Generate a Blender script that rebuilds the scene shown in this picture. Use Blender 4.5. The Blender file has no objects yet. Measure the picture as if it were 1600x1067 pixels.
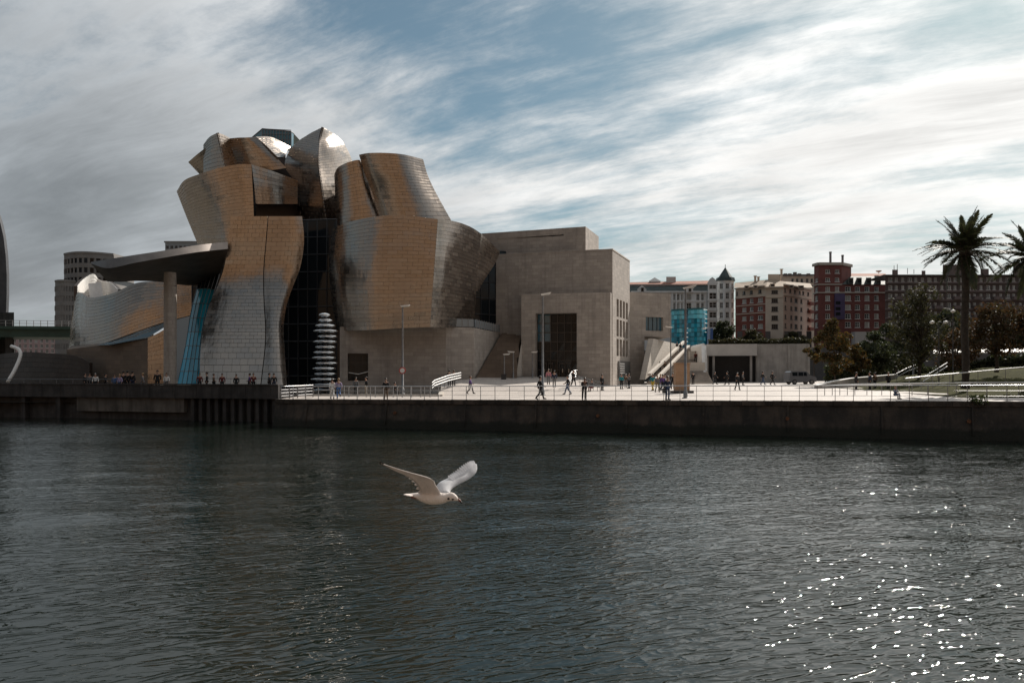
import bpy, math, random
import numpy as np
from mathutils import Vector, Matrix, Quaternion

random.seed(7)
np.random.seed(7)
SC = bpy.context.scene
COL = SC.collection

# ------------------------------------------------------------------ camera
F, CX, CY, H = 1244.0, 800.0, 582.0, 4.5      # focal length in px of a 1600 px wide frame, principal column, eye-level row, eye height
cam_data = bpy.data.cameras.new("camera")
cam = bpy.data.objects.new("camera", cam_data)
COL.objects.link(cam)
cam.location = (0, 0, H)
cam.rotation_euler = (math.radians(90), 0, 0)
cam_data.sensor_width = 36
cam_data.lens = 36 * F / 1600
cam_data.shift_y = (CY - 533.5) / 1600
cam_data.clip_start = 0.1
cam_data.clip_end = 6000
SC.camera = cam

# ------------------------------------------------------------------ light
SUN_AZ, SUN_EL = math.radians(36.5), math.radians(36)
SUN = Vector((math.sin(SUN_AZ) * math.cos(SUN_EL), math.cos(SUN_AZ) * math.cos(SUN_EL), math.sin(SUN_EL)))
sun_data = bpy.data.lights.new("sun", "SUN")
sun_data.energy = 5.0
sun_data.angle = math.radians(0.55)
sun_data.color = (1.0, 0.93, 0.84)
sun = bpy.data.objects.new("sun", sun_data)
COL.objects.link(sun)
sun.rotation_euler = SUN.to_track_quat('Z', 'Y').to_euler()
sun.location = SUN * 200


class NT:
    """tiny helper to write node trees"""
    def __init__(s, tree):
        s.t = tree
        s.n = tree.nodes
        s.n.clear()
    def add(s, kind, **kw):
        n = s.n.new(kind)
        for k, v in kw.items():
            setattr(n, k, v)
        return n
    def link(s, a, b):
        s.t.links.new(a, b)
    def val(s, sock, v):
        if hasattr(v, 'node'):
            s.link(v, sock)
        else:
            sock.default_value = v
    def math(s, op, a, b=None, c=None, clamp=False):
        n = s.add('ShaderNodeMath', operation=op, use_clamp=clamp)
        for i, x in enumerate((a, b, c)):
            if x is not None:
                s.val(n.inputs[i], x)
        return n.outputs[0]
    def vmath(s, op, a, b=None):
        n = s.add('ShaderNodeVectorMath', operation=op)
        s.val(n.inputs[0], a)
        if b is not None:
            s.val(n.inputs[1], b)
        return n
    def noise(s, vec, scale, detail=4, rough=0.55, dist=0.0):
        n = s.add('ShaderNodeTexNoise')
        if vec is not None:
            s.link(vec, n.inputs['Vector'])
        n.inputs['Scale'].default_value = scale
        n.inputs['Detail'].default_value = detail
        n.inputs['Roughness'].default_value = rough
        n.inputs['Distortion'].default_value = dist
        return n.outputs['Fac']
    def ramp(s, fac, stops):
        n = s.add('ShaderNodeValToRGB')
        el = n.color_ramp.elements
        while len(el) < len(stops):
            el.new(0.5)
        for e, (p, c) in zip(el, stops):
            e.position = p
            e.color = c if len(c) == 4 else (*c, 1)
        s.link(fac, n.inputs[0])
        return n.outputs[0]
    def mapr(s, x, a, b, c=0.0, d=1.0, smooth=True):
        n = s.add('ShaderNodeMapRange', interpolation_type='SMOOTHSTEP' if smooth else 'LINEAR')
        s.val(n.inputs[0], x)
        for i, v in enumerate((a, b, c, d)):
            n.inputs[i + 1].default_value = v
        return n.outputs[0]
    def mix(s, fac, a, b, mode='MIX'):
        n = s.add('ShaderNodeMix', data_type='RGBA', blend_type=mode)
        s.val(n.inputs[0], fac)
        s.val(n.inputs[6], a if hasattr(a, 'node') else (*a, 1))
        s.val(n.inputs[7], b if hasattr(b, 'node') else (*b, 1))
        return n.outputs[2]
    def rotscale(s, vec, scale, deg, loc=(0, 0, 0)):
        return s.mapping(s.mapping(vec, (1, 1, 1), (0, 0, math.radians(deg))), scale, (0, 0, 0), loc)
    def mapping(s, vec, scale=(1, 1, 1), rot=(0, 0, 0), loc=(0, 0, 0)):
        n = s.add('ShaderNodeMapping')
        s.link(vec, n.inputs[0])
        n.inputs['Scale'].default_value = scale
        n.inputs['Rotation'].default_value = rot
        n.inputs['Location'].default_value = loc
        return n.outputs[0]


world = bpy.data.worlds.new("World")
SC.world = world
world.use_nodes = True
w = NT(world.node_tree)
tc = w.add('ShaderNodeTexCoord')
d = w.vmath('NORMALIZE', tc.outputs['Generated']).outputs[0]
sep = w.add('ShaderNodeSeparateXYZ')
w.link(d, sep.inputs[0])
sky = w.add('ShaderNodeTexSky', sky_type='NISHITA')
sky.sun_disc = False
sky.sun_elevation = SUN_EL
sky.sun_rotation = SUN_AZ
sky.altitude = 50
sky.air_density = 1.0
sky.dust_density = 1.0
sky.ozone_density = 2.0
# cloud deck: the view direction cut by a plane overhead, so that the streaks run to the horizon in perspective
zz = w.math('ADD', w.math('MAXIMUM', sep.outputs[2], 0.0), 0.13)
comb = w.add('ShaderNodeCombineXYZ')
w.link(w.math('DIVIDE', sep.outputs[0], zz), comb.inputs[0])
w.link(w.math('DIVIDE', sep.outputs[1], zz), comb.inputs[1])
uv = comb.outputs[0]
warp = w.add('ShaderNodeTexNoise')
w.link(uv, warp.inputs['Vector'])
warp.inputs['Scale'].default_value = 0.9
warp.inputs['Detail'].default_value = 3
wsub = w.vmath('SUBTRACT', warp.outputs['Color'], (0.5, 0.5, 0.5)).outputs[0]
wsc = w.add('ShaderNodeVectorMath', operation='SCALE')
w.link(wsub, wsc.inputs[0])
wsc.inputs['Scale'].default_value = 0.28
uvw = w.vmath('ADD', uv, wsc.outputs[0]).outputs[0]
big = w.noise(w.rotscale(uvw, (0.30, 0.62, 1), 38, (3.1, 0.7, 0)), 1.0, 3, 0.5)
streak = w.noise(w.rotscale(uvw, (0.6, 1.5, 1), 38, (1.3, 5.2, 0)), 1.3, 10, 0.62, 0.0)
fine = w.noise(w.rotscale(uvw, (0.5, 3.2, 1), 30, (4.3, 1.2, 0)), 3.4, 9, 0.66, 0.0)
puff = w.noise(w.rotscale(uvw, (0.8, 1.35, 1), 34, (7, 2, 0)), 2.0, 10, 0.66, 0.0)
dens = w.math('ADD', w.math('MULTIPLY', big, 1.12), w.math('ADD', w.math('MULTIPLY', streak, 0.40), w.math('ADD', w.math('MULTIPLY', puff, 0.46), w.math('MULTIPLY', fine, 0.22))))
mask = w.mapr(dens, 0.86, 1.16)
sdot = w.vmath('DOT_PRODUCT', d, tuple(SUN)).outputs['Value']
glow = w.math('POWER', w.math('MAXIMUM', w.math('MULTIPLY_ADD', sdot, 0.5, 0.5), 0.0), 4.4)
thick = w.mapr(dens, 1.08, 1.34)
# thin cloud shines where it stands towards the sun, thick cloud is grey
lit = w.math('MULTIPLY_ADD', glow, 8.8, 2.4)
lit = w.math('MULTIPLY', lit, w.math('MULTIPLY_ADD', thick, -0.42, 1.0))
lit = w.math('MULTIPLY', lit, w.math('MULTIPLY_ADD', puff, 1.2, 0.42))
ccol = w.mix(w.math('MINIMUM', w.math('MULTIPLY', glow, 1.6), 1.0), (0.84, 0.95, 1.05), (1.02, 1.0, 0.97))
csc = w.add('ShaderNodeVectorMath', operation='SCALE')
w.link(ccol, csc.inputs[0])
w.link(lit, csc.inputs['Scale'])
skyc = w.mix(1.0, sky.outputs[0], (0.50, 0.62, 0.58), 'MULTIPLY')
skyc = w.mix(0.22, skyc, (2.2, 2.9, 3.2))
full = w.mix(w.math('MULTIPLY', mask, 0.93), skyc, csc.outputs[0])
hz = w.mapr(sep.outputs[2], 0.0, 0.20, 0.42, 0.0)
hsc = w.add('ShaderNodeVectorMath', operation='SCALE')
hsc.inputs[0].default_value = (1.0, 1.0, 1.03)
w.link(w.math('MULTIPLY_ADD', glow, 5.2, 2.6), hsc.inputs['Scale'])
full = w.mix(hz, full, hsc.outputs[0])
bg = w.add('ShaderNodeBackground')
bg.inputs['Strength'].default_value = 0.10
w.link(full, bg.inputs['Color'])
wo = w.add('ShaderNodeOutputWorld')
w.link(bg.outputs[0], wo.inputs[0])

SC.view_settings.view_transform = 'Standard'
SC.view_settings.look = 'None'
SC.view_settings.exposure = 0.1
SC.view_settings.gamma = 1.0
SC.view_settings.use_curve_mapping = False
SC.cycles.use_denoising = True
SC.cycles.max_bounces = 6
SC.cycles.glossy_bounces = 4
SC.cycles.transmission_bounces = 4
SC.cycles.transparent_max_bounces = 6
SC.cycles.sample_clamp_indirect = 6.0
SC.cycles.sample_clamp_direct = 0.0


# ------------------------------------------------------------------ helpers
def P(px, py, dep):
    """point that stands at the given distance from the eye plane"""
    return Vector(((px - CX) * dep / F, dep, H - (py - CY) * dep / F))

def PX(px, dep):
    return (px - CX) * dep / F

def PZ(py, dep):
    return H - (py - CY) * dep / F

MATS = {}

def mat(name, color, rough=0.6, metal=0.0, var=0.0, vscale=3.0, bump=0.0, bscale=20.0, spec=0.5, rnd=0.0, streak=0.0, transl=None, coord='Object', emit=0.0, rnd_col=None):
    """plain procedural surface: base colour, cloudy variation, fine relief, vertical streaks, per-piece variation"""
    if name in MATS:
        return MATS[name]
    m = bpy.data.materials.new(name)
    m.use_nodes = True
    t = NT(m.node_tree)
    out = t.add('ShaderNodeOutputMaterial')
    b = t.add('ShaderNodeBsdfPrincipled')
    tc = t.add('ShaderNodeTexCoord')
    vec = tc.outputs[coord]
    col = None
    if rnd_col is not None:
        a = t.add('ShaderNodeAttribute', attribute_name='rnd')
        col = t.mix(a.outputs['Fac'], color, rnd_col)
    if var > 0:
        n = t.noise(vec, vscale, 6, 0.6)
        lo = tuple(max(0, c * (1 - var)) for c in color)
        hi = tuple(c * (1 + var) for c in color)
        c2 = t.mix(t.mapr(n, 0.3, 0.7), lo, hi)
        col = c2 if col is None else t.mix(0.5, col, c2)
    if streak > 0:
        n = t.noise(t.mapping(vec, (1.6, 1.6, 0.13)), 1.2, 7, 0.65)
        dark = t.mapr(n, 0.42, 0.68, 0.0, streak)
        col = t.mix(dark, col if col is not None else color, tuple(c * 0.25 for c in color))
    if rnd > 0:
        a = t.add('ShaderNodeAttribute', attribute_name='rnd')
        f = t.math('MULTIPLY_ADD', a.outputs['Fac'], 2 * rnd, 1 - rnd)
        cc = t.add('ShaderNodeCombineColor')
        for i in range(3):
            t.link(f, cc.inputs[i])
        col = t.mix(1.0, col if col is not None else color, cc.outputs[0], 'MULTIPLY')
    if col is not None:
        t.link(col, b.inputs['Base Color'])
    else:
        b.inputs['Base Color'].default_value = (*color, 1)
    b.inputs['Roughness'].default_value = rough
    b.inputs['Metallic'].default_value = metal
    b.inputs['Specular IOR Level'].default_value = spec
    if bump > 0:
        bn = t.add('ShaderNodeBump')
        bn.inputs['Strength'].default_value = bump
        bn.inputs['Distance'].default_value = 0.05
        t.link(t.noise(vec, bscale, 5, 0.6), bn.inputs['Height'])
        t.link(bn.outputs[0], b.inputs['Normal'])
    if emit:
        b.inputs['Emission Color'].default_value = (*color, 1)
        b.inputs['Emission Strength'].default_value = emit
    if transl:
        tr = t.add('ShaderNodeBsdfTranslucent')
        if col is not None:
            t.link(col, tr.inputs[0])
        else:
            tr.inputs[0].default_value = (*color, 1)
        ms = t.add('ShaderNodeMixShader')
        ms.inputs[0].default_value = transl
        t.link(b.outputs[0], ms.inputs[1])
        t.link(tr.outputs[0], ms.inputs[2])
        t.link(ms.outputs[0], out.inputs[0])
    else:
        t.link(b.outputs[0], out.inputs[0])
    MATS[name] = m
    return m

def brick_mat(name, color, mortar, bw, bh, msize=0.012, rough=0.75, cvar=0.12, bump=0.6, stain=0.25, streak=0.0):
    """coursed stone on UV metres"""
    if name in MATS:
        return MATS[name]
    m = bpy.data.materials.new(name)
    m.use_nodes = True
    t = NT(m.node_tree)
    out = t.add('ShaderNodeOutputMaterial')
    b = t.add('ShaderNodeBsdfPrincipled')
    u = t.add('ShaderNodeUVMap', uv_map='UVMap')
    tc = t.add('ShaderNodeTexCoord')
    br = t.add('ShaderNodeTexBrick')
    t.link(u.outputs[0], br.inputs['Vector'])
    br.inputs['Scale'].default_value = 1.0
    br.inputs['Brick Width'].default_value = bw
    br.inputs['Row Height'].default_value = bh
    br.inputs['Mortar Size'].default_value = msize
    br.inputs['Mortar Smooth'].default_value = 0.3
    br.inputs['Bias'].default_value = 0.0
    br.inputs['Color1'].default_value = (*[c * (1 - cvar) for c in color], 1)
    br.inputs['Color2'].default_value = (*[min(1, c * (1 + cvar)) for c in color], 1)
    br.inputs['Mortar'].default_value = (*mortar, 1)
    n = t.noise(tc.outputs['Object'], 0.35, 7, 0.65)
    col = t.mix(t.mapr(n, 0.35, 0.7, 0.0, stain), br.outputs[0], tuple(c * 0.6 for c in color))
    n3 = t.noise(tc.outputs['Object'], 5.0, 5, 0.7)
    col = t.mix(t.mapr(n3, 0.3, 0.75, 0.0, 0.22), col, tuple(c * 1.25 for c in color))
    if streak:
        n2 = t.noise(t.mapping(tc.outputs['Object'], (1.1, 1.1, 0.09)), 1.3, 6, 0.65)
        col = t.mix(t.mapr(n2, 0.48, 0.7, 0.0, streak), col, tuple(c * 0.35 for c in color))
    t.link(col, b.inputs['Base Color'])
    b.inputs['Roughness'].default_value = rough
    bn = t.add('ShaderNodeBump')
    bn.inputs['Strength'].default_value = bump
    bn.inputs['Distance'].default_value = 0.03
    h = t.math('MULTIPLY_ADD', n3, 0.3, t.math('SUBTRACT', 1.0, br.outputs['Fac']))
    t.link(h, bn.inputs['Height'])
    t.link(bn.outputs[0], b.inputs['Normal'])
    t.link(b.outputs[0], out.inputs[0])
    MATS[name] = m
    return m

def tag(o, label=None, category=None, group=None, kind=None):
    for k, v in (('label', label), ('category', category), ('group', group), ('kind', kind)):
        if v is not None:
            o[k] = v
    return o

def empty(name, loc=(0, 0, 0), rz=0.0, label=None, category=None, group=None, parent=None):
    o = bpy.data.objects.new(name, None)
    COL.objects.link(o)
    o.location = loc
    o.rotation_euler = (0, 0, rz)
    o.empty_display_size = 0.3
    if parent is not None:
        o.parent = parent
    return tag(o, label, category, group)

WMAT = {}

def world_inv(par):
    m = Matrix.Identity(4)
    chain = []
    while par is not None:
        chain.append(par.matrix_basis)
        par = par.parent
    for b in reversed(chain):
        m = m @ b
    return m.inverted()

def link(name, mesh, parent=None, loc=None, rot=None, scale=None):
    o = bpy.data.objects.new(name, mesh)
    COL.objects.link(o)
    if parent is not None:
        o.parent = parent
    if loc is not None:
        o.location = loc
    if rot is not None:
        o.rotation_euler = rot
    if scale is not None:
        o.scale = scale
    return o

class MB:
    """mesh collector: boxes, bars, tubes, prisms, sheets; build() makes ONE mesh object. Points are world points unless parent_local"""
    def __init__(s):
        s.v = []; s.f = []; s.m = []; s.r = []
    def addv(s, pts):
        i = len(s.v)
        s.v.extend([tuple(p) for p in pts])
        return i
    def face(s, idx, m=0, r=None):
        s.f.append(tuple(idx)); s.m.append(m); s.r.append(random.random() if r is None else r)
    def poly(s, pts, m=0, r=None):
        i = s.addv(pts)
        s.face(range(i, i + len(pts)), m, r)
    def hexa(s, p, m=0, r=None):
        """p: 8 points, bottom ring (4) then top ring (4), counter-clockwise from above"""
        i = s.addv(p)
        rr = random.random() if r is None else r
        for q in ((3, 2, 1, 0), (4, 5, 6, 7), (0, 1, 5, 4), (1, 2, 6, 5), (2, 3, 7, 6), (3, 0, 4, 7)):
            s.face([i + k for k in q], m, rr)
    def box(s, x0, x1, y0, y1, z0, z1, m=0, r=None):
        s.hexa([(x0, y0, z0), (x1, y0, z0), (x1, y1, z0), (x0, y1, z0), (x0, y0, z1), (x1, y0, z1), (x1, y1, z1), (x0, y1, z1)], m, r)
    def obox(s, o, u, n, a0, a1, b0, b1, z0, z1, m=0, r=None):
        """box in a frame: along u (a), along n (b), up"""
        o = Vector(o); u = Vector(u); n = Vector(n)
        pts = []
        ccw = (u.x * n.y - u.y * n.x) > 0
        ring = [(a0, b0), (a1, b0), (a1, b1), (a0, b1)]
        if not ccw:
            ring = ring[::-1]
        for z in (z0, z1):
            for a, b in ring:
                q = o + u * a + n * b
                pts.append((q.x, q.y, q.z + z))
        s.hexa(pts, m, r)
    def prism(s, ring, z0, z1, m=0, cap=True, top=None):
        """vertical prism over a plan polygon (counter-clockwise seen from above); z0/z1 numbers or lists"""
        n = len(ring)
        a = sum(ring[i][0] * ring[(i + 1) % n][1] - ring[(i + 1) % n][0] * ring[i][1] for i in range(n))
        if a < 0:
            ring = ring[::-1]
            if not isinstance(z0, (int, float)): z0 = z0[::-1]
            if not isinstance(z1, (int, float)): z1 = z1[::-1]
        za = [z0] * n if isinstance(z0, (int, float)) else z0
        zb = [z1] * n if isinstance(z1, (int, float)) else z1
        tp = top if top is not None else ring
        i = s.addv([(p[0], p[1], z) for p, z in zip(ring, za)])
        j = s.addv([(p[0], p[1], z) for p, z in zip(tp, zb)])
        rr = random.random()
        for k in range(n):
            s.face((i + k, i + (k + 1) % n, j + (k + 1) % n, j + k), m, rr)
        if cap:
            s.face([i + k for k in range(n)][::-1], m, rr)
            s.face([j + k for k in range(n)], m, rr)
    def tube(s, pts, rad, n=8, m=0, caps=True):
        pts = [Vector(p) for p in pts]
        rads = [rad] * len(pts) if isinstance(rad, (int, float)) else rad
        rings = []
        ref = None
        for k, p in enumerate(pts):
            t = (pts[min(k + 1, len(pts) - 1)] - pts[max(k - 1, 0)])
            if t.length < 1e-9:
                t = Vector((0, 0, 1))
            t.normalize()
            if ref is None:
                ref = Vector((1, 0, 0)) if abs(t.x) < 0.8 else Vector((0, 1, 0))
            a = (ref - t * ref.dot(t)).normalized()
            ref = a
            b = t.cross(a)
            rings.append(s.addv([p + (a * math.cos(2 * math.pi * q / n) + b * math.sin(2 * math.pi * q / n)) * rads[k] for q in range(n)]))
        rr = random.random()
        for k in range(len(pts) - 1):
            i, j = rings[k], rings[k + 1]
            for q in range(n):
                s.face((i + q, i + (q + 1) % n, j + (q + 1) % n, j + q), m, rr)
        if caps:
            s.face([rings[0] + q for q in range(n)][::-1], m, rr)
            s.face([rings[-1] + q for q in range(n)], m, rr)
    def lathe(s, prof, c=(0, 0, 0), n=16, m=0):
        """prof: (radius, z) from bottom to top"""
        c = Vector(c)
        s.tube([c + Vector((0, 0, z)) for r, z in prof], [max(r, 1e-4) for r, z in prof], n, m)
    def grid(s, pts, m=0, closed_u=False, flip=False):
        """pts[j][i] grid of points"""
        nj, ni = len(pts), len(pts[0])
        i0 = s.addv([p for row in pts for p in row])
        for j in range(nj - 1):
            for i in range(ni if closed_u else ni - 1):
                a, b = i0 + j * ni + i, i0 + j * ni + (i + 1) % ni
                q = (a, b, b + ni, a + ni)
                s.face(q[::-1] if flip else q, m)
    def build(s, name, mats, parent=None, smooth=False, uv=True, local=False, rnd=False):
        me = bpy.data.meshes.new(name)
        vs = s.v
        if parent is not None and not local:
            mi = world_inv(parent)
            vs = [mi @ Vector(p) for p in vs]
        me.from_pydata(vs, [], s.f)
        if not isinstance(mats, (list, tuple)):
            mats = [mats]
        for m in mats:
            me.materials.append(m)
        me.polygons.foreach_set('material_index', s.m)
        if smooth is True:
            me.polygons.foreach_set('use_smooth', [True] * len(s.f))
        if rnd:
            at = me.attributes.new('rnd', 'FLOAT', 'FACE')
            at.data.foreach_set('value', s.r)
        if uv:
            set_uv(me)
        me.update()
        o = link(name, me, parent)
        if smooth not in (True, False):
            me.polygons.foreach_set('use_smooth', [True] * len(s.f))
            me.set_sharp_from_angle(angle=math.radians(smooth))
        return o

def set_uv(me):
    n = len(me.loops)
    if n == 0:
        return
    lay = me.uv_layers.new(name='UVMap')
    co = np.empty(len(me.vertices) * 3, 'f'); me.vertices.foreach_get('co', co); co = co.reshape(-1, 3)
    lv = np.empty(n, 'i'); me.loops.foreach_get('vertex_index', lv)
    pn = np.empty(len(me.polygons) * 3, 'f'); me.polygons.foreach_get('normal', pn); pn = pn.reshape(-1, 3)
    lt = np.empty(len(me.polygons), 'i'); me.polygons.foreach_get('loop_total', lt)
    nn = np.repeat(pn, lt, axis=0)
    c = co[lv]
    flat = np.abs(nn[:, 2]) > 0.8
    l = np.maximum(np.hypot(nn[:, 0], nn[:, 1]), 1e-6)
    tx, ty = -nn[:, 1] / l, nn[:, 0] / l
    u = np.where(flat, c[:, 0], c[:, 0] * tx + c[:, 1] * ty)
    v = np.where(flat, c[:, 1], c[:, 2])
    lay.data.foreach_set('uv', np.stack([u, v], 1).astype('f').ravel())

def catmull(arr, t, axis):
    """Catmull-Rom of a control array along an axis at parameters t in 0..1"""
    a = np.moveaxis(np.asarray(arr, float), axis, 0)
    n = a.shape[0]
    if n == 2:
        tt = np.asarray(t).reshape(-1, *([1] * (a.ndim - 1)))
        r = a[0] * (1 - tt) + a[1] * tt
        return np.moveaxis(r, 0, axis)
    pad = np.concatenate([[2 * a[0] - a[1]], a, [2 * a[-1] - a[-2]]])
    x = np.clip(np.asarray(t), 0, 1) * (n - 1)
    k = np.minimum(x.astype(int), n - 2)
    f = (x - k).reshape(-1, *([1] * (a.ndim - 1)))
    p0, p1, p2, p3 = pad[k], pad[k + 1], pad[k + 2], pad[k + 3]
    r = 0.5 * (2 * p1 + (p2 - p0) * f + (2 * p0 - 5 * p1 + 4 * p2 - p3) * f ** 2 + (3 * p1 - p0 - 3 * p2 + p3) * f ** 3)
    return np.moveaxis(r, 0, axis)

class Surf:
    def __init__(s, rows):
        s.c = np.array([[tuple(P(*p)) for p in r] for r in rows])
    def at(s, us, vs):
        g = catmull(s.c, vs, 0)
        g = catmull(g, us, 1)
        return g          # [v][u][3]

def copy_tree(o, parent=None):
    c = o.copy()
    COL.objects.link(c)
    c.parent = parent
    for ch in list(o.children):
        copy_tree(ch, c)
    return c
# ------------------------------------------------------------------ the setting
def edge_y(x):
    return 61.9 - 0.276 * x

def zp(x, y):
    return 2.35 + 0.008 * x + 0.006 * (y - 60)

# water: one sheet, gentle swell as geometry, ripples as relief
def build_water():
    rows = list(np.geomspace(3.0, 84.0, 330))
    rows = [-0.9] + rows
    t = np.linspace(-1, 1, 300)
    t = np.sign(t) * (0.62 * np.abs(t) + 0.38 * np.abs(t) ** 3)
    rng = np.random.RandomState(3)
    waves = []
    for k in range(46):
        lam = math.exp(rng.uniform(math.log(0.9), math.log(7)))
        ang = math.radians(96 + rng.normal(0, 26))
        waves.append((2 * math.pi / lam * math.cos(ang), 2 * math.pi / lam * math.sin(ang), rng.uniform(0, 6.28), 0.0013 * lam ** 0.9))
    V = []
    for y in rows:
        x = t * (26 + max(y, 0) * 1.15)
        z = np.zeros_like(x)
        for kx, ky, ph, a in waves:
            z += a * np.sin(kx * x + ky * y + ph)
        z *= 0.75 + 0.5 * np.sin(0.11 * x + 0.07 * y + 1.0) * np.sin(0.05 * x - 0.13 * y)
        V.append(np.stack([x, np.full_like(x, y), z], 1))
    V = np.array(V)
    V[:, 0, 0] -= 600; V[:, -1, 0] += 600
    V[:, 0, 2] = 0; V[:, -1, 2] = 0
    nj, ni = V.shape[:2]
    idx = np.arange(nj * ni).reshape(nj, ni)
    fc = np.stack([idx[:-1, :-1], idx[:-1, 1:], idx[1:, 1:], idx[1:, :-1]], -1).reshape(-1, 4)
    me = bpy.data.meshes.new('water')
    me.from_pydata(V.reshape(-1, 3).tolist(), [], fc.tolist())
    me.polygons.foreach_set('use_smooth', [True] * len(me.polygons))
    m = bpy.data.materials.new('river_water')
    m.use_nodes = True
    t_ = NT(m.node_tree)
    out = t_.add('ShaderNodeOutputMaterial')
    b = t_.add('ShaderNodeBsdfPrincipled')
    b.inputs['Base Color'].default_value = (0.007, 0.011, 0.008, 1)
    b.inputs['Roughness'].default_value = 0.045
    b.inputs['IOR'].default_value = 1.33
    tc = t_.add('ShaderNodeTexCoord')
    v = tc.outputs['Object']
    warp = t_.add('ShaderNodeTexNoise')
    t_.link(v, warp.inputs['Vector'])
    warp.inputs['Scale'].default_value = 0.12
    a = t_.noise(t_.rotscale(v, (0.50, 1.5, 1), -14), 0.85, 2, 0.45, 0.6)
    c = t_.noise(t_.rotscale(v, (0.55, 1.35, 1), -22), 2.5, 2, 0.5, 0.5)
    e = t_.noise(t_.rotscale(v, (0.7, 1.3, 1), 10), 9.0, 2, 0.5, 0.2)
    # sharper crests
    def crest(n):
        return t_.math('SUBTRACT', 1.0, t_.math('ABSOLUTE', t_.math('MULTIPLY_ADD', n, 2.0, -1.0)))
    patch = t_.mapr(t_.noise(t_.mapping(v, (0.35, 1, 1)), 0.09, 3, 0.5), 0.3, 0.7, 0.55, 1.35)
    h = t_.math('ADD', t_.math('MULTIPLY', a, 0.030), t_.math('ADD', t_.math('MULTIPLY', t_.math('POWER', crest(c), 3.0), 0.0175), t_.math('MULTIPLY', e, 0.0026)))
    h = t_.math('MULTIPLY', h, patch)
    bn = t_.add('ShaderNodeBump')
    bn.inputs['Strength'].default_value = 1.0
    bn.inputs['Distance'].default_value = 1.0
    t_.link(h, bn.inputs['Height'])
    t_.link(bn.outputs[0], b.inputs['Normal'])
    t_.link(b.outputs[0], out.inputs[0])
    me.materials.append(m)
    o = link('water', me)
    tag(o, kind='structure')
build_water()

M_STONE = brick_mat('limestone', (0.40, 0.355, 0.315), (0.27, 0.24, 0.21), 0.95, 0.45, 0.014, 0.8, 0.15, 0.5, 0.5, 0.3)
M_STONE_PALE = brick_mat('pale_limestone', (0.55, 0.50, 0.44), (0.40, 0.36, 0.32), 0.95, 0.45, 0.012, 0.8, 0.07, 0.4, 0.2)
M_PAVE = brick_mat('plaza_paving', (0.46, 0.41, 0.37), (0.30, 0.27, 0.24), 1.2, 0.9, 0.02, 0.75, 0.17, 0.3, 0.5)
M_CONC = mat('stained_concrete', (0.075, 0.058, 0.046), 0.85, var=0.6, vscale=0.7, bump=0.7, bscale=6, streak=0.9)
M_CONC2 = mat('grey_concrete', (0.34, 0.32, 0.30), 0.8, var=0.18, vscale=0.6, bump=0.3, bscale=8, streak=0.35)
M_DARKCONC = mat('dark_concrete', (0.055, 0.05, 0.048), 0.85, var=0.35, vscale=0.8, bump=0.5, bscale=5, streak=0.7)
M_GROUND = mat('earth', (0.12, 0.11, 0.09), 0.95, var=0.3, vscale=0.2, bump=0.4, bscale=2)
M_ASPH = mat('street_asphalt', (0.06, 0.06, 0.062), 0.9, var=0.2, vscale=0.5)
M_STEEL = mat('brushed_steel', (0.62, 0.62, 0.62), 0.28, metal=1.0, var=0.1, vscale=2)
M_GALV = mat('galvanised_steel', (0.22, 0.22, 0.225), 0.45, metal=0.7, var=0.2, vscale=5)
M_DARKM = mat('dark_painted_metal', (0.035, 0.036, 0.04), 0.45, var=0.2, vscale=4)
M_WHITE = mat('white_paint', (0.78, 0.76, 0.73), 0.5, var=0.06, vscale=2)
M_GLASSD = mat('dark_glass', (0.012, 0.016, 0.02), 0.09, spec=0.3, rnd=0.3, bump=0.02, bscale=1.2)
M_GRASS = mat('lawn_grass', (0.04, 0.04, 0.011), 1.0, var=0.5, vscale=1.6, bump=0.6, bscale=9, spec=0.05)

# ground sheet to the horizon
g = MB()
g.poly([(-1800, 96, 1.55), (-52, 80, 1.55), (-24, 75, 1.55), (-17, 72, 1.55), (40, 56, 1.55), (1800, 40, 1.55), (1800, 3200, 1.55), (-1800, 3200, 1.55)])
tag(g.build('ground', M_GROUND), kind='structure')

# plaza and riverside promenade
g = MB()
pts = []
for k in range(25):
    tt = k / 24
    row = []
    for x in np.linspace(-20, 120, 57):
        y = edge_y(x) + 0.35 + tt * (132 - edge_y(x))
        row.append((x, y, zp(x, y)))
    pts.append(row)
g.grid(pts)
tag(g.build('plaza', M_PAVE), kind='structure')

# pool beside the promenade, with a stone rim
g = MB()
ring = [P(443, 0, 76), P(688, 0, 71.5), P(690, 0, 83), P(640, 0, 90), P(447, 0, 91)]
ring = [(p.x, p.y) for p in ring]
g.poly([(x, y, zp(x, y) + 0.05) for x, y in ring])
M_POOL = mat('pool_water', (0.015, 0.02, 0.02), 0.08, bump=0.15, bscale=1.5)
po = g.build('pool', M_POOL)
tag(po, kind='structure')
g = MB()
for i in range(5):
    a, b = Vector((*ring[i], 0)), Vector((*ring[(i + 1) % 5], 0))
    u = (b - a).normalized(); n = Vector((-u.y, u.x, 0))
    for k in range(max(1, int((b - a).length / 2))):
        L = (b - a).length
        m_ = max(1, int(L / 2))
        s0, s1 = L * k / m_ + 0.01, L * (k + 1) / m_ - 0.01
        z = zp(a.x + u.x * s0, a.y + u.y * s0)
        g.obox((a.x, a.y, z), u, n, s0, s1, -0.2, 0.2, -0.1, 0.16)
g.build('pool_rim', M_STONE_PALE, po)

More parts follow.
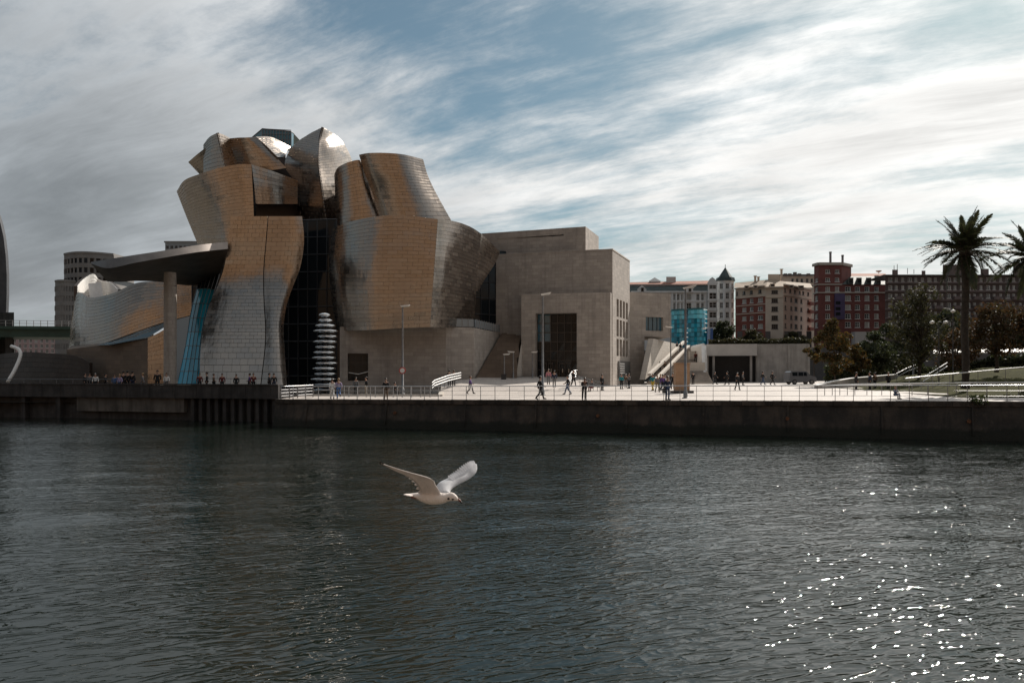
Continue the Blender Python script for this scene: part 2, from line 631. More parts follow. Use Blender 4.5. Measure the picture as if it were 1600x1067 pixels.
# quay wall under the promenade
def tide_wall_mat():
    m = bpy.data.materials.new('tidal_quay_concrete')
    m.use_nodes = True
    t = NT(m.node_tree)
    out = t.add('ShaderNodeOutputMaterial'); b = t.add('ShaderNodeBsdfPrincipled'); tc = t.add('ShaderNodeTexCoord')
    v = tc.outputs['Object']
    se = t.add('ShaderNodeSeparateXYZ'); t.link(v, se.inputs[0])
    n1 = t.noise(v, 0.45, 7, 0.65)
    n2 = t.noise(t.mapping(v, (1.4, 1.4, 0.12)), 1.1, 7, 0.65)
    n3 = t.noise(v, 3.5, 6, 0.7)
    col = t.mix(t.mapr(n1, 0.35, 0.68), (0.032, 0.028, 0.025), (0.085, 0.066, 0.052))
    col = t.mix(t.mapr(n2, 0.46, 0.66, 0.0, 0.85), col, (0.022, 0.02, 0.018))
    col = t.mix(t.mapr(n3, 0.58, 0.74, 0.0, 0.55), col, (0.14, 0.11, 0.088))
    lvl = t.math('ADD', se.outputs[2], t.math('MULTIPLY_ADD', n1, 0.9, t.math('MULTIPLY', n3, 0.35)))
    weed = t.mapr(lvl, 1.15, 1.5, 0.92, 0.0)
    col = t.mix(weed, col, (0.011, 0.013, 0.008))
    t.link(col, b.inputs['Base Color'])
    b.inputs['Roughness'].default_value = 0.85
    bn = t.add('ShaderNodeBump'); bn.inputs['Strength'].default_value = 0.8; bn.inputs['Distance'].default_value = 0.06
    t.link(t.math('ADD', n3, n1), bn.inputs['Height']); t.link(bn.outputs[0], b.inputs['Normal'])
    t.link(b.outputs[0], out.inputs[0])
    return m
M_TIDE = tide_wall_mat()
def quay():
    A = Vector((-20, edge_y(-20), 0)); B = Vector((92, edge_y(92), 0))
    L = (B - A).length
    u = (B - A).normalized(); n = Vector((u.y, -u.x, 0))       # n towards the river
    root = empty('quay_wall', (A.x, A.y, 0), 0, 'long dark stained concrete quay wall under the sunlit promenade', 'quay wall')
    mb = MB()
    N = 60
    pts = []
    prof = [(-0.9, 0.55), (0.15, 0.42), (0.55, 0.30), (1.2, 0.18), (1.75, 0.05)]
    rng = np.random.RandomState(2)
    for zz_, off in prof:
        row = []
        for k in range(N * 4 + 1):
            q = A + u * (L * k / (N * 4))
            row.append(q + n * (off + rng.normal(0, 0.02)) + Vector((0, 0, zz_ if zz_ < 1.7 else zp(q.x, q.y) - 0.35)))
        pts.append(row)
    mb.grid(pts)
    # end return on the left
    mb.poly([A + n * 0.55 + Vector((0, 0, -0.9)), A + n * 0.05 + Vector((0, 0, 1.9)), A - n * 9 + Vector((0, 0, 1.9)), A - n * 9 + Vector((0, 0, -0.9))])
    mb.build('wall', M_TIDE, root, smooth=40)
    s = 3.0
    while s < L - 4:                                   # construction joints as shallow raised seams
        w_ = random.uniform(5.5, 7.5)
        q = A + u * s
        m_ = MB(); zt0 = zp(q.x, q.y) - 0.36
        m_.hexa([q + n * 0.3 + u * -.06 + Vector((0, 0, .3)), q + n * 0.46 + u * -.06 + Vector((0, 0, .3)), q + n * 0.46 + u * .06 + Vector((0, 0, .3)), q + n * 0.3 + u * .06 + Vector((0, 0, .3)),
                 q - n * 0.1 + u * -.06 + Vector((0, 0, zt0)), q + n * 0.13 + u * -.06 + Vector((0, 0, zt0)), q + n * 0.13 + u * .06 + Vector((0, 0, zt0)), q - n * 0.1 + u * .06 + Vector((0, 0, zt0))])
        m_.build('joint_rib', M_TIDE, root)
        s += w_
    # coping stones, each one proud by its own small amount
    k = 0; s = 0.0
    while s < L - 0.5:
        w_ = 1.9 + random.uniform(-0.25, 0.25)
        q = A + u * (s + w_ / 2)
        mb = MB()
        z = zp(q.x, q.y)
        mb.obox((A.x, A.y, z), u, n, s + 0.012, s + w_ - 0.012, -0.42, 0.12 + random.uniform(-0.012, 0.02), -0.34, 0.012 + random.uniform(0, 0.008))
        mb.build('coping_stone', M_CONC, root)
        s += w_; k += 1
    # drain slots and rusty pipe mouths
    for s in (11.0, 27.5, 41.0, 52.5):
        q = A + u * s + n * 0.16 + Vector((0, 0, 1.25))
        mb = MB(); mb.tube([q - n * 0.2, q + n * 0.16], 0.13, 10)
        mb.build('drain_pipe', mat('rust', (0.16, 0.07, 0.035), 0.9, var=0.4, vscale=6), root)
    return A, u, n, L
QA, QU, QN, QL = quay()

# raised walkway on the left with parapet, piles and recessed wall
def walkway():
    root = empty('raised_walkway', (-36, 75, 0), 0, 'dark raised walkway with solid parapet left of the promenade', 'walkway')
    A = P(-240, 0, 86); B = P(437, 0, 72)
    A = Vector((A.x, A.y, 0)); B = Vector((B.x, B.y, 0))
    L = (B - A).length
    u = (B - A).normalized(); n = Vector((u.y, -u.x, 0))
    mb = MB()
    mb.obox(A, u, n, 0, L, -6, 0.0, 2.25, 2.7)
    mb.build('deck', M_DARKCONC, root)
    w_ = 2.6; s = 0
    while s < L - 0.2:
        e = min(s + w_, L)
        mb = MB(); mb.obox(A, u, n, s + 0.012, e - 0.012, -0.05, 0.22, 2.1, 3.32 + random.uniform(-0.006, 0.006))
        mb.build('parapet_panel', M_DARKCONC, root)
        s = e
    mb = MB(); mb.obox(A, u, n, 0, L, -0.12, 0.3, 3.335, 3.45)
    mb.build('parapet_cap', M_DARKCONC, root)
    # lower wall, set back under the deck
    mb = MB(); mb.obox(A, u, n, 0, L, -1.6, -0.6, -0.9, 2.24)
    mb.build('lower_wall', M_DARKCONC, root)
    mb = MB(); mb.obox(A, u, n, L - 22.5, L - 10.2, -0.59, -0.1, 0.75, 2.2)
    mb.build('concrete_beam', mat('beam_concrete', (0.13, 0.115, 0.10), 0.85, var=0.3, vscale=0.8, streak=0.6), root)
    s = L - 9.4
    while s < L - 0.3:
        mb = MB(); mb.obox(A, u, n, s, s + 0.34, -0.59, -0.05, -0.9, 2.2)
        mb.build('pile', M_DARKCONC, root)
        s += 0.86
    for s in np.arange(2, L - 24, 4.3):
        mb = MB(); mb.obox(A, u, n, s, s + 0.5, -0.59, -0.05, -0.9, 2.2)
        mb.build('pile', M_DARKCONC, root)
    # thin top rail
    mb = MB()
    mb.tube([A + u * 2 + n * 0.08 + Vector((0, 0, 3.85)), A + u * (L * 0.66) + n * 0.08 + Vector((0, 0, 3.85))], 0.025, 6)
    mb.build('rail', M_GALV, root)
    for s in np.arange(2, L * 0.66, 2.0):
        mb = MB(); q = A + u * s + n * 0.08
        mb.tube([q + Vector((0, 0, 3.44)), q + Vector((0, 0, 3.85))], 0.018, 5)
        mb.build('rail_post', M_GALV, root)
walkway()

# upper street level behind the plaza
g = MB()
g.prism([(PX(1000, 150), 150), (PX(1096, 131), 131), (300, 131), (300, 900), (PX(1000, 150), 900)], 1.0, 8.6)
tag(g.build('street', M_ASPH), kind='structure')

# lawn on the right, rising from the promenade
g = MB()
pts = []
for j in range(14):
    row = []
    for i in range(30):
        x = 33.5 + i * 2.2
        a = max(0.0, (i - 1) / 8.0)
        y0 = edge_y(x) + 7.0
        y = y0 + j * 3.2
        rise = 0.16 * j * min(1.0, a) + 0.05 * math.sin(i * 1.3 + j) * min(1, j)
        row.append((x + 0.25 * j, y, zp(x, y) + 0.02 + rise))
    pts.append(row)
g.grid(pts)
tag(g.build('lawn', M_GRASS, smooth=True), kind='structure')

# the bank the photographer stands on, and an unseen hillside shaped and coloured to warm the metal's reflections
g = MB()
g.poly([(-500, -60, 2.7), (500, -60, 2.7), (500, -0.6, 2.9), (-500, -0.6, 2.9)])
g.poly([(-500, -0.6, 2.9), (500, -0.6, 2.9), (500, -0.6, -1), (-500, -0.6, -1)])
tag(g.build('pavement', mat('bank_pavement', (0.36, 0.31, 0.26), 0.85, var=0.2, vscale=0.3)), kind='structure')
g = MB()
pts = []
for j, (y, z) in enumerate([(-45, 2.8), (-65, 13), (-90, 32), (-130, 58), (-190, 88), (-280, 124), (-420, 165), (-600, 200)]):
    row = []
    for i in range(41):
        x = -700 + i * 35
        row.append((x, y, 2.8 + (z - 2.8) * (0.85 + 0.3 * math.sin(i * 0.7 + j) * math.sin(i * 0.31 + 2))))
    pts.append(row)
g.grid(pts, flip=True)
tag(g.build('hill', mat('warm_reflected_hillside', (0.165, 0.10, 0.053), 0.95, var=0.45, vscale=0.014), smooth=True), kind='structure')
# ------------------------------------------------------------------ the museum
def titanium(name, base, warm):
    m = bpy.data.materials.new(name)
    m.use_nodes = True
    t = NT(m.node_tree)
    out = t.add('ShaderNodeOutputMaterial')
    b = t.add('ShaderNodeBsdfPrincipled')
    tc = t.add('ShaderNodeTexCoord')
    a = t.add('ShaderNodeAttribute', attribute_name='rnd')
    col = t.mix(a.outputs['Fac'], base, warm)
    n = t.noise(tc.outputs['Object'], 0.25, 5, 0.6)
    col = t.mix(t.mapr(n, 0.35, 0.7, 0.0, 0.12), col, tuple(c * 0.62 for c in base))
    t.link(col, b.inputs['Base Color'])
    b.inputs['Metallic'].default_value = 1.0
    r = t.math('MULTIPLY_ADD', a.outputs['Fac'], 0.09, 0.215)
    t.link(r, b.inputs['Roughness'])
    bn = t.add('ShaderNodeBump')
    bn.inputs['Strength'].default_value = 0.15
    bn.inputs['Distance'].default_value = 0.05
    t.link(t.noise(tc.outputs['Object'], 1.3, 3, 0.5), bn.inputs['Height'])
    bn2 = t.add('ShaderNodeBump')                      # slow waves of the sheet, longer upwards than sideways
    bn2.inputs['Strength'].default_value = 1.0
    bn2.inputs['Distance'].default_value = 0.14
    t.link(t.noise(t.mapping(tc.outputs['Object'], (1, 1, 0.3)), 0.42, 3, 0.5), bn2.inputs['Height'])
    t.link(bn.outputs[0], bn2.inputs['Normal'])
    t.link(bn2.outputs[0], b.inputs['Normal'])
    t.link(b.outputs[0], out.inputs[0])
    return m
M_TI = titanium('titanium_panel', (0.37, 0.325, 0.29), (0.44, 0.375, 0.32))
M_TIB = mat('titanium_seam', (0.10, 0.08, 0.07), 0.5, metal=0.8)
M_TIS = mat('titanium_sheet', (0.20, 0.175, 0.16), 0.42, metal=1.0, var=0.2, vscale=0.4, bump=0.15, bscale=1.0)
M_TEAL = mat('teal_glass', (0.025, 0.32, 0.48), 0.08, spec=0.8, rnd=0.35)
M_BLUEG = mat('blue_glass', (0.05, 0.14, 0.20), 0.05, spec=0.9, rnd=0.3)

museum = empty('museum_building', (-20, 100, 2.0), 0, 'large museum of curved titanium volumes and limestone blocks beyond the river', 'museum')
EYE = Vector((0, 0, H))
def xy(px, d_):
    return (PX(px, d_), d_)
PANEL_BUDGET = [300]

def clad(part_name, rows, tile_w=1.25, tile_h=0.44, thick=0.5, single=False, label=None, flip_ref=None, m_panel=None):
    """curved wall: a shell with real shingled panels; single=True makes every panel an object"""
    S = Surf(rows)
    nu, nv = 40, 40
    us, vs = np.linspace(0, 1, nu), np.linspace(0, 1, nv)
    g = S.at(us, vs)
    # normals
    du = np.gradient(g, axis=1); dv = np.gradient(g, axis=0)
    nr = np.cross(du, dv)
    nr /= np.maximum(np.linalg.norm(nr, axis=2, keepdims=True), 1e-9)
    mid = g[nv // 2, nu // 2]
    ref = np.array(flip_ref if flip_ref is not None else EYE)
    sgn = 1.0 if np.dot(nr[nv // 2, nu // 2], ref - mid) > 0 else -1.0
    nr *= sgn
    skin = g - nr * 0.07
    back = g - nr * thick
    mb = MB()
    fl = sgn < 0
    # front and back skins plus rim
    front_pts = [[tuple(p) for p in row] for row in skin]
    back_pts = [[tuple(p) for p in row] for row in back]
    mb.grid(front_pts, flip=fl)
    mb.grid(back_pts, flip=not fl)
    def strip(a, b, f):
        mb.grid([a, b], flip=f)
    strip(front_pts[0], back_pts[0], not fl)
    strip(front_pts[-1], back_pts[-1], fl)
    strip([r[0] for r in front_pts], [r[0] for r in back_pts], fl)
    strip([r[-1] for r in front_pts], [r[-1] for r in back_pts], not fl)
    vol = mb.build(part_name, M_TIB, museum, smooth=50, uv=False)
    if label:
        vol['label'] = label
    mp = m_panel or M_TI
    # panels
    hgt = np.linalg.norm(np.diff(g[:, nu // 2], axis=0), axis=1).sum()
    hgt = max(hgt, np.linalg.norm(np.diff(g[:, 2], axis=0), axis=1).sum() * 0.8)
    nr_ = max(2, int(round(hgt / tile_h)))
    joined = MB()
    jn = []
    def snorm(uu, vv):
        e_ = 0.012
        ua, ub = np.clip(uu - e_, 0, 1), np.clip(uu + e_, 0, 1)
        va, vb_ = max(0, vv - e_), min(1, vv + e_)
        d1 = S.at(ub, np.array([vv]))[0] - S.at(ua, np.array([vv]))[0]
        d2 = S.at(uu, np.array([vb_]))[0] - S.at(uu, np.array([va]))[0]
        q_ = np.cross(d1, d2) * sgn
        return q_ / np.maximum(np.linalg.norm(q_, axis=1, keepdims=True), 1e-9)
    for j in range(nr_):
        v0, v1 = j / nr_, (j + 1) / nr_
        line = S.at(us, np.array([(v0 + v1) / 2]))[0]
        wid = np.linalg.norm(np.diff(line, axis=0), axis=1).sum()
        nc = max(1, int(round(wid / tile_w)))
        edges = [0.0] + [(i + (0.5 if j % 2 else 0.0)) / nc for i in range(0 if j % 2 else 1, nc)] + [1.0]
        edges = sorted(set(edges))
        E = np.array(edges)
        nsg = 3
        gu, gv = 0.012 / max(wid, 0.3), 0.010 / max(hgt, 1.0)
        US = np.concatenate([np.linspace(E[i] + min(gu, (E[i + 1] - E[i]) * .2), E[i + 1] - min(gu, (E[i + 1] - E[i]) * .2), nsg + 1) for i in range(len(E) - 1)])
        top = S.at(US, np.array([v0 + gv]))[0]
        bot = S.at(US, np.array([v1 - gv]))[0]
        ntop, nbot = snorm(US, v0 + gv), snorm(US, v1 - gv)
        rowt = random.gauss(-0.004, .011)
        for i in range(len(E) - 1):
            k0 = i * (nsg + 1)
            sl = slice(k0, k0 + nsg + 1)
            nt, nb = ntop[sl], nbot[sl]
            tw = random.gauss(0, 0.003); off = random.gauss(0, 0.002)
            sg_ = np.linspace(-1, 1, nsg + 1)[:, None]
            pt_ = top[sl] + nt * (0.010 + off + tw * sg_)
            pb_ = bot[sl] + nb * (0.048 + off - tw * sg_)
            bt_ = top[sl] - nt * 0.065
            bb_ = bot[sl] - nb * 0.065
            tgt = MB() if (single and PANEL_BUDGET[0] > 0) else joined
            rr = random.random()
            jv = np.array((random.gauss(0, .008), random.gauss(0, .008), random.gauss(0, .007) + rowt))
            ct, cb_ = nt + jv, nb + jv
            n4 = nsg + 1
            i0 = tgt.addv(np.concatenate([pt_, pb_, bt_, bb_]).tolist())
            ln = []
            def fc(q_, nn=None):
                q_ = [i0 + x_ for x_ in q_]
                nn = nn if nn is not None else [np.zeros(3)] * 4
                if sgn < 0:
                    q_ = q_[::-1]; nn = nn[::-1]
                tgt.face(q_, 0, rr); ln.extend([Vector(x_) for x_ in nn])
            for k in range(nsg):
                fc((k, k + 1, n4 + k + 1, n4 + k), [ct[k], ct[k + 1], cb_[k + 1], cb_[k]])
                fc((n4 + k, n4 + k + 1, 3 * n4 + k + 1, 3 * n4 + k))
                fc((2 * n4 + k, 2 * n4 + k + 1, k + 1, k))
            fc((0, n4, 3 * n4, 2 * n4)); fc((nsg, 2 * n4 + nsg, 3 * n4 + nsg, n4 + nsg))
            if tgt is not joined:
                PANEL_BUDGET[0] -= 1
                po_ = tgt.build('titanium_panel', mp, vol, smooth=True, uv=False, rnd=True)
                po_.data.normals_split_custom_set([x_.normalized() if x_.length > 0 else x_ for x_ in ln])
            else:
                jn.extend([x_.normalized() if x_.length > 0 else x_ for x_ in ln])
    if joined.f:
        o = joined.build('panel_cladding', mp, vol, smooth=True, uv=False, rnd=True)
        o.data.normals_split_custom_set(jn)
        o['kind'] = 'stuff'
    return vol, S

# the two-lobed flared blade in front
bl = [(338, 360, 419, 472, 98.15), (376, 357, 416, 475, 98.4), (416, 350.5, 412.5, 469.5, 98.65), (447, 340, 412, 458, 98.4),
      (478, 326, 413, 447.5, 97.5), (511, 317.6, 415, 443, 96.4), (545, 313.4, 414, 444.5, 95.0), (602, 311.5, 407.6, 448, 92.8)]
rowsL = [[(l, y, d_ - 0.9), (l * 0.66 + m_ * 0.34, y, d_ - 0.55), (l * 0.33 + m_ * 0.67, y, d_ - 0.2), (m_ - 0.6, y, d_ + 0.1)] for y, l, m_, r, d_ in bl]
rowsR = [[(m_ + 0.6, y, d_ + 0.15), (m_ * 0.55 + r * 0.45, y, d_), (m_ * 0.25 + r * 0.75, y, d_ + 0.2), (r, y, d_ + 0.8)] for y, l, m_, r, d_ in bl]
clad('titanium_blade', rowsL, 0.95, 0.55, single=True)
clad('titanium_blade', rowsR, 0.95, 0.55, single=True)

# drum hanging over the plinth
clad('titanium_drum', [
    [(519, 357.5, 99), (528, 353, 96), (545, 347, 93.5), (585, 338.5, 91), (630, 336.5, 90), (684, 342.5, 89.5)],
    [(514.5, 425, 99.2), (524, 425, 96.2), (542, 425, 93.8), (582, 425, 91.3), (628, 425, 90.3), (678, 425, 89.8)],
    [(525, 515, 99.4), (532, 516, 96.5), (547, 516.5, 94.2), (583, 515.5, 91.7), (625, 513, 90.7), (672, 511, 90.3)]])
clad('titanium_drum', [
    [(684, 342.5, 89.5), (700, 344, 91), (720, 348.5, 93.5), (738, 356, 97), (751.5, 365, 101)],
    [(678, 425, 89.8), (694, 426, 91.4), (712, 430, 94.5), (730, 435, 98), (745, 440, 101.5)],
    [(672, 511, 90.3), (688, 511.5, 92.0), (705, 512, 94.6), (722, 512, 98.5), (740, 512, 102)]])
clad('titanium_fin', [
    [(751.5, 365, 101), (766, 378, 103), (781, 393, 105.5)],
    [(749, 395, 101.2), (760, 402, 103), (774, 411, 105)],
    [(746, 430, 101.4), (752, 432, 102.2), (757, 437, 103.2)],
    [(744, 455, 101.6), (745.5, 455.5, 101.9), (747, 456, 102.2)]])
# drum roof and underside
mb = MB()
topring = [(519, 357.5, 99), (545, 347.6, 93.6), (585, 339.3, 91.1), (630, 337.3, 90.1), (684, 343.2, 89.6), (720, 349.3, 93.6), (751, 366, 101), (770, 372, 112), (560, 352, 112)]
mb.poly([P(x + (5 if x < 540 else -9 if x > 740 else 0), y + 5, d_ + 1.0) for x, y, d_ in topring])
mb.build('drum_roof', M_TIS, museum)
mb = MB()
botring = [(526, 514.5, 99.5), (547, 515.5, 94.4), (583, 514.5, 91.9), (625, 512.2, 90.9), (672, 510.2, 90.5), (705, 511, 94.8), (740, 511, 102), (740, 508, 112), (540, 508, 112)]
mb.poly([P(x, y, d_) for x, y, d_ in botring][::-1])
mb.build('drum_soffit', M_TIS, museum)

# upper volumes above the drum
clad('titanium_tower', [
    [(522.5, 272, 107), (528, 262, 105), (543, 254, 103.5), (560, 250, 103.5), (566, 254, 104.2)],
    [(524, 310, 107.3), (532, 305, 105.3), (550, 300, 103.9), (568, 297, 104), (580, 296, 104.6)],
    [(526, 356, 107.5), (534, 354, 105.6), (556, 352, 104.3), (580, 350, 104.4), (602, 348, 105)]])
clad('titanium_tower', [
    [(561, 242, 103.5), (575, 239.5, 101.8), (600, 239, 101), (630, 241.5, 101.5), (661, 249, 104)],
    [(570, 270, 103.7), (584, 270, 102.1), (608, 270, 101.3), (640, 272, 101.8), (669, 276, 104.2)],
    [(583, 305, 103.8), (598, 305, 102.4), (622, 305, 101.6), (655, 306, 102.1), (684, 307, 104.4)],
    [(597, 350, 103.8), (612, 350, 102.6), (640, 350, 101.8), (672, 350, 102.4), (708, 350, 104.6)]])
mb = MB()
for ring in ([(524, 273, 107), (543, 256, 103.8), (561, 252, 103.8), (567, 256, 104.6), (560, 262, 112), (535, 268, 112)],
             [(562, 243.5, 103.8), (600, 240.5, 101.3), (630, 243, 101.8), (660, 250.3, 104), (655, 256, 112), (572, 252, 112)]):
    mb.poly([P(x * .96 + 0.04 * sum(r_[0] for r_ in ring) / len(ring), y + 5, d_ + 1.2) for x, y, d_ in ring])
mb.build('tower_roof', M_TIS, museum)
mb = MB()
mb.prism([(p.x, p.y) for p in (P(552, 0, 110), P(600, 0, 109), P(646, 0, 110), P(648, 0, 117), P(550, 0, 117))], 8, PZ(268, 110))
mb.prism([(p.x, p.y) for p in (P(540, 0, 100), P(600, 0, 97), P(680, 0, 95), P(720, 0, 100), P(735, 0, 112), P(540, 0, 114))], 10.2, PZ(360, 98))
mb.build('inner_core', M_TIB, museum)

# atrium flowers on the left
clad('titanium_flower', [
    [(276, 299, 113), (288, 282, 110), (312, 272, 107.5), (345, 262, 106), (372, 257, 106), (393, 257, 106.6)],
    [(292, 340, 113.4), (308, 335, 110.7), (330, 330, 108.3), (355, 325, 106.8), (377, 322, 106.7), (396, 320, 107.1)],
    [(309, 381, 113.8), (322, 384, 111.6), (338, 387, 109.5), (355, 388, 107.8), (378, 388, 107.6), (398, 388, 107.8)]])
clad('titanium_flower', [
    [(393, 257, 106.6), (430, 269, 109), (465, 282, 112.5)],
    [(397, 290, 107), (431, 295, 109.2), (465, 300, 112.5)],
    [(399.5, 319, 107.4), (432, 319, 109.5), (465, 319, 112.5)]])
clad('titanium_leaf', thick=0.2, rows=[
    [(294, 253.5, 113), (306, 243, 111.8), (321, 231, 110.8)],
    [(303, 263, 113.4), (313, 256, 112.2), (325, 250, 111.4)],
    [(312.5, 273, 114), (320, 272, 113), (330, 273, 112.4)]])
clad('titanium_leaf', thick=0.2, rows=[
    [(318, 226, 111.2), (327, 214.5, 110), (340, 207.5, 108.6)],
    [(318, 246, 111.5), (330, 238, 110.1), (346, 234, 108.9)],
    [(318, 276, 111.9), (334, 274, 110.4), (353, 270, 109.2)]])
clad('titanium_leaf', thick=0.2, rows=[
    [(340, 207.5, 108.6), (350, 211, 109.8), (360, 216.5, 111.2)],
    [(346, 234, 108.9), (355, 235.5, 110.1), (364, 238, 111.5)],
    [(353, 270, 109.2), (364, 264, 110.4), (374, 258, 111.6)]])
clad('titanium_leaf', thick=0.2, rows=[
    [(359, 216.5, 111.2), (372, 215.5, 110.2), (386, 215, 109.8), (399, 214, 110)],
    [(364, 238, 111.5), (385, 237, 110.4), (405, 235, 110), (422, 236, 110.3)],
    [(371, 262, 111.8), (398, 264, 110.7), (424, 266, 110.4), (448, 263, 110.7)]])
clad('titanium_leaf', thick=0.2, rows=[
    [(399.5, 213.8, 110.2), (425, 215, 114), (454, 229.7, 118)],
    [(417, 229, 110.0), (430, 231, 112.5), (447, 238, 116)],
    [(434, 246, 110), (440, 246, 112), (446, 247, 114)]], flip_ref=(60, 90, 120))
clad('titanium_flame', thick=0.2, rows=[
    [(500, 201, 112.5), (502, 200, 112.2), (504.5, 199, 112)],
    [(481, 211, 114), (492, 213, 112.8), (500, 216, 112)],
    [(457, 229, 115.5), (478, 232, 113.5), (498, 236, 111.5)],
    [(445, 258, 116), (474, 260, 113.5), (498, 259, 111.2)],
    [(460, 285, 115), (482, 288, 113), (502, 289, 111)],
    [(464, 320, 114.4), (486, 322, 112.6), (507, 325, 111)],
    [(468, 368, 114.4), (492, 368, 113), (514, 368, 111.8)]])
clad('titanium_flame', thick=0.2, rows=[
    [(504.5, 199, 112), (505.2, 199.3, 112.3), (506, 200, 112.7)],
    [(500, 216, 112), (513, 214, 114), (524, 211, 117)],
    [(498, 236, 111.5), (520, 232, 114), (538, 226, 119)],
    [(498, 259, 111.2), (525, 256, 115), (550, 251, 121)],
    [(502, 289, 111), (530, 289, 115.5), (560, 290, 121)],
    [(507, 325, 111), (532, 325, 115), (562, 330, 121)],
    [(514, 368, 111.8), (538, 370, 115), (564, 370, 121)]])
mb = MB()
mb.prism([(p.x, p.y) for p in (P(322, 0, 114), P(400, 0, 112), P(470, 0, 116), P(540, 0, 119), P(540, 0, 132), P(330, 0, 132))], 2, PZ(285, 116))
mb.prism([(p.x, p.y) for p in (P(345, 0, 112.5), P(420, 0, 113), P(430, 0, 122), P(350, 0, 122))], PZ(290, 112), PZ(240, 113))
mb.prism([xy(408, 119), xy(500, 119), xy(500, 128), xy(412, 128)], PZ(300, 119), PZ(247, 119))
mb.build('inner_core', M_TIB, museum)
# underside of the box, skylight
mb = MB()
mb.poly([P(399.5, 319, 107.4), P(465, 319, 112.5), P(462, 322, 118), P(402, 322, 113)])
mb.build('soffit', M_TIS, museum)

def glass_box():
    fr = MB(); 
    A = [P(393, 216, 124), P(410, 201.6, 122), P(455, 206, 122), P(459, 209, 125)]
    zb = PZ(236, 122)
    root = MB()
    ring = [(p.x, p.y) for p in A] + [(A[3].x, A[3].y + 7), (A[0].x + 1, A[0].y + 7)]
    gl = MB()
    gl.poly([(A[0].x, A[0].y, zb), (A[1].x, A[1].y, zb), A[1], A[0]])
    gl.poly([(A[1].x, A[1].y, zb), (A[2].x, A[2].y, zb), A[2], A[1]])
    gl.poly([(A[2].x, A[2].y, zb), (A[3].x, A[3].y, zb), A[3], A[2]])
    gl.poly([A[0], A[1], A[2], A[3], A[3] + Vector((0, 7, 0)), A[0] + Vector((1, 7, 0))])
    o = gl.build('skylight', mat('skylight_glass', (0.06, 0.16, 0.19), 0.08, spec=0.9), museum)
    for k in range(11):
        t_ = k / 10
        p = A[1].lerp(A[2], t_) + Vector((0, -0.05, 0))
        m_ = MB(); m_.tube([(p.x, p.y, zb), p], 0.07, 5); m_.build('mullion', M_GALV, o)
    for k in range(1, 5):
        m_ = MB()
        z = zb + (A[1].z - zb) * k / 4
        m_.tube([(A[1].x, A[1].y - .05, min(z, A[1].z)), (A[2].x, A[2].y - .05, min(z, A[2].z + 0.2 * (k == 4)))], 0.06, 5); m_.build('mullion', M_GALV, o)
    m_ = MB(); m_.tube([A[0], A[1], A[2], A[3]], 0.1, 5); m_.build('mullion', M_GALV, o)
glass_box()

# recessed glass walls between the volumes: panes one by one
def glass_wall(p0, p1, z0, z1, nx, nz, m_glass, name='glass_wall', frame=0.08, mf=None, lean=0.0):
    """p0,p1 plan points; a wall of single panes between mullions; lean shifts the top outwards"""
    a = Vector((p0[0], p0[1], 0)); b = Vector((p1[0], p1[1], 0))
    u = (b - a).normalized(); n = Vector((u.y, -u.x, 0)); L = (b - a).length
    fr = MB()
    for i in range(nx + 1):
        s = L * i / nx
        q0 = a + u * s + Vector((0, 0, z0)); q1 = a + u * s + n * lean + Vector((0, 0, z1))
        fr.tube([q0, q1], frame, 4)
    for k in range(nz + 1):
        t_ = k / nz
        z = z0 + (z1 - z0) * t_
        fr.tube([a + n * lean * t_ + Vector((0, 0, z)), b + n * lean * t_ + Vector((0, 0, z))], frame, 4)
    o = fr.build(name, mf or M_DARKM, museum)
    for i in range(nx):
        for k in range(nz):
            t0, t1 = k / nz, (k + 1) / nz
            m_ = MB()
            jit = [random.gauss(0, 0.012) for _ in range(4)]
            def pt(s, t_, j_):
                return a + u * s + n * (lean * t_ - 0.03 + j_) + Vector((0, 0, z0 + (z1 - z0) * t_))
            s0, s1 = L * i / nx + .03, L * (i + 1) / nx - .03
            m_.poly([pt(s0, t0, jit[0]), pt(s1, t0, jit[1]), pt(s1, t1, jit[2]), pt(s0, t1, jit[3])])
            m_.build('pane', m_glass, o, rnd=True)
    return o
glass_wall(xy(436, 104), xy(526, 103), 1.8, PZ(345, 104), 6, 10, M_GLASSD)
glass_wall(xy(738, 108), xy(790, 111), 8, PZ(388, 108), 4, 6, M_GLASSD)
glass_wall(xy(300, 109), xy(358, 108), 2, PZ(384, 108), 5, 7, M_GLASSD)
# teal glass fall between column and blade
gt = Surf([[(322, 405, 105), (331, 404, 104), (341, 404, 103), (350, 406, 102.5)],
           [(301, 475, 101.5), (310, 474, 100.5), (320, 474, 99.8), (329, 476, 99.3)],
           [(290, 540, 98.5), (299, 540, 97.5), (309, 540, 96.8), (317, 542, 96.4)],
           [(277, 600, 96), (289, 600, 95), (302, 600, 94.3), (316, 600, 94)]])
Uv = np.linspace(0, 1, 6); Vv = np.linspace(0, 1, 10)
G = gt.at(Uv, Vv)
fr = MB()
for i in range(6):
    fr.tube([tuple(p) for p in G[:, i]], 0.06, 4)
for j in range(10):
    fr.tube([tuple(p) for p in G[j]], 0.05, 4)
o_teal = fr.build('glass_fall', M_GALV, museum)
for i in range(5):
    for j in range(9):
        q = [Vector(G[j, i]), Vector(G[j, i + 1]), Vector(G[j + 1, i + 1]), Vector(G[j + 1, i])]
        m_ = MB(); c = sum(q, Vector()) / 4
        m_.poly([p + (c - p) * 0.05 for p in q]); m_.build('pane', M_TEAL if j > 1 else M_GLASSD, o_teal, rnd=True)

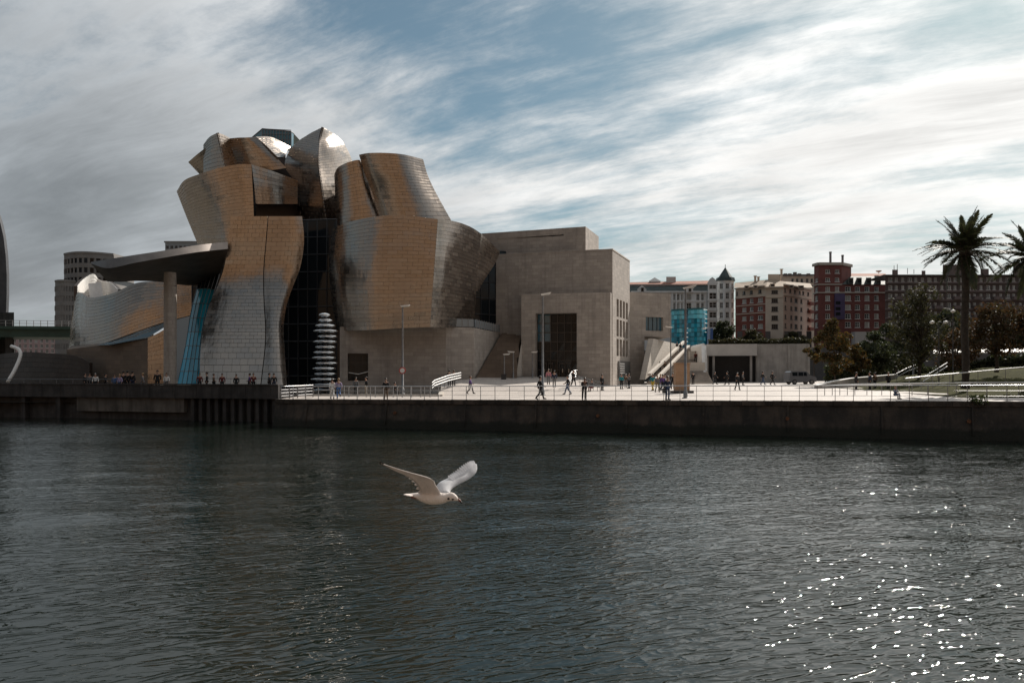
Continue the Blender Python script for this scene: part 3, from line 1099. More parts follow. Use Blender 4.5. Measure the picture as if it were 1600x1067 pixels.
# canopy and its column
def canopy():
    S_ = [((142, 412, 88), (142, 409.5, 88.2), (168, 440, 99.5), (160, 425, 99.5)),
          ((169, 419, 86), (172, 404.5, 86.4), (190, 440.5, 100), (190, 425, 100)),
          ((210, 411, 86.3), (210, 398.5, 86.8), (214, 439, 101), (214, 424, 101)),
          ((260, 402, 88), (260, 391, 88.6), (255, 441, 102), (255, 424, 102)),
          ((309, 394, 91), (309, 383, 91.6), (295, 446, 103), (295, 424, 103)),
          ((356, 389, 95), (356, 378, 95.6), (340, 441, 104), (340, 415, 104))]
    mb = MB()
    n_ = 60
    prof = []
    for k in range(4):
        arr = np.array([tuple(P(*s[k])) for s in S_])
        prof.append(catmull(arr, np.linspace(0, 1, n_), 0))
    nb, ntp, fb, ft = prof
    mb.grid([[tuple(p) for p in ntp], [tuple(p) for p in nb]], 0)          # fascia
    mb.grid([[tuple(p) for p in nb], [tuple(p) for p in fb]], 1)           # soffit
    mb.grid([[tuple(p) for p in ft], [tuple(p) for p in ntp]], 0)          # top
    mb.grid([[tuple(p) for p in fb], [tuple(p) for p in ft]], 0)
    mb.poly([tuple(nb[0]), tuple(ntp[0]), tuple(ft[0]), tuple(fb[0])], 1)
    mb.poly([tuple(nb[-1]), tuple(fb[-1]), tuple(ft[-1]), tuple(ntp[-1])], 1)
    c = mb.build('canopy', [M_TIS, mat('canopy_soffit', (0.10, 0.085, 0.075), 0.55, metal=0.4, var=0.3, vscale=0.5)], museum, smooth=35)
    for k in range(6):                                                    # steel ribs at the building end
        t_ = k / 5
        m_ = MB()
        m_.tube([P(304 + 8 * k, 402 - k, 99), P(308 + 7 * k, 420 - 2 * k, 104)], 0.12, 5)
        m_.build('rib', M_GALV, c)
    m_ = MB()
    p = P(266, 600, 93)
    m_.lathe([(0.78, 0), (0.72, 1), (0.70, 14), (0.72, PZ(434, 93) - p.z)], (p.x, p.y, p.z - 1.0), 28)
    m_.build('column', M_STONE, museum, smooth=40)
canopy()

# long low wing on the left
clad('titanium_wing', [
    [(113, 492, 130), (121, 458, 123), (140, 465, 117.5), (174, 459, 113.5), (214, 442, 111.5), (255, 440, 110.5), (300, 440, 110)],
    [(110, 520, 130), (119, 502, 122.5), (140, 503, 117), (172, 496, 113), (214, 480, 111), (255, 472, 110.2), (300, 466, 110)],
    [(108, 548, 130), (118, 546, 122), (140, 542, 116.5), (170, 534, 112.8), (214, 518, 111), (255, 504, 110), (300, 492, 110)]], 1.4, 0.46)
clad('titanium_scroll', [
    [(121, 447, 125), (131, 436, 128), (146, 428, 130), (156, 438, 131), (170, 440, 128), (184, 452, 121)],
    [(121, 470, 125), (131, 464, 128), (146, 460, 130), (156, 462, 131), (170, 466, 128), (184, 470, 121)]], 1.4, 0.46, m_panel=M_WHITE)
mb = MB()
mb.poly([P(138, 443, 127), P(158, 441, 127), P(162, 466, 126), P(140, 466, 126)])
mb.build('scroll_lining', M_WHITE, museum)
mb = MB()
ring = [P(150, 539, 109), P(177, 533, 108), P(256, 505, 107), P(256, 512, 104), P(231, 527, 104), P(170, 539, 106)]
mb.poly(ring)
mb.build('skylight', M_BLUEG, museum)
mb = MB()
mb.prism([xy(104, 112), xy(232, 104), xy(240, 120), xy(112, 126)], 1.6, [PZ(546, 112), PZ(530, 104), PZ(520, 120), PZ(540, 126)])
mb.build('low_wall', brick_mat('brown_limestone', (0.20, 0.155, 0.12), (0.12, 0.095, 0.08), 1.2, 0.6, 0.014, 0.8, 0.15, 0.5, 0.4), museum)
clad('titanium_wing', [[(231, 528, 103.8), (244, 522, 103.6), (258, 514, 103.5)], [(231, 560, 103.8), (244, 558, 103.6), (258, 556, 103.5)], [(231, 600, 103.8), (244, 600, 103.6), (258, 600, 103.5)]], 1.0, 0.6)
# dark curved base running out to the left
clad('titanium_base', [[(-60, 560, 120), (0, 553, 116), (40, 550, 112), (80, 552, 109), (118, 556, 107), (140, 566, 106)],
                       [(-60, 604, 120), (0, 604, 115), (40, 604, 111), (80, 604, 108), (118, 604, 106), (140, 604, 105)]], 1.4, 0.7, m_panel=mat('dark_bronze_panel', (0.05, 0.036, 0.028), 0.5, metal=0.5, rnd=0.2))
mb = MB()
arr = [P(12, 597, 100), P(22, 580, 101), P(30, 562, 102), P(32, 552, 102.5), P(28, 545, 103), P(18, 541, 104)]
arr = catmull(np.array([tuple(p) for p in arr]), np.linspace(0, 1, 20), 0)
mb.tube([tuple(p) for p in arr], 0.22, 8)
mb.build('curved_handrail', M_WHITE, museum, smooth=True)

# limestone plinth under the drum and terrace
mb = MB()
zt = 9.95
ring = [xy(531, 95.2), xy(610, 94.8), xy(697, 95.4), xy(741, 97), xy(782, 110), xy(760, 116), xy(531, 116)]
# front wall with one recessed picture window
def wall_holes(mb, a, b, z0, z1, holes, reveal, m=0):
    """vertical wall from plan point a to b (outside on the right of a->b), with real openings; holes: (s0,s1,z0,z1) in metres along the wall"""
    a = Vector((a[0], a[1], 0)); b = Vector((b[0], b[1], 0))
    u = (b - a).normalized(); L = (b - a).length; n = Vector((u.y, -u.x, 0))
    ss = sorted(set([0.0, L] + [h[0] for h in holes] + [h[1] for h in holes]))
    zs = sorted(set([z0, z1] + [h[2] for h in holes] + [h[3] for h in holes]))
    def pt(s, z, o=0.0):
        return a + u * s - n * o + Vector((0, 0, z))
    for i in range(len(ss) - 1):
        for k in range(len(zs) - 1):
            sm, zm = (ss[i] + ss[i + 1]) / 2, (zs[k] + zs[k + 1]) / 2
            if any(h[0] < sm < h[1] and h[2] < zm < h[3] for h in holes):
                continue
            mb.poly([pt(ss[i], zs[k]), pt(ss[i + 1], zs[k]), pt(ss[i + 1], zs[k + 1]), pt(ss[i], zs[k + 1])], m)
    for s0, s1, y0, y1 in holes:
        r = reveal
        mb.poly([pt(s0, y0), pt(s0, y0, r), pt(s1, y0, r), pt(s1, y0)], m)
        mb.poly([pt(s0, y1), pt(s1, y1), pt(s1, y1, r), pt(s0, y1, r)], m)
        mb.poly([pt(s0, y0), pt(s0, y1), pt(s0, y1, r), pt(s0, y0, r)], m)
        mb.poly([pt(s1, y0), pt(s1, y0, r), pt(s1, y1, r), pt(s1, y1)], m)
    return u, n, L
x531, x697 = xy(531, 95.2), xy(697, 95.4)
s0 = PX(543, 95.2) - x531[0]; s1 = PX(575, 95.2) - x531[0]
wz0, wz1 = PZ(595, 95.2), PZ(552, 95.2)
u_, n_, L_ = wall_holes(mb, x531, x697, 1.6, zt, [(s0, s1, wz0, wz1)], 0.5)
wall_holes(mb, x697, xy(741, 97), 1.6, zt, [], 0)
wall_holes(mb, xy(741, 97), xy(782, 110), 1.6, zt, [], 0)
wall_holes(mb, xy(531, 112), x531, 1.6, zt, [], 0)
mb.poly([(x, y, zt - 0.004) for x, y in ring])
pl = mb.build('plinth', M_STONE, museum)
# picture window in the plinth
mb = MB()
a = Vector((*x531, 0))
mb.poly([a + u_ * s0 - n_ * 0.45 + Vector((0, 0, wz0)), a + u_ * s1 - n_ * 0.45 + Vector((0, 0, wz0)), a + u_ * s1 - n_ * 0.45 + Vector((0, 0, wz1)), a + u_ * s0 - n_ * 0.45 + Vector((0, 0, wz1))])
win = mb.build('window', mat('window_back', (0.02, 0.02, 0.022), 0.25), museum)
for r_ in range(3):
    for c_ in range(3):
        m_ = MB()
        ws, hs = (s1 - s0) / 3, (wz1 - wz0) / 3
        m_.obox(a, u_, n_, s0 + ws * c_ + 0.1, s0 + ws * (c_ + 1) - 0.1, -0.4, -0.33, wz0 + hs * r_ + 0.12, wz0 + hs * (r_ + 1) - 0.12)
        m_.build('pane', M_GLASSD, win, rnd=True)
m_ = MB()
m_.tube([a + u_ * (s0 + 0.05) - n_ * 0.28 + Vector((0, 0, wz0 + 1.0)), a + u_ * ((s0 + s1) / 2) - n_ * 0.28 + Vector((0, 0, wz0 + 0.8)), a + u_ * (s1 - 0.05) - n_ * 0.28 + Vector((0, 0, wz0 + 1.1))], 0.05, 6)
m_.build('window_bar', M_WHITE, win)
# terrace balustrade: posts and glass
ta = Vector((*xy(703, 95.8), zt)); tb = Vector((*xy(741, 97.2), zt)); tc_ = Vector((*xy(781, 109.6), zt))
for (p, q, k_) in ((ta, tb, 4), (tb, tc_, 11)):
    for k in range(k_ + 1):
        o = p.lerp(q, k / k_)
        m_ = MB(); m_.box(o.x - 0.04, o.x + 0.04, o.y - 0.04, o.y + 0.04, zt, zt + 1.15); m_.build('balustrade_post', M_GALV, museum)
        if k < k_:
            o2 = p.lerp(q, (k + 1) / k_)
            m_ = MB(); m_.poly([o.lerp(o2, .06) + Vector((0, 0, .1)), o.lerp(o2, .94) + Vector((0, 0, .1)), o.lerp(o2, .94) + Vector((0, 0, 1.05)), o.lerp(o2, .06) + Vector((0, 0, 1.05))])
            m_.build('balustrade_glass', mat('rail_glass', (0.22, 0.25, 0.27), 0.08), museum)

# stair rising between plinth and entrance block
for k in range(32):
    t_ = k / 32
    d0 = 97.3 + 12.6 * t_
    zst = 3.9 + (zt - 3.9) * (k + 1) / 32
    xl = PX(741, 97) + 0.25 + (PX(782, 110) - PX(741, 97)) * t_
    xr = PX(814, 105.9) - 0.3 if d0 > 103 else PX(808, d0)
    m_ = MB(); m_.box(xl, max(xr, xl + 3), d0, d0 + 0.42, zst - 0.5, zst)
    m_.build('step', MATS['brown_limestone'], museum)
# slanted cheek wall at the foot of the entrance block
mb = MB()
for_p = [P(806, 588, 104), P(814.5, 588, 104.5), P(814.5, 537, 104.8)]
back = [p + Vector((0.6, 5, 0)) for p in for_p]
mb.poly(for_p); mb.poly(back[::-1]); mb.poly([for_p[0], for_p[2], back[2], back[0]]); mb.poly([for_p[1], back[1], back[2], for_p[2]])
mb.build('cheek_wall', M_STONE_PALE, museum)

# main limestone block
FL, FR, SR = xy(775, 110), xy(957, 105), xy(984, 116)
bk = (SR[0] - FR[0], SR[1] - FR[1])
BL = (FL[0] + bk[0] * 2.2, FL[1] + bk[1] * 2.2)
z2 = PZ(390.6, 105)
mb = MB()
wall_holes(mb, FL, FR, 1.6, z2, [], 0)
# side wall: three rows of four slits and the doorway board
Lside = math.hypot(*bk)
holes = []
cols = [(0.22, 0.34), (0.40, 0.52), (0.58, 0.70), (0.76, 0.88)]
rowsz = [(PZ(494, 107), PZ(466, 107)), (PZ(525, 107), PZ(498, 107)), (PZ(556, 107), PZ(529, 107))]
for a_, b_ in rowsz:
    for c0, c1 in cols:
        holes.append((Lside * c0, Lside * c1, a_, b_))
us_, ns_, _ = wall_holes(mb, FR, SR, 1.6, z2, holes, 0.45)
wall_holes(mb, SR, (SR[0] - 14, SR[1] + 5), 1.6, z2, [], 0)
wall_holes(mb, (FL[0] + bk[0], FL[1] + bk[1]), FL, 1.6, z2, [], 0)
mb.poly([(FL[0], FL[1], z2), (FR[0], FR[1], z2), (SR[0], SR[1], z2), (FL[0] + bk[0], FL[1] + bk[1], z2)])
mb.build('stone_block', M_STONE, museum)
oS = Vector((*FR, 0))
for h in holes:
    m_ = MB(); m_.obox(oS, us_, ns_, h[0], h[1], -0.46, -0.42, h[2], h[3]); w_ = m_.build('window', M_GLASSD, museum, rnd=True)
    m_ = MB(); mid = (h[0] + h[1]) / 2; m_.obox(oS, us_, ns_, mid - 0.04, mid + 0.04, -0.43, -0.36, h[2], h[3]); m_.build('mullion', M_DARKM, w_)
# parapet capping
m_ = MB(); m_.obox(oS, us_, ns_, -0.05, Lside, -0.5, 0.06, z2, z2 + 0.16); m_.build('parapet', M_STONE_PALE, museum)
uF = (Vector((*FR, 0)) - Vector((*FL, 0))).normalized(); nF = Vector((uF.y, -uF.x, 0)); LF = (Vector((*FR, 0)) - Vector((*FL, 0))).length
m_ = MB(); m_.obox(Vector((*FL, 0)), uF, nF, 0, LF - 0.1, -0.5, 0.05, z2 + 0.003, z2 + 0.15); m_.build('parapet', M_STONE, museum)
# notice board by the corner
m_ = MB(); m_.obox(oS, us_, ns_, Lside * 0.28, Lside * 0.98, 0.02, 0.14, PZ(591, 108), PZ(564, 108)); bd = m_.build('notice_board', mat('board_grey', (0.10, 0.095, 0.09), 0.5), museum)
for k in range(5):
    m_ = MB(); zb_ = PZ(569 + k * 3.6, 108); m_.obox(oS, us_, ns_, Lside * 0.36, Lside * 0.62, 0.14, 0.15, zb_, zb_ + 0.16); m_.build('notice_sheet', M_WHITE, bd)

# upper setback block
A3, B3, C3 = xy(752, 113.5), xy(915, 108), xy(935.4, 116)
z3 = PZ(354, 108)
mb = MB()
zgroove = PZ(371, 111)
wall_holes(mb, A3, B3, z2 - 0.2, z3, [((Vector((*B3, 0)) - Vector((*A3, 0))).length * 0.16, (Vector((*B3, 0)) - Vector((*A3, 0))).length * 0.8, zgroove - 0.08, zgroove + 0.08)], 0.25)
wall_holes(mb, B3, C3, z2 - 0.2, z3, [], 0)
mb.poly([(*A3, z3), (*B3, z3), (*C3, z3), (A3[0] + C3[0] - B3[0], A3[1] + C3[1] - B3[1], z3)])
wall_holes(mb, C3, (A3[0] + C3[0] - B3[0], A3[1] + C3[1] - B3[1]), z2 - 0.2, z3, [], 0)
mb.build('stone_block', M_STONE, museum)

# entrance portal block with its tall glazed opening
PL, PR = xy(814.5, 105.9), xy(954, 103.4)
z1_ = PZ(457.5, 104)
uP = (Vector((*PR, 0)) - Vector((*PL, 0))).normalized()
LP = (Vector((*PR, 0)) - Vector((*PL, 0))).length
o0 = LP * (837 - 814.5) / 139.5; o1 = LP * (902 - 814.5) / 139.5
oz0, oz1 = 2.4, PZ(489.5, 105)
mb = MB()
u1, n1, _ = wall_holes(mb, PL, PR, 1.6, z1_, [(o0, o1, oz0, oz1)], 1.6)
wall_holes(mb, (PL[0] - n1.x * 6, PL[1] - n1.y * 6), PL, 1.6, z1_, [], 0)
wall_holes(mb, PR, (PR[0] - n1.x * 3, PR[1] - n1.y * 3), 1.6, z1_, [], 0)
q0 = Vector((*PL, 0)); q1 = Vector((*PR, 0))
mb.poly([q0 + Vector((0, 0, z1_)), q1 + Vector((0, 0, z1_)), q1 - n1 * 6 + Vector((0, 0, z1_)), q0 - n1 * 6 + Vector((0, 0, z1_))])
mb.build('portal', M_STONE, museum)
# glazing: panes between bronze mullions
fr = MB()
M_BRONZE = mat('bronze_frame', (0.065, 0.055, 0.048), 0.45, metal=0.5, var=0.2, vscale=3)
nx, nz = 6, 8
for i in range(nx + 1):
    s = o0 + (o1 - o0) * i / nx
    fr.obox(q0, u1, n1, s - 0.05, s + 0.05, -1.55, -1.35, oz0, oz1)
for k in range(nz + 1):
    z = oz0 + (oz1 - oz0) * k / nz
    fr.obox(q0, u1, n1, o0, o1, -1.53, -1.38, z - 0.05, z + 0.05)
gz_ = fr.build('entrance_glazing', M_BRONZE, museum)
for i in range(nx):
    for k in range(nz):
        m_ = MB()
        sA, sB = o0 + (o1 - o0) * i / nx + .05, o0 + (o1 - o0) * (i + 1) / nx - .05
        zA, zB = oz0 + (oz1 - oz0) * k / nz + .05, oz0 + (oz1 - oz0) * (k + 1) / nz - .05
        j_ = [random.gauss(0, 0.02) for _ in range(4)]
        m_.poly([q0 + u1 * sA - n1 * (1.5 + j_[0]) + Vector((0, 0, zA)), q0 + u1 * sB - n1 * (1.5 + j_[1]) + Vector((0, 0, zA)), q0 + u1 * sB - n1 * (1.5 + j_[2]) + Vector((0, 0, zB)), q0 + u1 * sA - n1 * (1.5 + j_[3]) + Vector((0, 0, zB))])
        m_.build('pane', M_BLUEG if (i < 2 and k >= 5) else M_GLASSD, gz_, rnd=True)
# floor slabs and pale shapes of the lobby seen through the entrance
for (sa, sb, za, zb) in ((o0 + 2.6, o0 + 3.5, 5.3, 7.2), (o0 + 3.7, o1 - 0.2, 6.2, 7.6), (o0 + 3.9, o1 - 0.3, 8.4, 9.4), (o0 + 2.5, o0 + 3.3, 8.0, 8.8)):
    pass
# doors
for k, (a_, b_) in enumerate(((0.10, 0.24), (0.27, 0.40), (0.55, 0.68), (0.70, 0.83))):
    m_ = MB()
    sA, sB = o0 + (o1 - o0) * a_, o0 + (o1 - o0) * b_
    for (x0, x1, zz0, zz1) in ((sA, sA + 0.1, 2.9, 5.2), (sB - 0.1, sB, 2.9, 5.2), (sA + 0.1, sB - 0.1, 5.05, 5.2), (sA + 0.1, sB - 0.1, 2.9, 3.2)):
        m_.obox(q0, u1, n1, x0, x1, -1.34, -1.22, zz0 + 0.6, zz1 + 0.6)
    dr = m_.build('door', M_BRONZE, museum)
    m_ = MB(); m_.obox(q0, u1, n1, sB - 0.3, sB - 0.25, -1.2, -1.12, 4.5, 5.0); m_.build('handle', M_STEEL, dr)

# block to the right of the side wall, with its blue window and the leaning white wall
I0, I1_ = xy(979, 118), xy(1048, 121)
zi = PZ(457, 119)
Li = math.hypot(I1_[0] - I0[0], I1_[1] - I0[1])
bw0, bw1 = Li * (1008.6 - 979) / 69, Li * (1038.5 - 979) / 69
mb = MB()
ui, ni, _ = wall_holes(mb, I0, xy(1007, 119.2), 1.6, zi, [], 0)
zc = PZ(526, 119.5)
mb2_h = [(PX(1009, 119.3) - PX(1007, 119.2), PX(1038.5, 120.5) - PX(1007, 119.2), PZ(517, 120), PZ(495.5, 120))]
wall_holes(mb, xy(1007, 119.2), I1_, zc, zi, mb2_h, 0.6)
wall_holes(mb, I1_, (I1_[0], I1_[1] + 14), zc, zi, [], 0)
mb.poly([(*I0, zi), (*I1_, zi), (I1_[0], I1_[1] + 14, zi), (I0[0], I0[1] + 14, zi)])
a7 = xy(1007, 119.2)
mb.poly([(*a7, zc), (a7[0], a7[1] + 12, zc), (I1_[0], I1_[1] + 12, zc), (*I1_, zc)])
mb.poly([(*a7, 1.6), (a7[0] + 0.8, a7[1] + 12, 1.6), (a7[0] + 0.8, a7[1] + 12, zc), (*a7, zc)])
mb.build('stone_block', M_STONE, museum)
hb = mb2_h[0]
o7 = Vector((*a7, 0)); u7 = (Vector((*I1_, 0)) - o7).normalized(); n7 = Vector((u7.y, -u7.x, 0))
m_ = MB(); m_.obox(o7, u7, n7, hb[0], hb[1], -0.55, -0.5, hb[2], hb[3]); bw = m_.build('window', M_BLUEG, museum, rnd=True)
for k in range(1, 4):
    m_ = MB(); s = hb[0] + (hb[1] - hb[0]) * k / 4; m_.obox(o7, u7, n7, s - 0.04, s + 0.04, -0.5, -0.42, hb[2], hb[3]); m_.build('mullion', M_DARKM, bw)
# leaning white wall beside the grand stair
w1 = [P(1008, 593, 112), P(1021, 529, 117.5), P(1063, 538.5, 136), P(1064, 545, 136)]
mb = MB()
thk = Vector((-0.7, 0.5, 0))
mb.poly(w1); mb.poly([p + thk for p in w1][::-1])
for i in range(4):
    a_, b_ = w1[i], w1[(i + 1) % 4]
    mb.poly([a_, a_ + thk, b_ + thk, b_][::-1])
mb.build('leaning_wall', M_STONE_PALE, museum)
for k, (dz, wd) in enumerate(((0.0, 0.35), (-0.75, 0.3))):
    p, q = P(1009, 591, 111.5) + Vector((0.2 + k * 0.8, -0.3 - k * 0.3, dz + 0.35)), P(1064, 537.5, 135) + Vector((0.2 + k * 0.8, -0.3, dz + 0.2))
    u_s = (q - p); up = Vector((0, 0, 0.34)); sd = Vector((0.45, -0.2, 0))
    m_ = MB(); m_.hexa([p, p + sd, q + sd, q, p + up, p + sd + up, q + sd + up, q + up]); m_.build('stair_coping', M_STONE_PALE, museum)
# ------------------------------------------------------------------ the town behind
M_PANE = mat('window_pane', (0.015, 0.018, 0.022), 0.1, spec=0.3, rnd=0.5)
M_PANE_P = mat('pale_blind', (0.34, 0.33, 0.31), 0.5, rnd=0.2)
M_FRAME_W = mat('white_frame', (0.55, 0.54, 0.52), 0.55)
M_FRAME_D = mat('dark_frame', (0.10, 0.09, 0.085), 0.55)
WIN_CACHE = {}

def local_frame(u, inward):
    m = Matrix.Identity(4)
    for i in range(3):
        m[i][0] = u[i]; m[i][1] = inward[i]; m[i][2] = (0, 0, 1)[i]
    return m

def window(parent, pos, u, inward, w_, h_, mf, mg, nx=2, nz=2, fw=0.12, sill=True):
    """window with frame bars, sill and glass, as part > pane; meshes shared between alike windows"""
    key = (round(w_, 2), round(h_, 2), mf.name, mg.name, nx, nz, sill)
    if key not in WIN_CACHE:
        a, b = w_ / 2, h_ / 2
        mb = MB()
        mb.box(-a, -a + fw, -0.05, 0.12, -b, b); mb.box(a - fw, a, -0.05, 0.12, -b, b)
        mb.box(-a + fw, a - fw, -0.05, 0.12, -b, -b + fw); mb.box(-a + fw, a - fw, -0.05, 0.12, b - fw, b)
        for i in range(1, nx):
            x = -a + w_ * i / nx
            mb.box(x - 0.05, x + 0.05, 0.0, 0.1, -b + fw, b - fw)
        for k in range(1, nz):
            z = -b + h_ * k / nz
            mb.box(-a + fw, a - fw, 0.005, 0.095, z - 0.04, z + 0.04)
        if sill:
            mb.box(-a - 0.12, a + 0.12, -0.22, 0.05, -b - 0.16, -b - 0.003)
        me = bpy.data.meshes.new('window'); me.from_pydata(mb.v, [], mb.f); me.materials.append(mf)
        pb = MB(); pb.poly([(-a + fw, 0.14, -b + fw), (a - fw, 0.14, -b + fw), (a - fw, 0.14, b - fw), (-a + fw, 0.14, b - fw)])
        pme = bpy.data.meshes.new('pane'); pme.from_pydata(pb.v, [], pb.f); pme.materials.append(mg)
        at = pme.attributes.new('rnd', 'FLOAT', 'FACE'); at.data.foreach_set('value', [random.random()])
        WIN_CACHE[key] = (me, pme)
    me, pme = WIN_CACHE[key]
    o = link('window', me, parent)
    o.matrix_local = world_inv(parent) @ Matrix.Translation(pos) @ local_frame(u, inward)
    link('pane', pme, o)
    return o

def facade(root, mb, pa, pb, z0, z1, dep, wins, mf, m=0, reveal=0.25, blind=0.25, nx=2, nz=2, sill=True):
    """wall a->b with real window openings. wins: list of (fraction0, fraction1, z0, z1)"""
    a = Vector((pa[0], pa[1], 0)); b = Vector((pb[0], pb[1], 0))
    L = (b - a).length
    holes = [(L * f0, L * f1, y0, y1) for f0, f1, y0, y1 in wins]
    u, n, _ = wall_holes(mb, pa, pb, z0, z1, holes, reveal, m)
    for s0, s1, y0, y1 in holes:
        c = a + u * ((s0 + s1) / 2) - n * (reveal * 0.6) + Vector((0, 0, (y0 + y1) / 2))
        window(root, c, u, -n, round(s1 - s0, 2), round(y1 - y0, 2), mf, M_PANE_P if random.random() < blind else M_PANE, nx, nz, sill=sill)
    return u, n, L

def cornice(root, pa, pb, z, h_, out, m, name='cornice', inset=0.0):
    a = Vector((pa[0], pa[1], 0)); b = Vector((pb[0], pb[1], 0))
    u = (b - a).normalized(); n = Vector((u.y, -u.x, 0))
    mb = MB(); mb.obox(a, u, n, inset, (b - a).length - inset, -0.05, out, z, z + h_)
    return mb.build(name, m, root)

GZ = 8.6
def frac(px, x0, x1):
    return (px - x0) / (x1 - x0)

# --- white town house with turret
D = 225.0
wh = empty('corner_house', (PX(1095, D), D, GZ), 0, 'white ornate town house with pointed slate corner turret', 'building')
M_WH = mat('white_render', (0.74, 0.74, 0.73), 0.8, var=0.1, vscale=0.3)
M_SLATE = mat('green_slate', (0.035, 0.055, 0.055), 0.6, var=0.3, vscale=0.8, bump=0.4, bscale=3)
M_TILE = mat('red_roof_tile', (0.30, 0.115, 0.07), 0.85, var=0.25, vscale=0.8, bump=0.5, bscale=4)
mb = MB()
x0, x1 = 986, 1106
rowsY = [(459, 469.5), (473, 484), (488, 499), (503, 514)]
wins = []
for (ya, yb) in rowsY:
    for (ca, cb) in ((1022, 1026), (1030, 1034), (1038, 1042), (1052, 1055.5), (1057.5, 1062), (1064, 1067), (1072.5, 1080.5), (1088, 1093), (1095.5, 1100)):
        wins.append((frac(ca, x0, x1), frac(cb, x0, x1), PZ(yb, D), PZ(ya, D)))
facade(wh, mb, xy(x0, D), xy(x1, D), GZ, PZ(456, D), 20, wins, M_FRAME_W, blind=0.05)
wins = [(0.15, 0.92, PZ(yb, D), PZ(ya, D)) for ya, yb in ((446, 452), (458, 468), (472.6, 481.5), (488, 497), (503, 512), (517, 526))]
facade(wh, mb, xy(1106, D - 1.2), xy(1121, D - 1.2), GZ, PZ(442, D), 20, wins, M_FRAME_W, blind=0.05)
wall_holes(mb, xy(1106, D), xy(1106, D - 1.2), GZ, PZ(442, D), [], 0)
# gable over the bay
mb.poly([P(1104, 444, D - 1.25), P(1122, 444, D - 1.25), P(1117, 436, D - 1.25), P(1113, 433, D - 1.25), P(1109, 436, D - 1.25)])
mb.build('wall', M_WH, wh)
for k in range(4):
    cornice(wh, xy(1046, D), xy(1105, D), PZ(471.3 + k * 15, D), 0.35, 0.3, M_WH, 'string_course')
    cornice(wh, xy(1105.5, D - 1.2), xy(1121, D - 1.2), PZ(470.5 + k * 15, D), 0.3, 0.3, M_WH, 'string_course')
for x in (1050, 1056.5, 1069, 1084, 1094.3, 1102.5):
    m_ = MB(); m_.box(PX(x, D) - 0.16, PX(x, D) + 0.16, D - 0.32, D + 0.05, GZ, PZ(457, D)); m_.build('pilaster', M_WH, wh)
cornice(wh, xy(986, D), xy(1105.4, D), PZ(457.2, D), 0.4, 0.6, M_WH)
mb = MB()
ys0, ys1 = 456.3, 443.5
mb.poly([P(984, ys0, D - .3), P(1106, ys0, D - .3), P(1106, ys1, D + 2), P(984, ys1 + 1, D + 2)])
rf = mb.build('mansard_roof', M_SLATE, wh)
mb = MB()
mb.poly([P(984, 447, D + 1.4), P(1112, 444.5, D + 1.4), P(1112, 438.5, D + 8), P(984, 441.2, D + 8)])
rf2 = mb.build('roof', M_TILE, wh)
for (xa, xb, ya, yb) in ((1014, 1032, 441, 433.5), (1041, 1056, 440, 432.5)):
    m_ = MB()
    if xa < 1030:
        m_.prism([xy(xa, D + 6), xy(xb, D + 6), xy(xb, D + 9), xy(xa, D + 9)], PZ(442, D + 6), PZ(439.5, D + 6))
        m_.poly([P(xa - 1, 439.5, D + 6), P(xb + 1, 439.5, D + 6), P((xa + xb) / 2, yb, D + 7.5)]); m_.poly([P(xb + 1, 439.5, D + 6), P(xb + 1, 439.5, D + 9), P((xa + xb) / 2, yb, D + 7.5)])
    else:
        m_.prism([xy(xa, D + 6), xy(xb, D + 6), xy(xb - 1, D + 9), xy(xa + 1, D + 9)], PZ(442, D + 6), PZ(yb, D + 6))
    m_.build('attic', M_FRAME_W, rf2)
for (xm, wd, yt) in ((1003, 7, 445.5), (1077, 6, 447)):
    m_ = MB()
    m_.prism([xy(xm - wd, D - .8), xy(xm + wd, D - .8), xy(xm + wd, D + 2), xy(xm - wd, D + 2)], PZ(457, D), PZ(451.5, D))
    m_.poly([P(xm - wd, 451.5, D - .8), P(xm + wd, 451.5, D - .8), P(xm, yt, D - .8)])
    m_.poly([P(xm + wd, 451.5, D - .8), P(xm + wd, 451.5, D + 2), P(xm, yt, D + 2), P(xm, yt, D - .8)])
    m_.poly([P(xm - wd, 451.5, D - .8), P(xm, yt, D - .8), P(xm, yt, D + 2), P(xm - wd, 451.5, D + 2)])
    dm = m_.build('dormer', M_WH, wh)
    m_ = MB(); m_.box(PX(xm - 2, D), PX(xm + 2, D), D - .9, D - .82, PZ(456, D), PZ(450, D)); m_.build('pane', M_PANE, dm, rnd=True)
# turret: octagon with windows and pointed roof
cx_, cy_ = PX(1134, D), D + 0.5
rad = 13.2 * D / F
ring = [(cx_ + rad * math.cos(math.radians(22.5 + 45 * k)), cy_ + rad * math.sin(math.radians(22.5 + 45 * k))) for k in range(8)]
mb = MB()
for k in range(8):
    a_, b_ = ring[k], ring[(k + 1) % 8]
    mx, my = (a_[0] + b_[0]) / 2 - cx_, (a_[1] + b_[1]) / 2 - cy_
    if my < -0.1:
        ws = [(0.22, 0.78, PZ(yb, D), PZ(ya, D)) for ya, yb in ((443.5, 452), (458, 468), (472.6, 482), (488, 497.5), (503, 512), (517, 526))]
        facade(wh, mb, a_, b_, GZ, PZ(439, D), 0, ws, M_FRAME_W, blind=0.0, nz=2)
    else:
        wall_holes(mb, a_, b_, GZ, PZ(439, D), [], 0)
mb.build('turret', M_WH, wh)
for y_ in (441, 455.5, 470.5, 485.5, 500.5):
    m_ = MB(); m_.prism([(cx_ + (p[0] - cx_) * 1.06, cy_ + (p[1] - cy_) * 1.06) for p in ring], PZ(y_, D), PZ(y_ - 1.6, D)); m_.build('turret_band', M_WH, wh)
m_ = MB()
r8 = [(cx_ + (p[0] - cx_) * 1.16, cy_ + (p[1] - cy_) * 1.16) for p in ring]
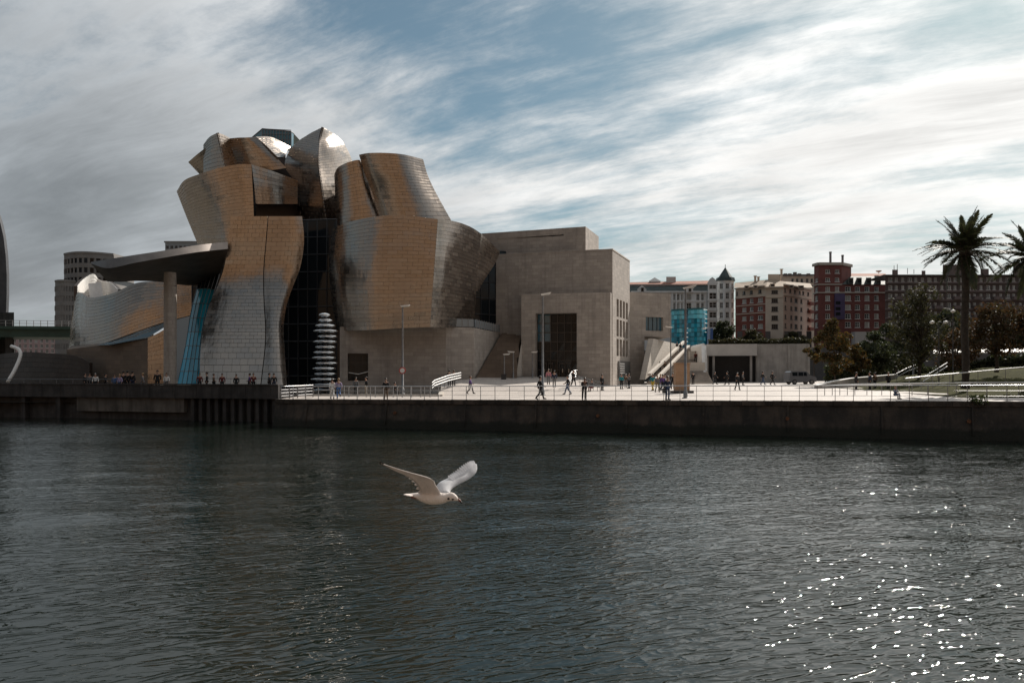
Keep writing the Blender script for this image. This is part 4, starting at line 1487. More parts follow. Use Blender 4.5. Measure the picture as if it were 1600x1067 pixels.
r5 = [(cx_ + (p[0] - cx_) * 0.86, cy_ + (p[1] - cy_) * 0.86) for p in ring]
m_.prism(r8, PZ(439.4, D), PZ(434, D), top=[(cx_ + (p[0] - cx_) * 1.05, cy_ + (p[1] - cy_) * 1.05) for p in ring])
m_.prism(r5, PZ(433.9, D), PZ(418, D), top=[(cx_ + (p[0] - cx_) * 0.05, cy_ + (p[1] - cy_) * 0.05) for p in ring])
m_.tube([(cx_, cy_, PZ(419, D)), (cx_, cy_, PZ(413, D))], 0.08, 5)
m_.build('turret_roof', M_SLATE, wh)

# --- cream and red brick corner block
D = 215.0
cr = empty('apartment_block', (PX(1210, D), D, GZ), 0, 'cream and red brick apartment block with chamfered cream corner', 'building')
M_CREAM = mat('cream_render', (0.60, 0.51, 0.42), 0.8, var=0.1, vscale=0.3)
M_PINK = mat('pink_render', (0.64, 0.48, 0.39), 0.8, var=0.1, vscale=0.3)
M_BRICK = mat('red_brick', (0.22, 0.075, 0.055), 0.85, var=0.2, vscale=0.5)
yrows = [(467, 473.5), (480, 486.5), (494, 500.5), (507, 514)]
mb = MB()
A_, B_, C_, D_ = xy(1149, 222), xy(1196, 214), xy(1224, 213), xy(1268, 226)
dA = 218
ws = [(frac(a, 1149, 1196), frac(b, 1149, 1196), PZ(yb, dA), PZ(ya, dA)) for ya, yb in yrows for a, b in ((1160, 1166.5), (1172, 1177.5), (1184.5, 1192))]
facade(cr, mb, A_, B_, GZ, PZ(464.5, dA), 0, ws, M_FRAME_W, m=1, blind=0.3)
ws = [(frac(a, 1149, 1196), frac(b, 1149, 1196), PZ(459.8, dA), PZ(454, dA)) for a, b in ((1150.5, 1153), (1160.5, 1165), (1172, 1176.5), (1185, 1190))]
facade(cr, mb, A_, B_, PZ(464.4, dA), PZ(450, dA), 0, ws, M_FRAME_D, m=0, blind=0.0)
dB = 213.5
ws = [(0.34, 0.70, PZ(yb, dB), PZ(ya, dB)) for ya, yb in ((453.5, 459), (466, 473), (479, 486.5), (493, 500.5), (506.5, 514))]
facade(cr, mb, B_, C_, GZ, PZ(450, dB), 0, ws, M_FRAME_D, m=0, blind=0.0, nx=3)
dC = 220
ws = [(frac(a, 1224, 1268), frac(b, 1224, 1268), PZ(yb, dC), PZ(ya, dC)) for ya, yb in yrows for a, b in ((1226, 1228.5), (1234.5, 1237.5), (1241, 1245.5), (1250, 1253), (1261, 1264))]
facade(cr, mb, C_, D_, GZ, PZ(464.5, dC), 0, ws, M_FRAME_D, m=2, blind=0.15)
ws = [(frac(a, 1224, 1268), frac(b, 1224, 1268), PZ(460, dC), PZ(454, dC)) for a, b in ((1225.5, 1228), (1233, 1236), (1240, 1243), (1247.5, 1250.5), (1253, 1256), (1261, 1264))]
facade(cr, mb, C_, D_, PZ(464.4, dC), PZ(450, dC), 0, ws, M_FRAME_D, m=2, blind=0.0)
mb.build('wall', [M_CREAM, M_BRICK, M_PINK], cr)
for p, q, dd in ((A_, B_, dA), (B_, C_, dB), (C_, D_, dC)):
    cornice(cr, p, q, PZ(450, dd), 0.35, 0.5, M_CREAM)
    cornice(cr, p, q, PZ(465.2, dd), 0.25, 0.22, M_CREAM, 'string_course')
for y_ in (477.5, 490.5):
    cornice(cr, A_, B_, PZ(y_, dA), 0.22, 0.15, M_CREAM, 'string_course')
for y_ in yrows:
    m_ = MB(); a_ = Vector((*D_, 0)); u_ = (a_ - Vector((*C_, 0))).normalized(); n_ = Vector((u_.y, -u_.x, 0))
    m_.obox(a_ - u_ * 2.6, u_, n_, 0, 2.4, 0.0, 0.8, PZ(y_[1] + 1, dC), PZ(y_[1] - 4, dC)); m_.build('balcony', M_BRICK, cr)
mb = MB()
mb.poly([P(1147, 449.5, 221), P(1197, 449.5, 213), P(1225, 449.5, 212.5), P(1228, 440, 222), P(1200, 437, 222), P(1148, 442, 230)])
mb.poly([P(1225, 449.5, 212.5), P(1270, 449.5, 225.5), P(1266, 443, 234), P(1228, 440, 222)])
rf = mb.build('roof', mat('buff_roof', (0.30, 0.23, 0.17), 0.85, var=0.2, vscale=0.6), cr)
for (xa, xb, ya, yb) in ((1163, 1170, 451, 446), (1177, 1184, 450.5, 445.5), (1203, 1211, 450, 443), (1232, 1240, 450, 445), (1247, 1256, 450.5, 446)):
    m_ = MB(); m_.prism([xy(xa, 215), xy(xb, 215), xy(xb, 220), xy(xa, 220)], PZ(ya, 215), PZ(yb, 215)); dm = m_.build('dormer', M_CREAM, cr)
    m_ = MB(); m_.box(PX(xa + 1.5, 215), PX(xb - 1.5, 215), 214.9, 214.97, PZ(ya - 1.2, 215), PZ(yb + 1.2, 215)); m_.build('pane', M_PANE, dm, rnd=True)
m_ = MB(); m_.prism([xy(1200, 222), xy(1218, 222), xy(1218, 228), xy(1200, 228)], PZ(440, 222), PZ(428.5, 222)); m_.build('lift_house', M_CREAM, cr)
for xa, yt in ((1180, 432), (1185, 433.5), (1221, 421.5)):
    m_ = MB(); p = P(xa, yt, 224); m_.box(p.x - .25, p.x + .25, p.y - .25, p.y + .25, PZ(440, 224), p.z); m_.box(p.x - .4, p.x + .4, p.y - .4, p.y + .4, p.z + .003, p.z + 0.2); m_.build('chimney', M_CREAM, cr)
for xa in (1152, 1168, 1182, 1196, 1226, 1245, 1260):
    m_ = MB(); p = P(xa, 521, 210); m_.prism([xy(xa, 212.2), xy(xa + 8, 212.2), xy(xa + 8, 213), xy(xa, 213)], GZ, PZ(517.5, 212)); m_.build('shop_front', M_FRAME_D, cr)

# --- pale block showing behind
bkb = empty('rear_block', (PX(1245, 250), 250, GZ), 0, 'pale cream rooftop storey rising behind the cream corner block', 'building')
mb = MB()
ws = [(frac(a, 1220, 1275), frac(a + 3.5, 1220, 1275), PZ(yb, 250), PZ(ya, 250)) for ya, yb in ((435.5, 441), (446, 452)) for a in (1238, 1245, 1252, 1260, 1267)]
facade(bkb, mb, xy(1218, 250), xy(1275, 250), GZ, PZ(431.5, 250), 0, ws, M_FRAME_D, blind=0.2)
mb.build('wall', M_CREAM, bkb)
cornice(bkb, xy(1217, 250), xy(1276, 250), PZ(431.4, 250), 0.5, 0.7, M_FRAME_D)
for xa in (1227, 1234, 1242, 1249, 1263):
    m_ = MB(); p = P(xa, 427.5 if xa != 1242 else 425.5, 254); m_.box(p.x - .5, p.x + .5, p.y - .4, p.y + .4, PZ(433, 254), p.z); m_.build('chimney', M_FRAME_D, bkb)

# --- dark red block with tower
D = 205.0
rd = empty('red_apartment_block', (PX(1325, D), D, GZ), 0, 'dark red brick apartment block with two slim chimneys on its tower', 'building')
M_RED = mat('dark_red_brick', (0.17, 0.06, 0.052), 0.85, var=0.2, vscale=0.4)
M_RTRIM = mat('pale_trim', (0.42, 0.38, 0.33), 0.8)
M_PURP = mat('violet_panel', (0.075, 0.055, 0.13), 0.6, var=0.15, vscale=0.5)
yr = [(434, 440), (448, 455.5), (461.5, 470), (476, 484), (490, 498), (503, 511.5)]
cols_l = ((1289.7, 1297), (1304.7, 1311.5)); cols_r = ((1320.5, 1329.5), (1336, 1343.7), (1351, 1358.7), (1366, 1373))
mb = MB()
ws = []
for k, (ya, yb) in enumerate(yr):
    for ca, cb in cols_l:
        if k >= 2 and ca > 1300:
            continue
        ws.append((frac(ca, 1279, 1315), frac(cb, 1279, 1315), PZ(yb, D), PZ(ya, D)))
for ca, cb in cols_l:
    ws.append((frac(ca, 1279, 1315), frac(cb, 1279, 1315), PZ(427, D), PZ(421, D)))
facade(rd, mb, xy(1279, D), xy(1315, D), GZ, PZ(413, D), 0, ws, M_FRAME_W, blind=0.3)
ws = [(frac(ca, 1315, 1383), frac(cb, 1315, 1383), PZ(yb, D), PZ(ya, D)) for k, (ya, yb) in enumerate(yr) if k > 0 for ca, cb in cols_r]
facade(rd, mb, xy(1315, D), xy(1383, D), GZ, PZ(444.5, D), 0, ws, M_FRAME_W, blind=0.3)
ws = [(0.2, 0.85, PZ(yb, D), PZ(ya, D)) for ya, yb in yr]
facade(rd, mb, xy(1272, D + 3), xy(1279, D), GZ, PZ(413.5, D), 0, ws, M_FRAME_W, blind=0.4)
wall_holes(mb, xy(1315, D), xy(1330, D + 4), PZ(446, D), PZ(413, D), [], 0)
wall_holes(mb, xy(1272, D + 14), xy(1272, D + 3), GZ, PZ(413.5, D), [], 0)
mb.poly([(*xy(1272, D + 3), PZ(413, D)), (*xy(1279, D), PZ(413, D)), (*xy(1315, D), PZ(413, D)), (*xy(1330, D + 4), PZ(413, D)), (*xy(1330, D + 14), PZ(413, D)), (*xy(1272, D + 14), PZ(413, D))])
mb.build('wall', M_RED, rd)
m_ = MB(); m_.box(PX(1303.5, D), PX(1319, D), D - 0.45, D - 0.05, PZ(499, D), PZ(459, D)); pv = m_.build('bay_panel', M_PURP, rd)
for y_ in (471, 480, 488):
    m_ = MB(); m_.box(PX(1304.5, D), PX(1312, D), D - 0.52, D - 0.46, PZ(y_ + 5, D), PZ(y_, D)); m_.build('pane', M_PANE, pv, rnd=True)
cornice(rd, xy(1271, D + 3), xy(1279, D), PZ(414.5, D), 0.7, 0.4, M_RTRIM)
cornice(rd, xy(1279, D), xy(1315, D), PZ(414.5, D), 0.7, 0.4, M_RTRIM)
cornice(rd, xy(1315, D), xy(1330, D + 4), PZ(414.5, D), 0.7, 0.4, M_RTRIM)
for y_ in (445.5, 458.3):
    cornice(rd, xy(1279, D), xy(1315, D), PZ(y_, D), 0.3, 0.3, M_RTRIM, 'string_course')
    cornice(rd, xy(1272, D + 3), xy(1279, D), PZ(y_, D), 0.3, 0.3, M_RTRIM, 'string_course')
cornice(rd, xy(1315.2, D), xy(1383, D), PZ(458.3, D), 0.3, 0.3, M_RTRIM, 'string_course')
mb = MB()
mb.poly([P(1315, 444.5, D - .3), P(1384, 444.5, D - .3), P(1384, 431.5, D + 4), P(1330, 431.5, D + 4)])
mb.poly([P(1330, 431.5, D + 4), P(1384, 431.5, D + 4), P(1384, 427.5, D + 9), P(1330, 427.5, D + 9)], 1)
mb.build('roof', [M_SLATE, M_TILE], rd)
for xa in (1325, 1338, 1353, 1368):
    m_ = MB(); m_.prism([xy(xa, D - .2), xy(xa + 8.5, D - .2), xy(xa + 8.5, D + 3), xy(xa, D + 3)], PZ(443.5, D), PZ(434, D)); dm = m_.build('dormer', mat('zinc_dormer', (0.10, 0.105, 0.10), 0.6), rd)
    m_ = MB(); m_.box(PX(xa + 1.5, D), PX(xa + 7, D), D - .3, D - .22, PZ(442, D), PZ(436, D)); m_.build('pane', M_PANE, dm, rnd=True)
for xa, yt, yb in ((1297.5, 393.5, 414), (1316.5, 398.5, 416)):
    m_ = MB(); p = P(xa, yt, D + 5); m_.lathe([(0.32, PZ(yb, D)), (0.3, p.z - .4), (0.36, p.z - .35), (0.36, p.z)], (p.x, p.y, 0), 10); m_.build('chimney', M_GALV, rd)
m_ = MB(); m_.prism([xy(1288, D + 4), xy(1297, D + 4), xy(1297, D + 9), xy(1288, D + 9)], PZ(414, D), PZ(408, D)); m_.build('lift_house', M_RTRIM, rd)
m_ = MB(); m_.tube([P(1373, 428, D + 6), P(1373, 424, D + 6)], .06, 5); m_.lathe([(0.1, 0), (0.7, 0.3), (0.75, 0.5)], P(1373, 426, D + 6), 12); m_.build('satellite_dish', M_WHITE, rd)
mb = MB(); mb.box(PX(1330, D), PX(1380, D), D - 2.4, D - 0.05, GZ, PZ(519, D)); mb.build('shop_canopy', M_FRAME_W, rd)

# --- long dark block on the right
D = 190.0
dk = empty('long_apartment_block', (PX(1490, D), D, GZ), 0, 'long dark brown apartment block with banded storeys behind the palms', 'building')
M_DK = mat('dark_brown_brick', (0.10, 0.078, 0.074), 0.85, var=0.2, vscale=0.4)
M_DK2 = mat('brown_band', (0.15, 0.115, 0.11), 0.8, var=0.15, vscale=0.4)
mb = MB()
ws = []
for ya, yb in ((434, 440), (446, 453), (459, 466), (473, 481), (487, 495), (501, 509)):
    for k in range(27):
        xa = 1388 + k * 10.2
        ws.append((frac(xa, 1383, 1665), frac(xa + (4.6 if k % 3 else 6.4), 1383, 1665), PZ(yb, D), PZ(ya, D)))
facade(dk, mb, xy(1383, D), xy(1665, D), GZ, PZ(429, D), 0, ws, M_FRAME_W, blind=0.22)
mb.build('wall', M_DK, dk)
for y_ in (443.5, 456.5, 470.5, 484.5, 498.5):
    cornice(dk, xy(1383, D), xy(1665, D), PZ(y_, D), 0.4, 0.45, M_DK2, 'string_course')
for k in range(9):
    xa = 1396 + k * 30.6
    for y_ in (467.5, 482, 496):
        m_ = MB(); m_.box(PX(xa, D), PX(xa + 12, D), D - 1.1, D - 0.46, PZ(y_ + 1, D), PZ(y_ - 4, D)); m_.build('balcony', M_DK2, dk)
mb = MB()
zr = PZ(429, D - .8)
mb.poly([(*xy(1381, D - .8), zr), (*xy(1668, D - .8), zr), (PX(1668, D), D + 10, zr - .3), (PX(1381, D), D + 10, zr - .3)])
mb.poly([P(1668, 430.5, D - .8), P(1381, 430.5, D - .8), P(1381, 429, D - .8), P(1668, 429, D - .8)][::-1])
mb.build('roof', M_FRAME_D, dk)
for (xa, xb, yt) in ((1394, 1403, 421.5), (1473, 1504, 413.5), (1583, 1640, 410), (1532, 1545, 420), (1440, 1446, 423)):
    m_ = MB(); m_.prism([xy(xa, D + 2), xy(xb, D + 2), xy(xb, D + 9), xy(xa, D + 9)], PZ(428, D), PZ(yt, D + 2)); m_.build('roof_house', M_DK2, dk)
for xa, yt in ((1397, 415), (1402, 413), (1418, 419), (1428, 421)):
    m_ = MB(); m_.tube([P(xa, 428, D + 4), P(xa, yt, D + 4)], 0.07, 5); m_.build('aerial', M_FRAME_D, dk)

# --- high stone apartment tower on the left
D = 260.0
tw = empty('tower_block', (PX(130, D), D, 1.6), 0, 'round-fronted stone tower block with dark window bands left of the canopy', 'building')
M_TW = mat('tower_stone', (0.19, 0.18, 0.175), 0.8, var=0.12, vscale=0.3)
def arc_ring(xa, xb, dd, bulge, n_=10):
    pts = []
    for k in range(n_ + 1):
        t_ = k / n_
        pts.append((PX(xa + (xb - xa) * t_, dd), dd - bulge * math.sin(math.pi * t_)))
    return pts
for (xa, xb, yt, bl_, dd, nst) in ((100, 178, 399, 4.5, 262, 11), (86, 119, 441, 2.0, 258, 7)):
    front = arc_ring(xa, xb, dd, bl_)
    ring = front + [(front[-1][0], dd + 14), (front[0][0], dd + 14)]
    zt_ = PZ(yt, dd)
    stp = 3.1
    mb = MB()
    inner = [(x + (PX((xa + xb) / 2, dd) - x) * 0.03, y + 0.5) for x, y in ring]
    mb.prism(inner, 1.6, zt_ - 0.2)
    core = mb.build('glass_core', M_PANE, tw, rnd=True)
    z = zt_
    while z > 3:
        m_ = MB(); m_.prism(ring, z - 1.45, z); m_.build('wall_band', M_TW, tw)
        for k in range(0, 10, 1):
            a_, b_ = front[k], front[k + 1]
            m_ = MB(); cxm, cym = a_[0] * .8 + b_[0] * .2, a_[1] * .8 + b_[1] * .2 + 0.1
            m_.box(cxm - 0.3, cxm + 0.3, cym, cym + 0.5, z - stp, z - 1.453); m_.build('pier', M_TW, tw)
        z -= stp
    m_ = MB(); m_.prism([(x, y - 0.3) for x, y in ring], zt_ + 0.003, zt_ + 0.6); m_.build('cornice', M_TW, tw)
t2 = empty('tower_block', (PX(283, 270), 270, 1.6), 0, 'flat grey top of a distant tower block above the canopy', 'building')
mb = MB()
ws = [(k / 9 + .02, k / 9 + .09, PZ(388, 270), PZ(384, 270)) for k in range(9)]
facade(t2, mb, xy(258, 270), xy(320, 270), 1.6, PZ(379.5, 270), 0, ws, M_FRAME_D, blind=0.1)
mb.build('wall', mat('blue_grey_render', (0.26, 0.28, 0.30), 0.8), t2)
cornice(t2, xy(257, 270), xy(321, 270), PZ(379.4, 270), 0.5, 0.4, M_TW)

# --- bridge at the left edge with its tower, house beneath
br = empty('road_bridge', (PX(40, 150), 150, 1.6), 0, 'dark green road bridge deck passing at the left edge', 'bridge')
M_GRN = mat('green_paint', (0.022, 0.055, 0.042), 0.5, var=0.25, vscale=0.5)
mb = MB(); mb.prism([xy(-160, 146), xy(118, 150), xy(118, 162), xy(-160, 158)], PZ(527, 150), PZ(515, 150)); mb.build('girder', M_GRN, br)
mb = MB(); mb.prism([xy(-160, 145.3), xy(118, 149.3), xy(118, 162.5), xy(-160, 158.5)], PZ(514.9, 150), PZ(510.5, 150)); mb.build('deck', M_GRN, br)
mb = MB()
for dz in (0.55, 1.05):
    mb.tube([(*xy(-160, 145.6), PZ(510.5, 150) + dz), (*xy(118, 149.6), PZ(510.5, 150) + dz)], 0.04, 5)
mb.build('rail', M_GALV, br)
for k in range(26):
    t_ = k / 25
    x_, y_ = PX(-160, 145.6) * (1 - t_) + PX(118, 149.6) * t_, 145.6 * (1 - t_) + 149.6 * t_
    m_ = MB(); m_.box(x_ - .04, x_ + .04, y_ - .04, y_ + .04, PZ(510.4, 150), PZ(510.4, 150) + 1.1); m_.build('rail_post', M_GALV, br)
for xa in (8, -90):
    m_ = MB(); m_.prism([xy(xa, 151), xy(xa + 12, 151), xy(xa + 12, 157), xy(xa, 157)], 0, PZ(527.2, 150)); m_.build('pier', M_DARKCONC, br)
twl = empty('bridge_tower', (PX(-5, 165), 165, 1.6), 0, 'tall dark curved stone-clad tower cut by the left edge', 'tower')
mb = MB()
prof = [(505, 9), (487, 13.5), (460, 14.5), (430, 14.5), (400, 13), (370, 9.5), (350, 5), (337, 1), (330, -2)]
pts = []
for y_, xr in prof:
    pts.append([P(-34, y_, 165), P(-20, y_, 162.6), P((xr - 34) / 2 + 4, y_, 161.5), P(xr - 4, y_, 162.5), P(xr, y_, 165), P(xr - 6, y_, 170), P(-28, y_, 170)])
mb.grid(pts, closed_u=True)
mb.poly([p for p in pts[-1]][::-1])
mb.build('shaft', mat('dark_cladding', (0.05, 0.05, 0.055), 0.55, metal=0.3, var=0.25, vscale=0.4), twl, smooth=40)
mb = MB(); mb.prism([xy(-40, 160), xy(22, 160), xy(22, 171), xy(-40, 171)], 1.6, PZ(488, 160)); mb.build('base', M_DARKCONC, twl)
hs = empty('distant_house', (PX(46, 300), 300, 1.6), 0, 'pink distant terrace seen below the green bridge deck', 'building')
mb = MB()
ws = [(k / 12 + .015, k / 12 + .06, PZ(y_ + 5, 300), PZ(y_, 300)) for k in range(12) for y_ in (530, 538, 546)]
facade(hs, mb, xy(10, 300), xy(112, 300), 1.6, PZ(522, 300), 0, ws, M_FRAME_W, blind=0.15)
mb.build('wall', mat('pink_stone', (0.42, 0.30, 0.30), 0.8, var=0.1, vscale=0.3), hs)

# --- teal glass pavilion on the upper level
D = 150.0
pv = empty('glass_pavilion', (PX(1080, D), D, GZ), 0, 'bright turquoise glass pavilion with rounded front above the stairs', 'pavilion')
M_TQ = mat('turquoise_glass', (0.01, 0.25, 0.36), 0.1, spec=0.8, rnd=0.55)
M_TQ2 = mat('pale_turquoise_glass', (0.12, 0.50, 0.62), 0.12, spec=0.8, rnd=0.3)
def round_front(cxp, wpx, dd, bulge, n_=8):
    return [(PX(cxp - wpx / 2 + wpx * k / n_, dd), dd - bulge * math.sin(math.pi * k / n_)) for k in range(n_ + 1)]
for (cxp, wpx, yt, dd) in ((1062.5, 27, 486, 149), (1090, 30, 484.5, 147)):
    rf_ = round_front(cxp, wpx, dd, 1.6)
    zt_ = PZ(yt, dd)
    nz_ = 9
    for k in range(8):
        for j in range(nz_):
            za, zb = GZ + (zt_ - GZ) * j / nz_, GZ + (zt_ - GZ) * (j + 1) / nz_
            m_ = MB()
            (ax, ay), (bx, by) = rf_[k], rf_[k + 1]
            m_.poly([(ax, ay, za + .04), (bx, by, za + .04), (bx, by, zb - .04), (ax, ay, zb - .04)])
            m_.build('pane', M_TQ2 if (j >= nz_ - 2 and (k < 5 or wpx > 28)) or (random.random() < 0.06) else M_TQ, pv, rnd=True)
    for j in range(nz_ + 1):
        z = GZ + (zt_ - GZ) * j / nz_
        m_ = MB(); m_.tube([(x, y - 0.03, z) for x, y in rf_], 0.05, 4); m_.build('transom', mat('teal_frame', (0.02, 0.12, 0.14), 0.4), pv)
    m_ = MB(); m_.prism(rf_ + [(rf_[-1][0], dd + 5), (rf_[0][0], dd + 5)], zt_ + 0.06, zt_ + 0.3); m_.build('roof', MATS['teal_frame'], pv)
m_ = MB(); m_.box(PX(1110, 146), PX(1114, 146), 146, 149, GZ, PZ(513, 146)); m_.build('pillar', mat('blue_panel', (0.02, 0.07, 0.22), 0.4), pv)
m_ = MB(); m_.box(PX(1098, 145), PX(1103.5, 145), 145, 145.2, PZ(515, 145), PZ(512, 145)); m_.build('lamp_panel', M_WHITE, pv)

# --- concrete retaining building with dark opening
D = 124.0
cb = empty('retaining_building', (PX(1180, D), D, 2.6), 0, 'grey concrete retaining building with wide dark opening and hedge on top', 'building')
mb = MB()
A_, B_ = xy(1104, D), xy(1264, D - 4)
La = math.hypot(B_[0] - A_[0], B_[1] - A_[1])
zt_ = PZ(538, D - 1)
uC, nC, _ = wall_holes(mb, A_, B_, 1.6, zt_, [(La * 0.02, La * 0.49, 1.7, PZ(556, D))], 3.2)
mb.poly([(*A_, zt_), (*B_, zt_), (B_[0], B_[1] + 20, zt_), (A_[0], A_[1] + 20, zt_)])
wall_holes(mb, B_, (B_[0] + 2, B_[1] + 18), 1.6, zt_, [], 0)
mb.build('wall', M_CONC2, cb)
oC = Vector((*A_, 0))
m_ = MB(); m_.obox(oC, uC, nC, La * 0.015, La * 0.495, -3.3, -3.1, 1.7, PZ(556, D)); m_.build('recess', mat('opening_shade', (0.03, 0.03, 0.032), 0.6, var=0.2, vscale=2), cb)  # dark sheet at the back of the opening, standing in for its unlit depth
m_ = MB(); m_.obox(oC, uC, nC, La * 0.0, La * 0.5, 0.02, 0.7, PZ(556, D), zt_ + 0.02); m_.build('lintel', mat('pale_concrete', (0.48, 0.46, 0.44), 0.75, var=0.1, vscale=0.5), cb)
for f_ in (0.06, 0.43, 0.50, 0.80, 0.985):
    m_ = MB(); m_.obox(oC, uC, nC, La * f_, La * f_ + 0.35, 0.0, 0.22, 1.7, zt_ - 0.1); m_.build('pilaster', M_CONC2, cb)
# curved white end wall
mb = MB()
pr = [P(1094.5, 541, 122), P(1096, 537.5, 122), P(1100, 536.5, 122), P(1103.5, 540, 122), P(1105, 560, 119.5), P(1106, 594, 117.5), P(1101, 594, 117.5), P(1097, 565, 119.5)]
bk_ = [p + Vector((0.5, 9, 0)) for p in pr]
mb.poly(pr)
for i in range(8):
    mb.poly([pr[i], pr[(i + 1) % 8], bk_[(i + 1) % 8], bk_[i]][::-1])
mb.build('end_wall', M_WHITE, cb)
# shrubs are planted on its roof further below
# ------------------------------------------------------------------ trees, palms, shrubs
M_BARK = mat('bark', (0.055, 0.042, 0.032), 0.95, var=0.35, vscale=3, bump=0.8, bscale=8)
def leaf_mat(name, c1, c2):
    return mat(name, c1, 0.7, rnd_col=c2, transl=0.35)
M_LEAF_OR = leaf_mat('autumn_leaves', (0.12, 0.06, 0.014), (0.035, 0.045, 0.013))
M_LEAF_DK = leaf_mat('dark_leaves', (0.018, 0.028, 0.012), (0.05, 0.055, 0.018))
M_LEAF_OL = leaf_mat('olive_leaves', (0.062, 0.055, 0.02), (0.026, 0.028, 0.012))
M_LEAF_RU = leaf_mat('rust_leaves', (0.085, 0.04, 0.016), (0.035, 0.032, 0.012))
M_LEAF_GR = leaf_mat('green_leaves', (0.03, 0.05, 0.015), (0.075, 0.09, 0.025))

def leaves(mb, c, r, n_, size, rng, flat=1.0):
    c = np.array(c)
    d_ = rng.normal(size=(n_, 3)); d_ /= np.linalg.norm(d_, axis=1, keepdims=True)
    p = c + d_ * (r * rng.uniform(0.25, 1.0, (n_, 1)) ** 0.5) * np.array([1, 1, flat])
    for q in p:
        a = rng.normal(size=3); a /= np.linalg.norm(a)
        b = np.cross(a, rng.normal(size=3)); b /= max(np.linalg.norm(b), 1e-6)
        s = size * rng.uniform(0.6, 1.3)
        a = a * s; b = b * s * 0.55
        mb.poly([q - a, q + b * 0.9 - a * 0.1, q + a, q - b * 0.9 - a * 0.1])

def tree(name, label, base, height, cw, ch, m_leaf, seed, n_cl=46, n_leaf=95, size=0.24, trunk_r=0.2, sparse=1.0, group='trees by the plaza', bare=0.35, category='tree'):
    rng = np.random.RandomState(seed)
    base = Vector(base)
    root = empty(name, base, 0, label, category, group)
    tr = MB(); ends = []
    fork = height - ch * 0.92
    lean = Vector((rng.normal(0, 0.03), rng.normal(0, 0.03), 1))
    top = base + lean * (height - ch * 0.3)
    stem = [base + (top - base) * t_ + Vector((rng.normal(0, .06), rng.normal(0, .06), 0)) * (t_ > 0) for t_ in np.linspace(0, 1, 7)]
    tr.tube(stem, [trunk_r * (1.25 if k == 0 else 1 - 0.13 * k) for k in range(7)], 9)
    for k in range(n_cl):
        # cluster centre in an uneven egg-shaped crown
        while True:
            v = rng.uniform(-1, 1, 3)
            if np.linalg.norm(v) < 1:
                break
        nv = np.linalg.norm(v)
        v = v / max(nv, .01) * nv ** 0.5
        lob = 0.78 + 0.3 * math.sin(3 * math.atan2(v[1], v[0]) + seed) + rng.uniform(-.1, .1)
        c = base + Vector((v[0] * cw / 2 * lob, v[1] * cw / 2 * lob, height - ch / 2 + v[2] * ch / 2))
        ends.append(c)
    for k, c in enumerate(ends):
        if k % 2 == 0 or sparse < 1:
            t_ = min(0.98, max(fork / height * 0.9, (c.z - base.z) / height - rng.uniform(.15, .35)))
            s = base + (top - base) * min(1.0, t_ * height / max((top - base).length, .1))
            m1 = s.lerp(c, 0.5) + Vector((0, 0, 0.08 * (c - s).length))
            r_ = trunk_r * 0.32
            tr.tube([s, m1, c], [r_, r_ * .6, r_ * .22], 5, caps=False)
            for q in range(2):
                e = c + Vector(rng.normal(0, 0.5, 3)) * cw * 0.09
                tr.tube([m1.lerp(c, .6), e], [r_ * .3, r_ * .1], 4, caps=False)
    tr.build('trunk', M_BARK, root, smooth=60)
    cr_ = MB()
    for c in ends:
        r_ = cw * rng.uniform(0.09, 0.19)
        leaves(cr_, c, r_, int(n_leaf * sparse * rng.uniform(.5, 1.3)), size, rng, 0.75)
    cr_.build('crown', m_leaf, root, uv=False, rnd=True)
    return root

def gp(px, d_, dz=0.0):
    x = PX(px, d_)
    return Vector((x, d_, zp(x, d_) + dz))

tree('plaza_tree', 'orange and green young tree beside the concrete retaining building', gp(1304, 95), PZ(502, 95) - gp(1304, 95).z, 4.6, 6.2, M_LEAF_OR, 11, 44, 110, 0.2, 0.11)
tree('plaza_tree', 'dark green bushy tree between the orange tree and the tall thin-leaved tree', gp(1368, 104), PZ(522, 104) - gp(1368, 104).z, 5.6, 4.8, M_LEAF_DK, 12, 42, 120, 0.22, 0.13)
tree('plaza_tree', 'pointed dark evergreen behind the tall thin-leaved tree', gp(1400, 110), PZ(503, 110) - gp(1400, 110).z, 5.0, 6.6, M_LEAF_DK, 13, 46, 120, 0.22, 0.14)
tree('plaza_tree', 'tall olive tree with thin leaves and bare twigs behind lamp', gp(1437, 92), PZ(449, 92) - gp(1437, 92).z, 6.5, 9.4, M_LEAF_OL, 14, 90, 60, 0.19, 0.22, sparse=0.9)
tree('plaza_tree', 'rusty orange spreading tree right of the palm trunk', gp(1557, 86, 1.6), PZ(478, 86) - gp(1557, 86, 1.6).z, 7.2, 5.4, M_LEAF_RU, 15, 64, 90, 0.2, 0.2)
tree('plaza_tree', 'rust-tinged small tree behind the tall palm trunk', gp(1496, 100, 1.0), PZ(516, 100) - gp(1496, 100, 1.0).z, 6.2, 4.6, M_LEAF_RU, 16, 40, 100, 0.2, 0.15)
tree('plaza_tree', 'low orange bush-like tree beside the dark green bushy tree', gp(1338, 100), PZ(540, 100) - gp(1338, 100).z, 3.6, 3.6, M_LEAF_OR, 17, 30, 100, 0.2, 0.1)
tree('plaza_tree', 'yellow-green slim tree by the end of the retaining building', gp(1272, 112), PZ(530, 112) - gp(1272, 112).z, 2.6, 3.4, M_LEAF_OR, 18, 22, 80, 0.2, 0.08)
tree('street_tree', 'small dark round tree in front of the white turret house', (PX(1131, 190), 190, GZ), PZ(501, 190) - GZ, 5.6, 6.0, M_LEAF_DK, 19, 40, 110, 0.3, 0.18, group='trees on the upper street')
tree('street_tree', 'grey-green small tree in front of the cream corner block', (PX(1176, 190), 190, GZ), PZ(516, 190) - GZ, 4.6, 3.6, M_LEAF_OL, 20, 26, 90, 0.28, 0.14, group='trees on the upper street')
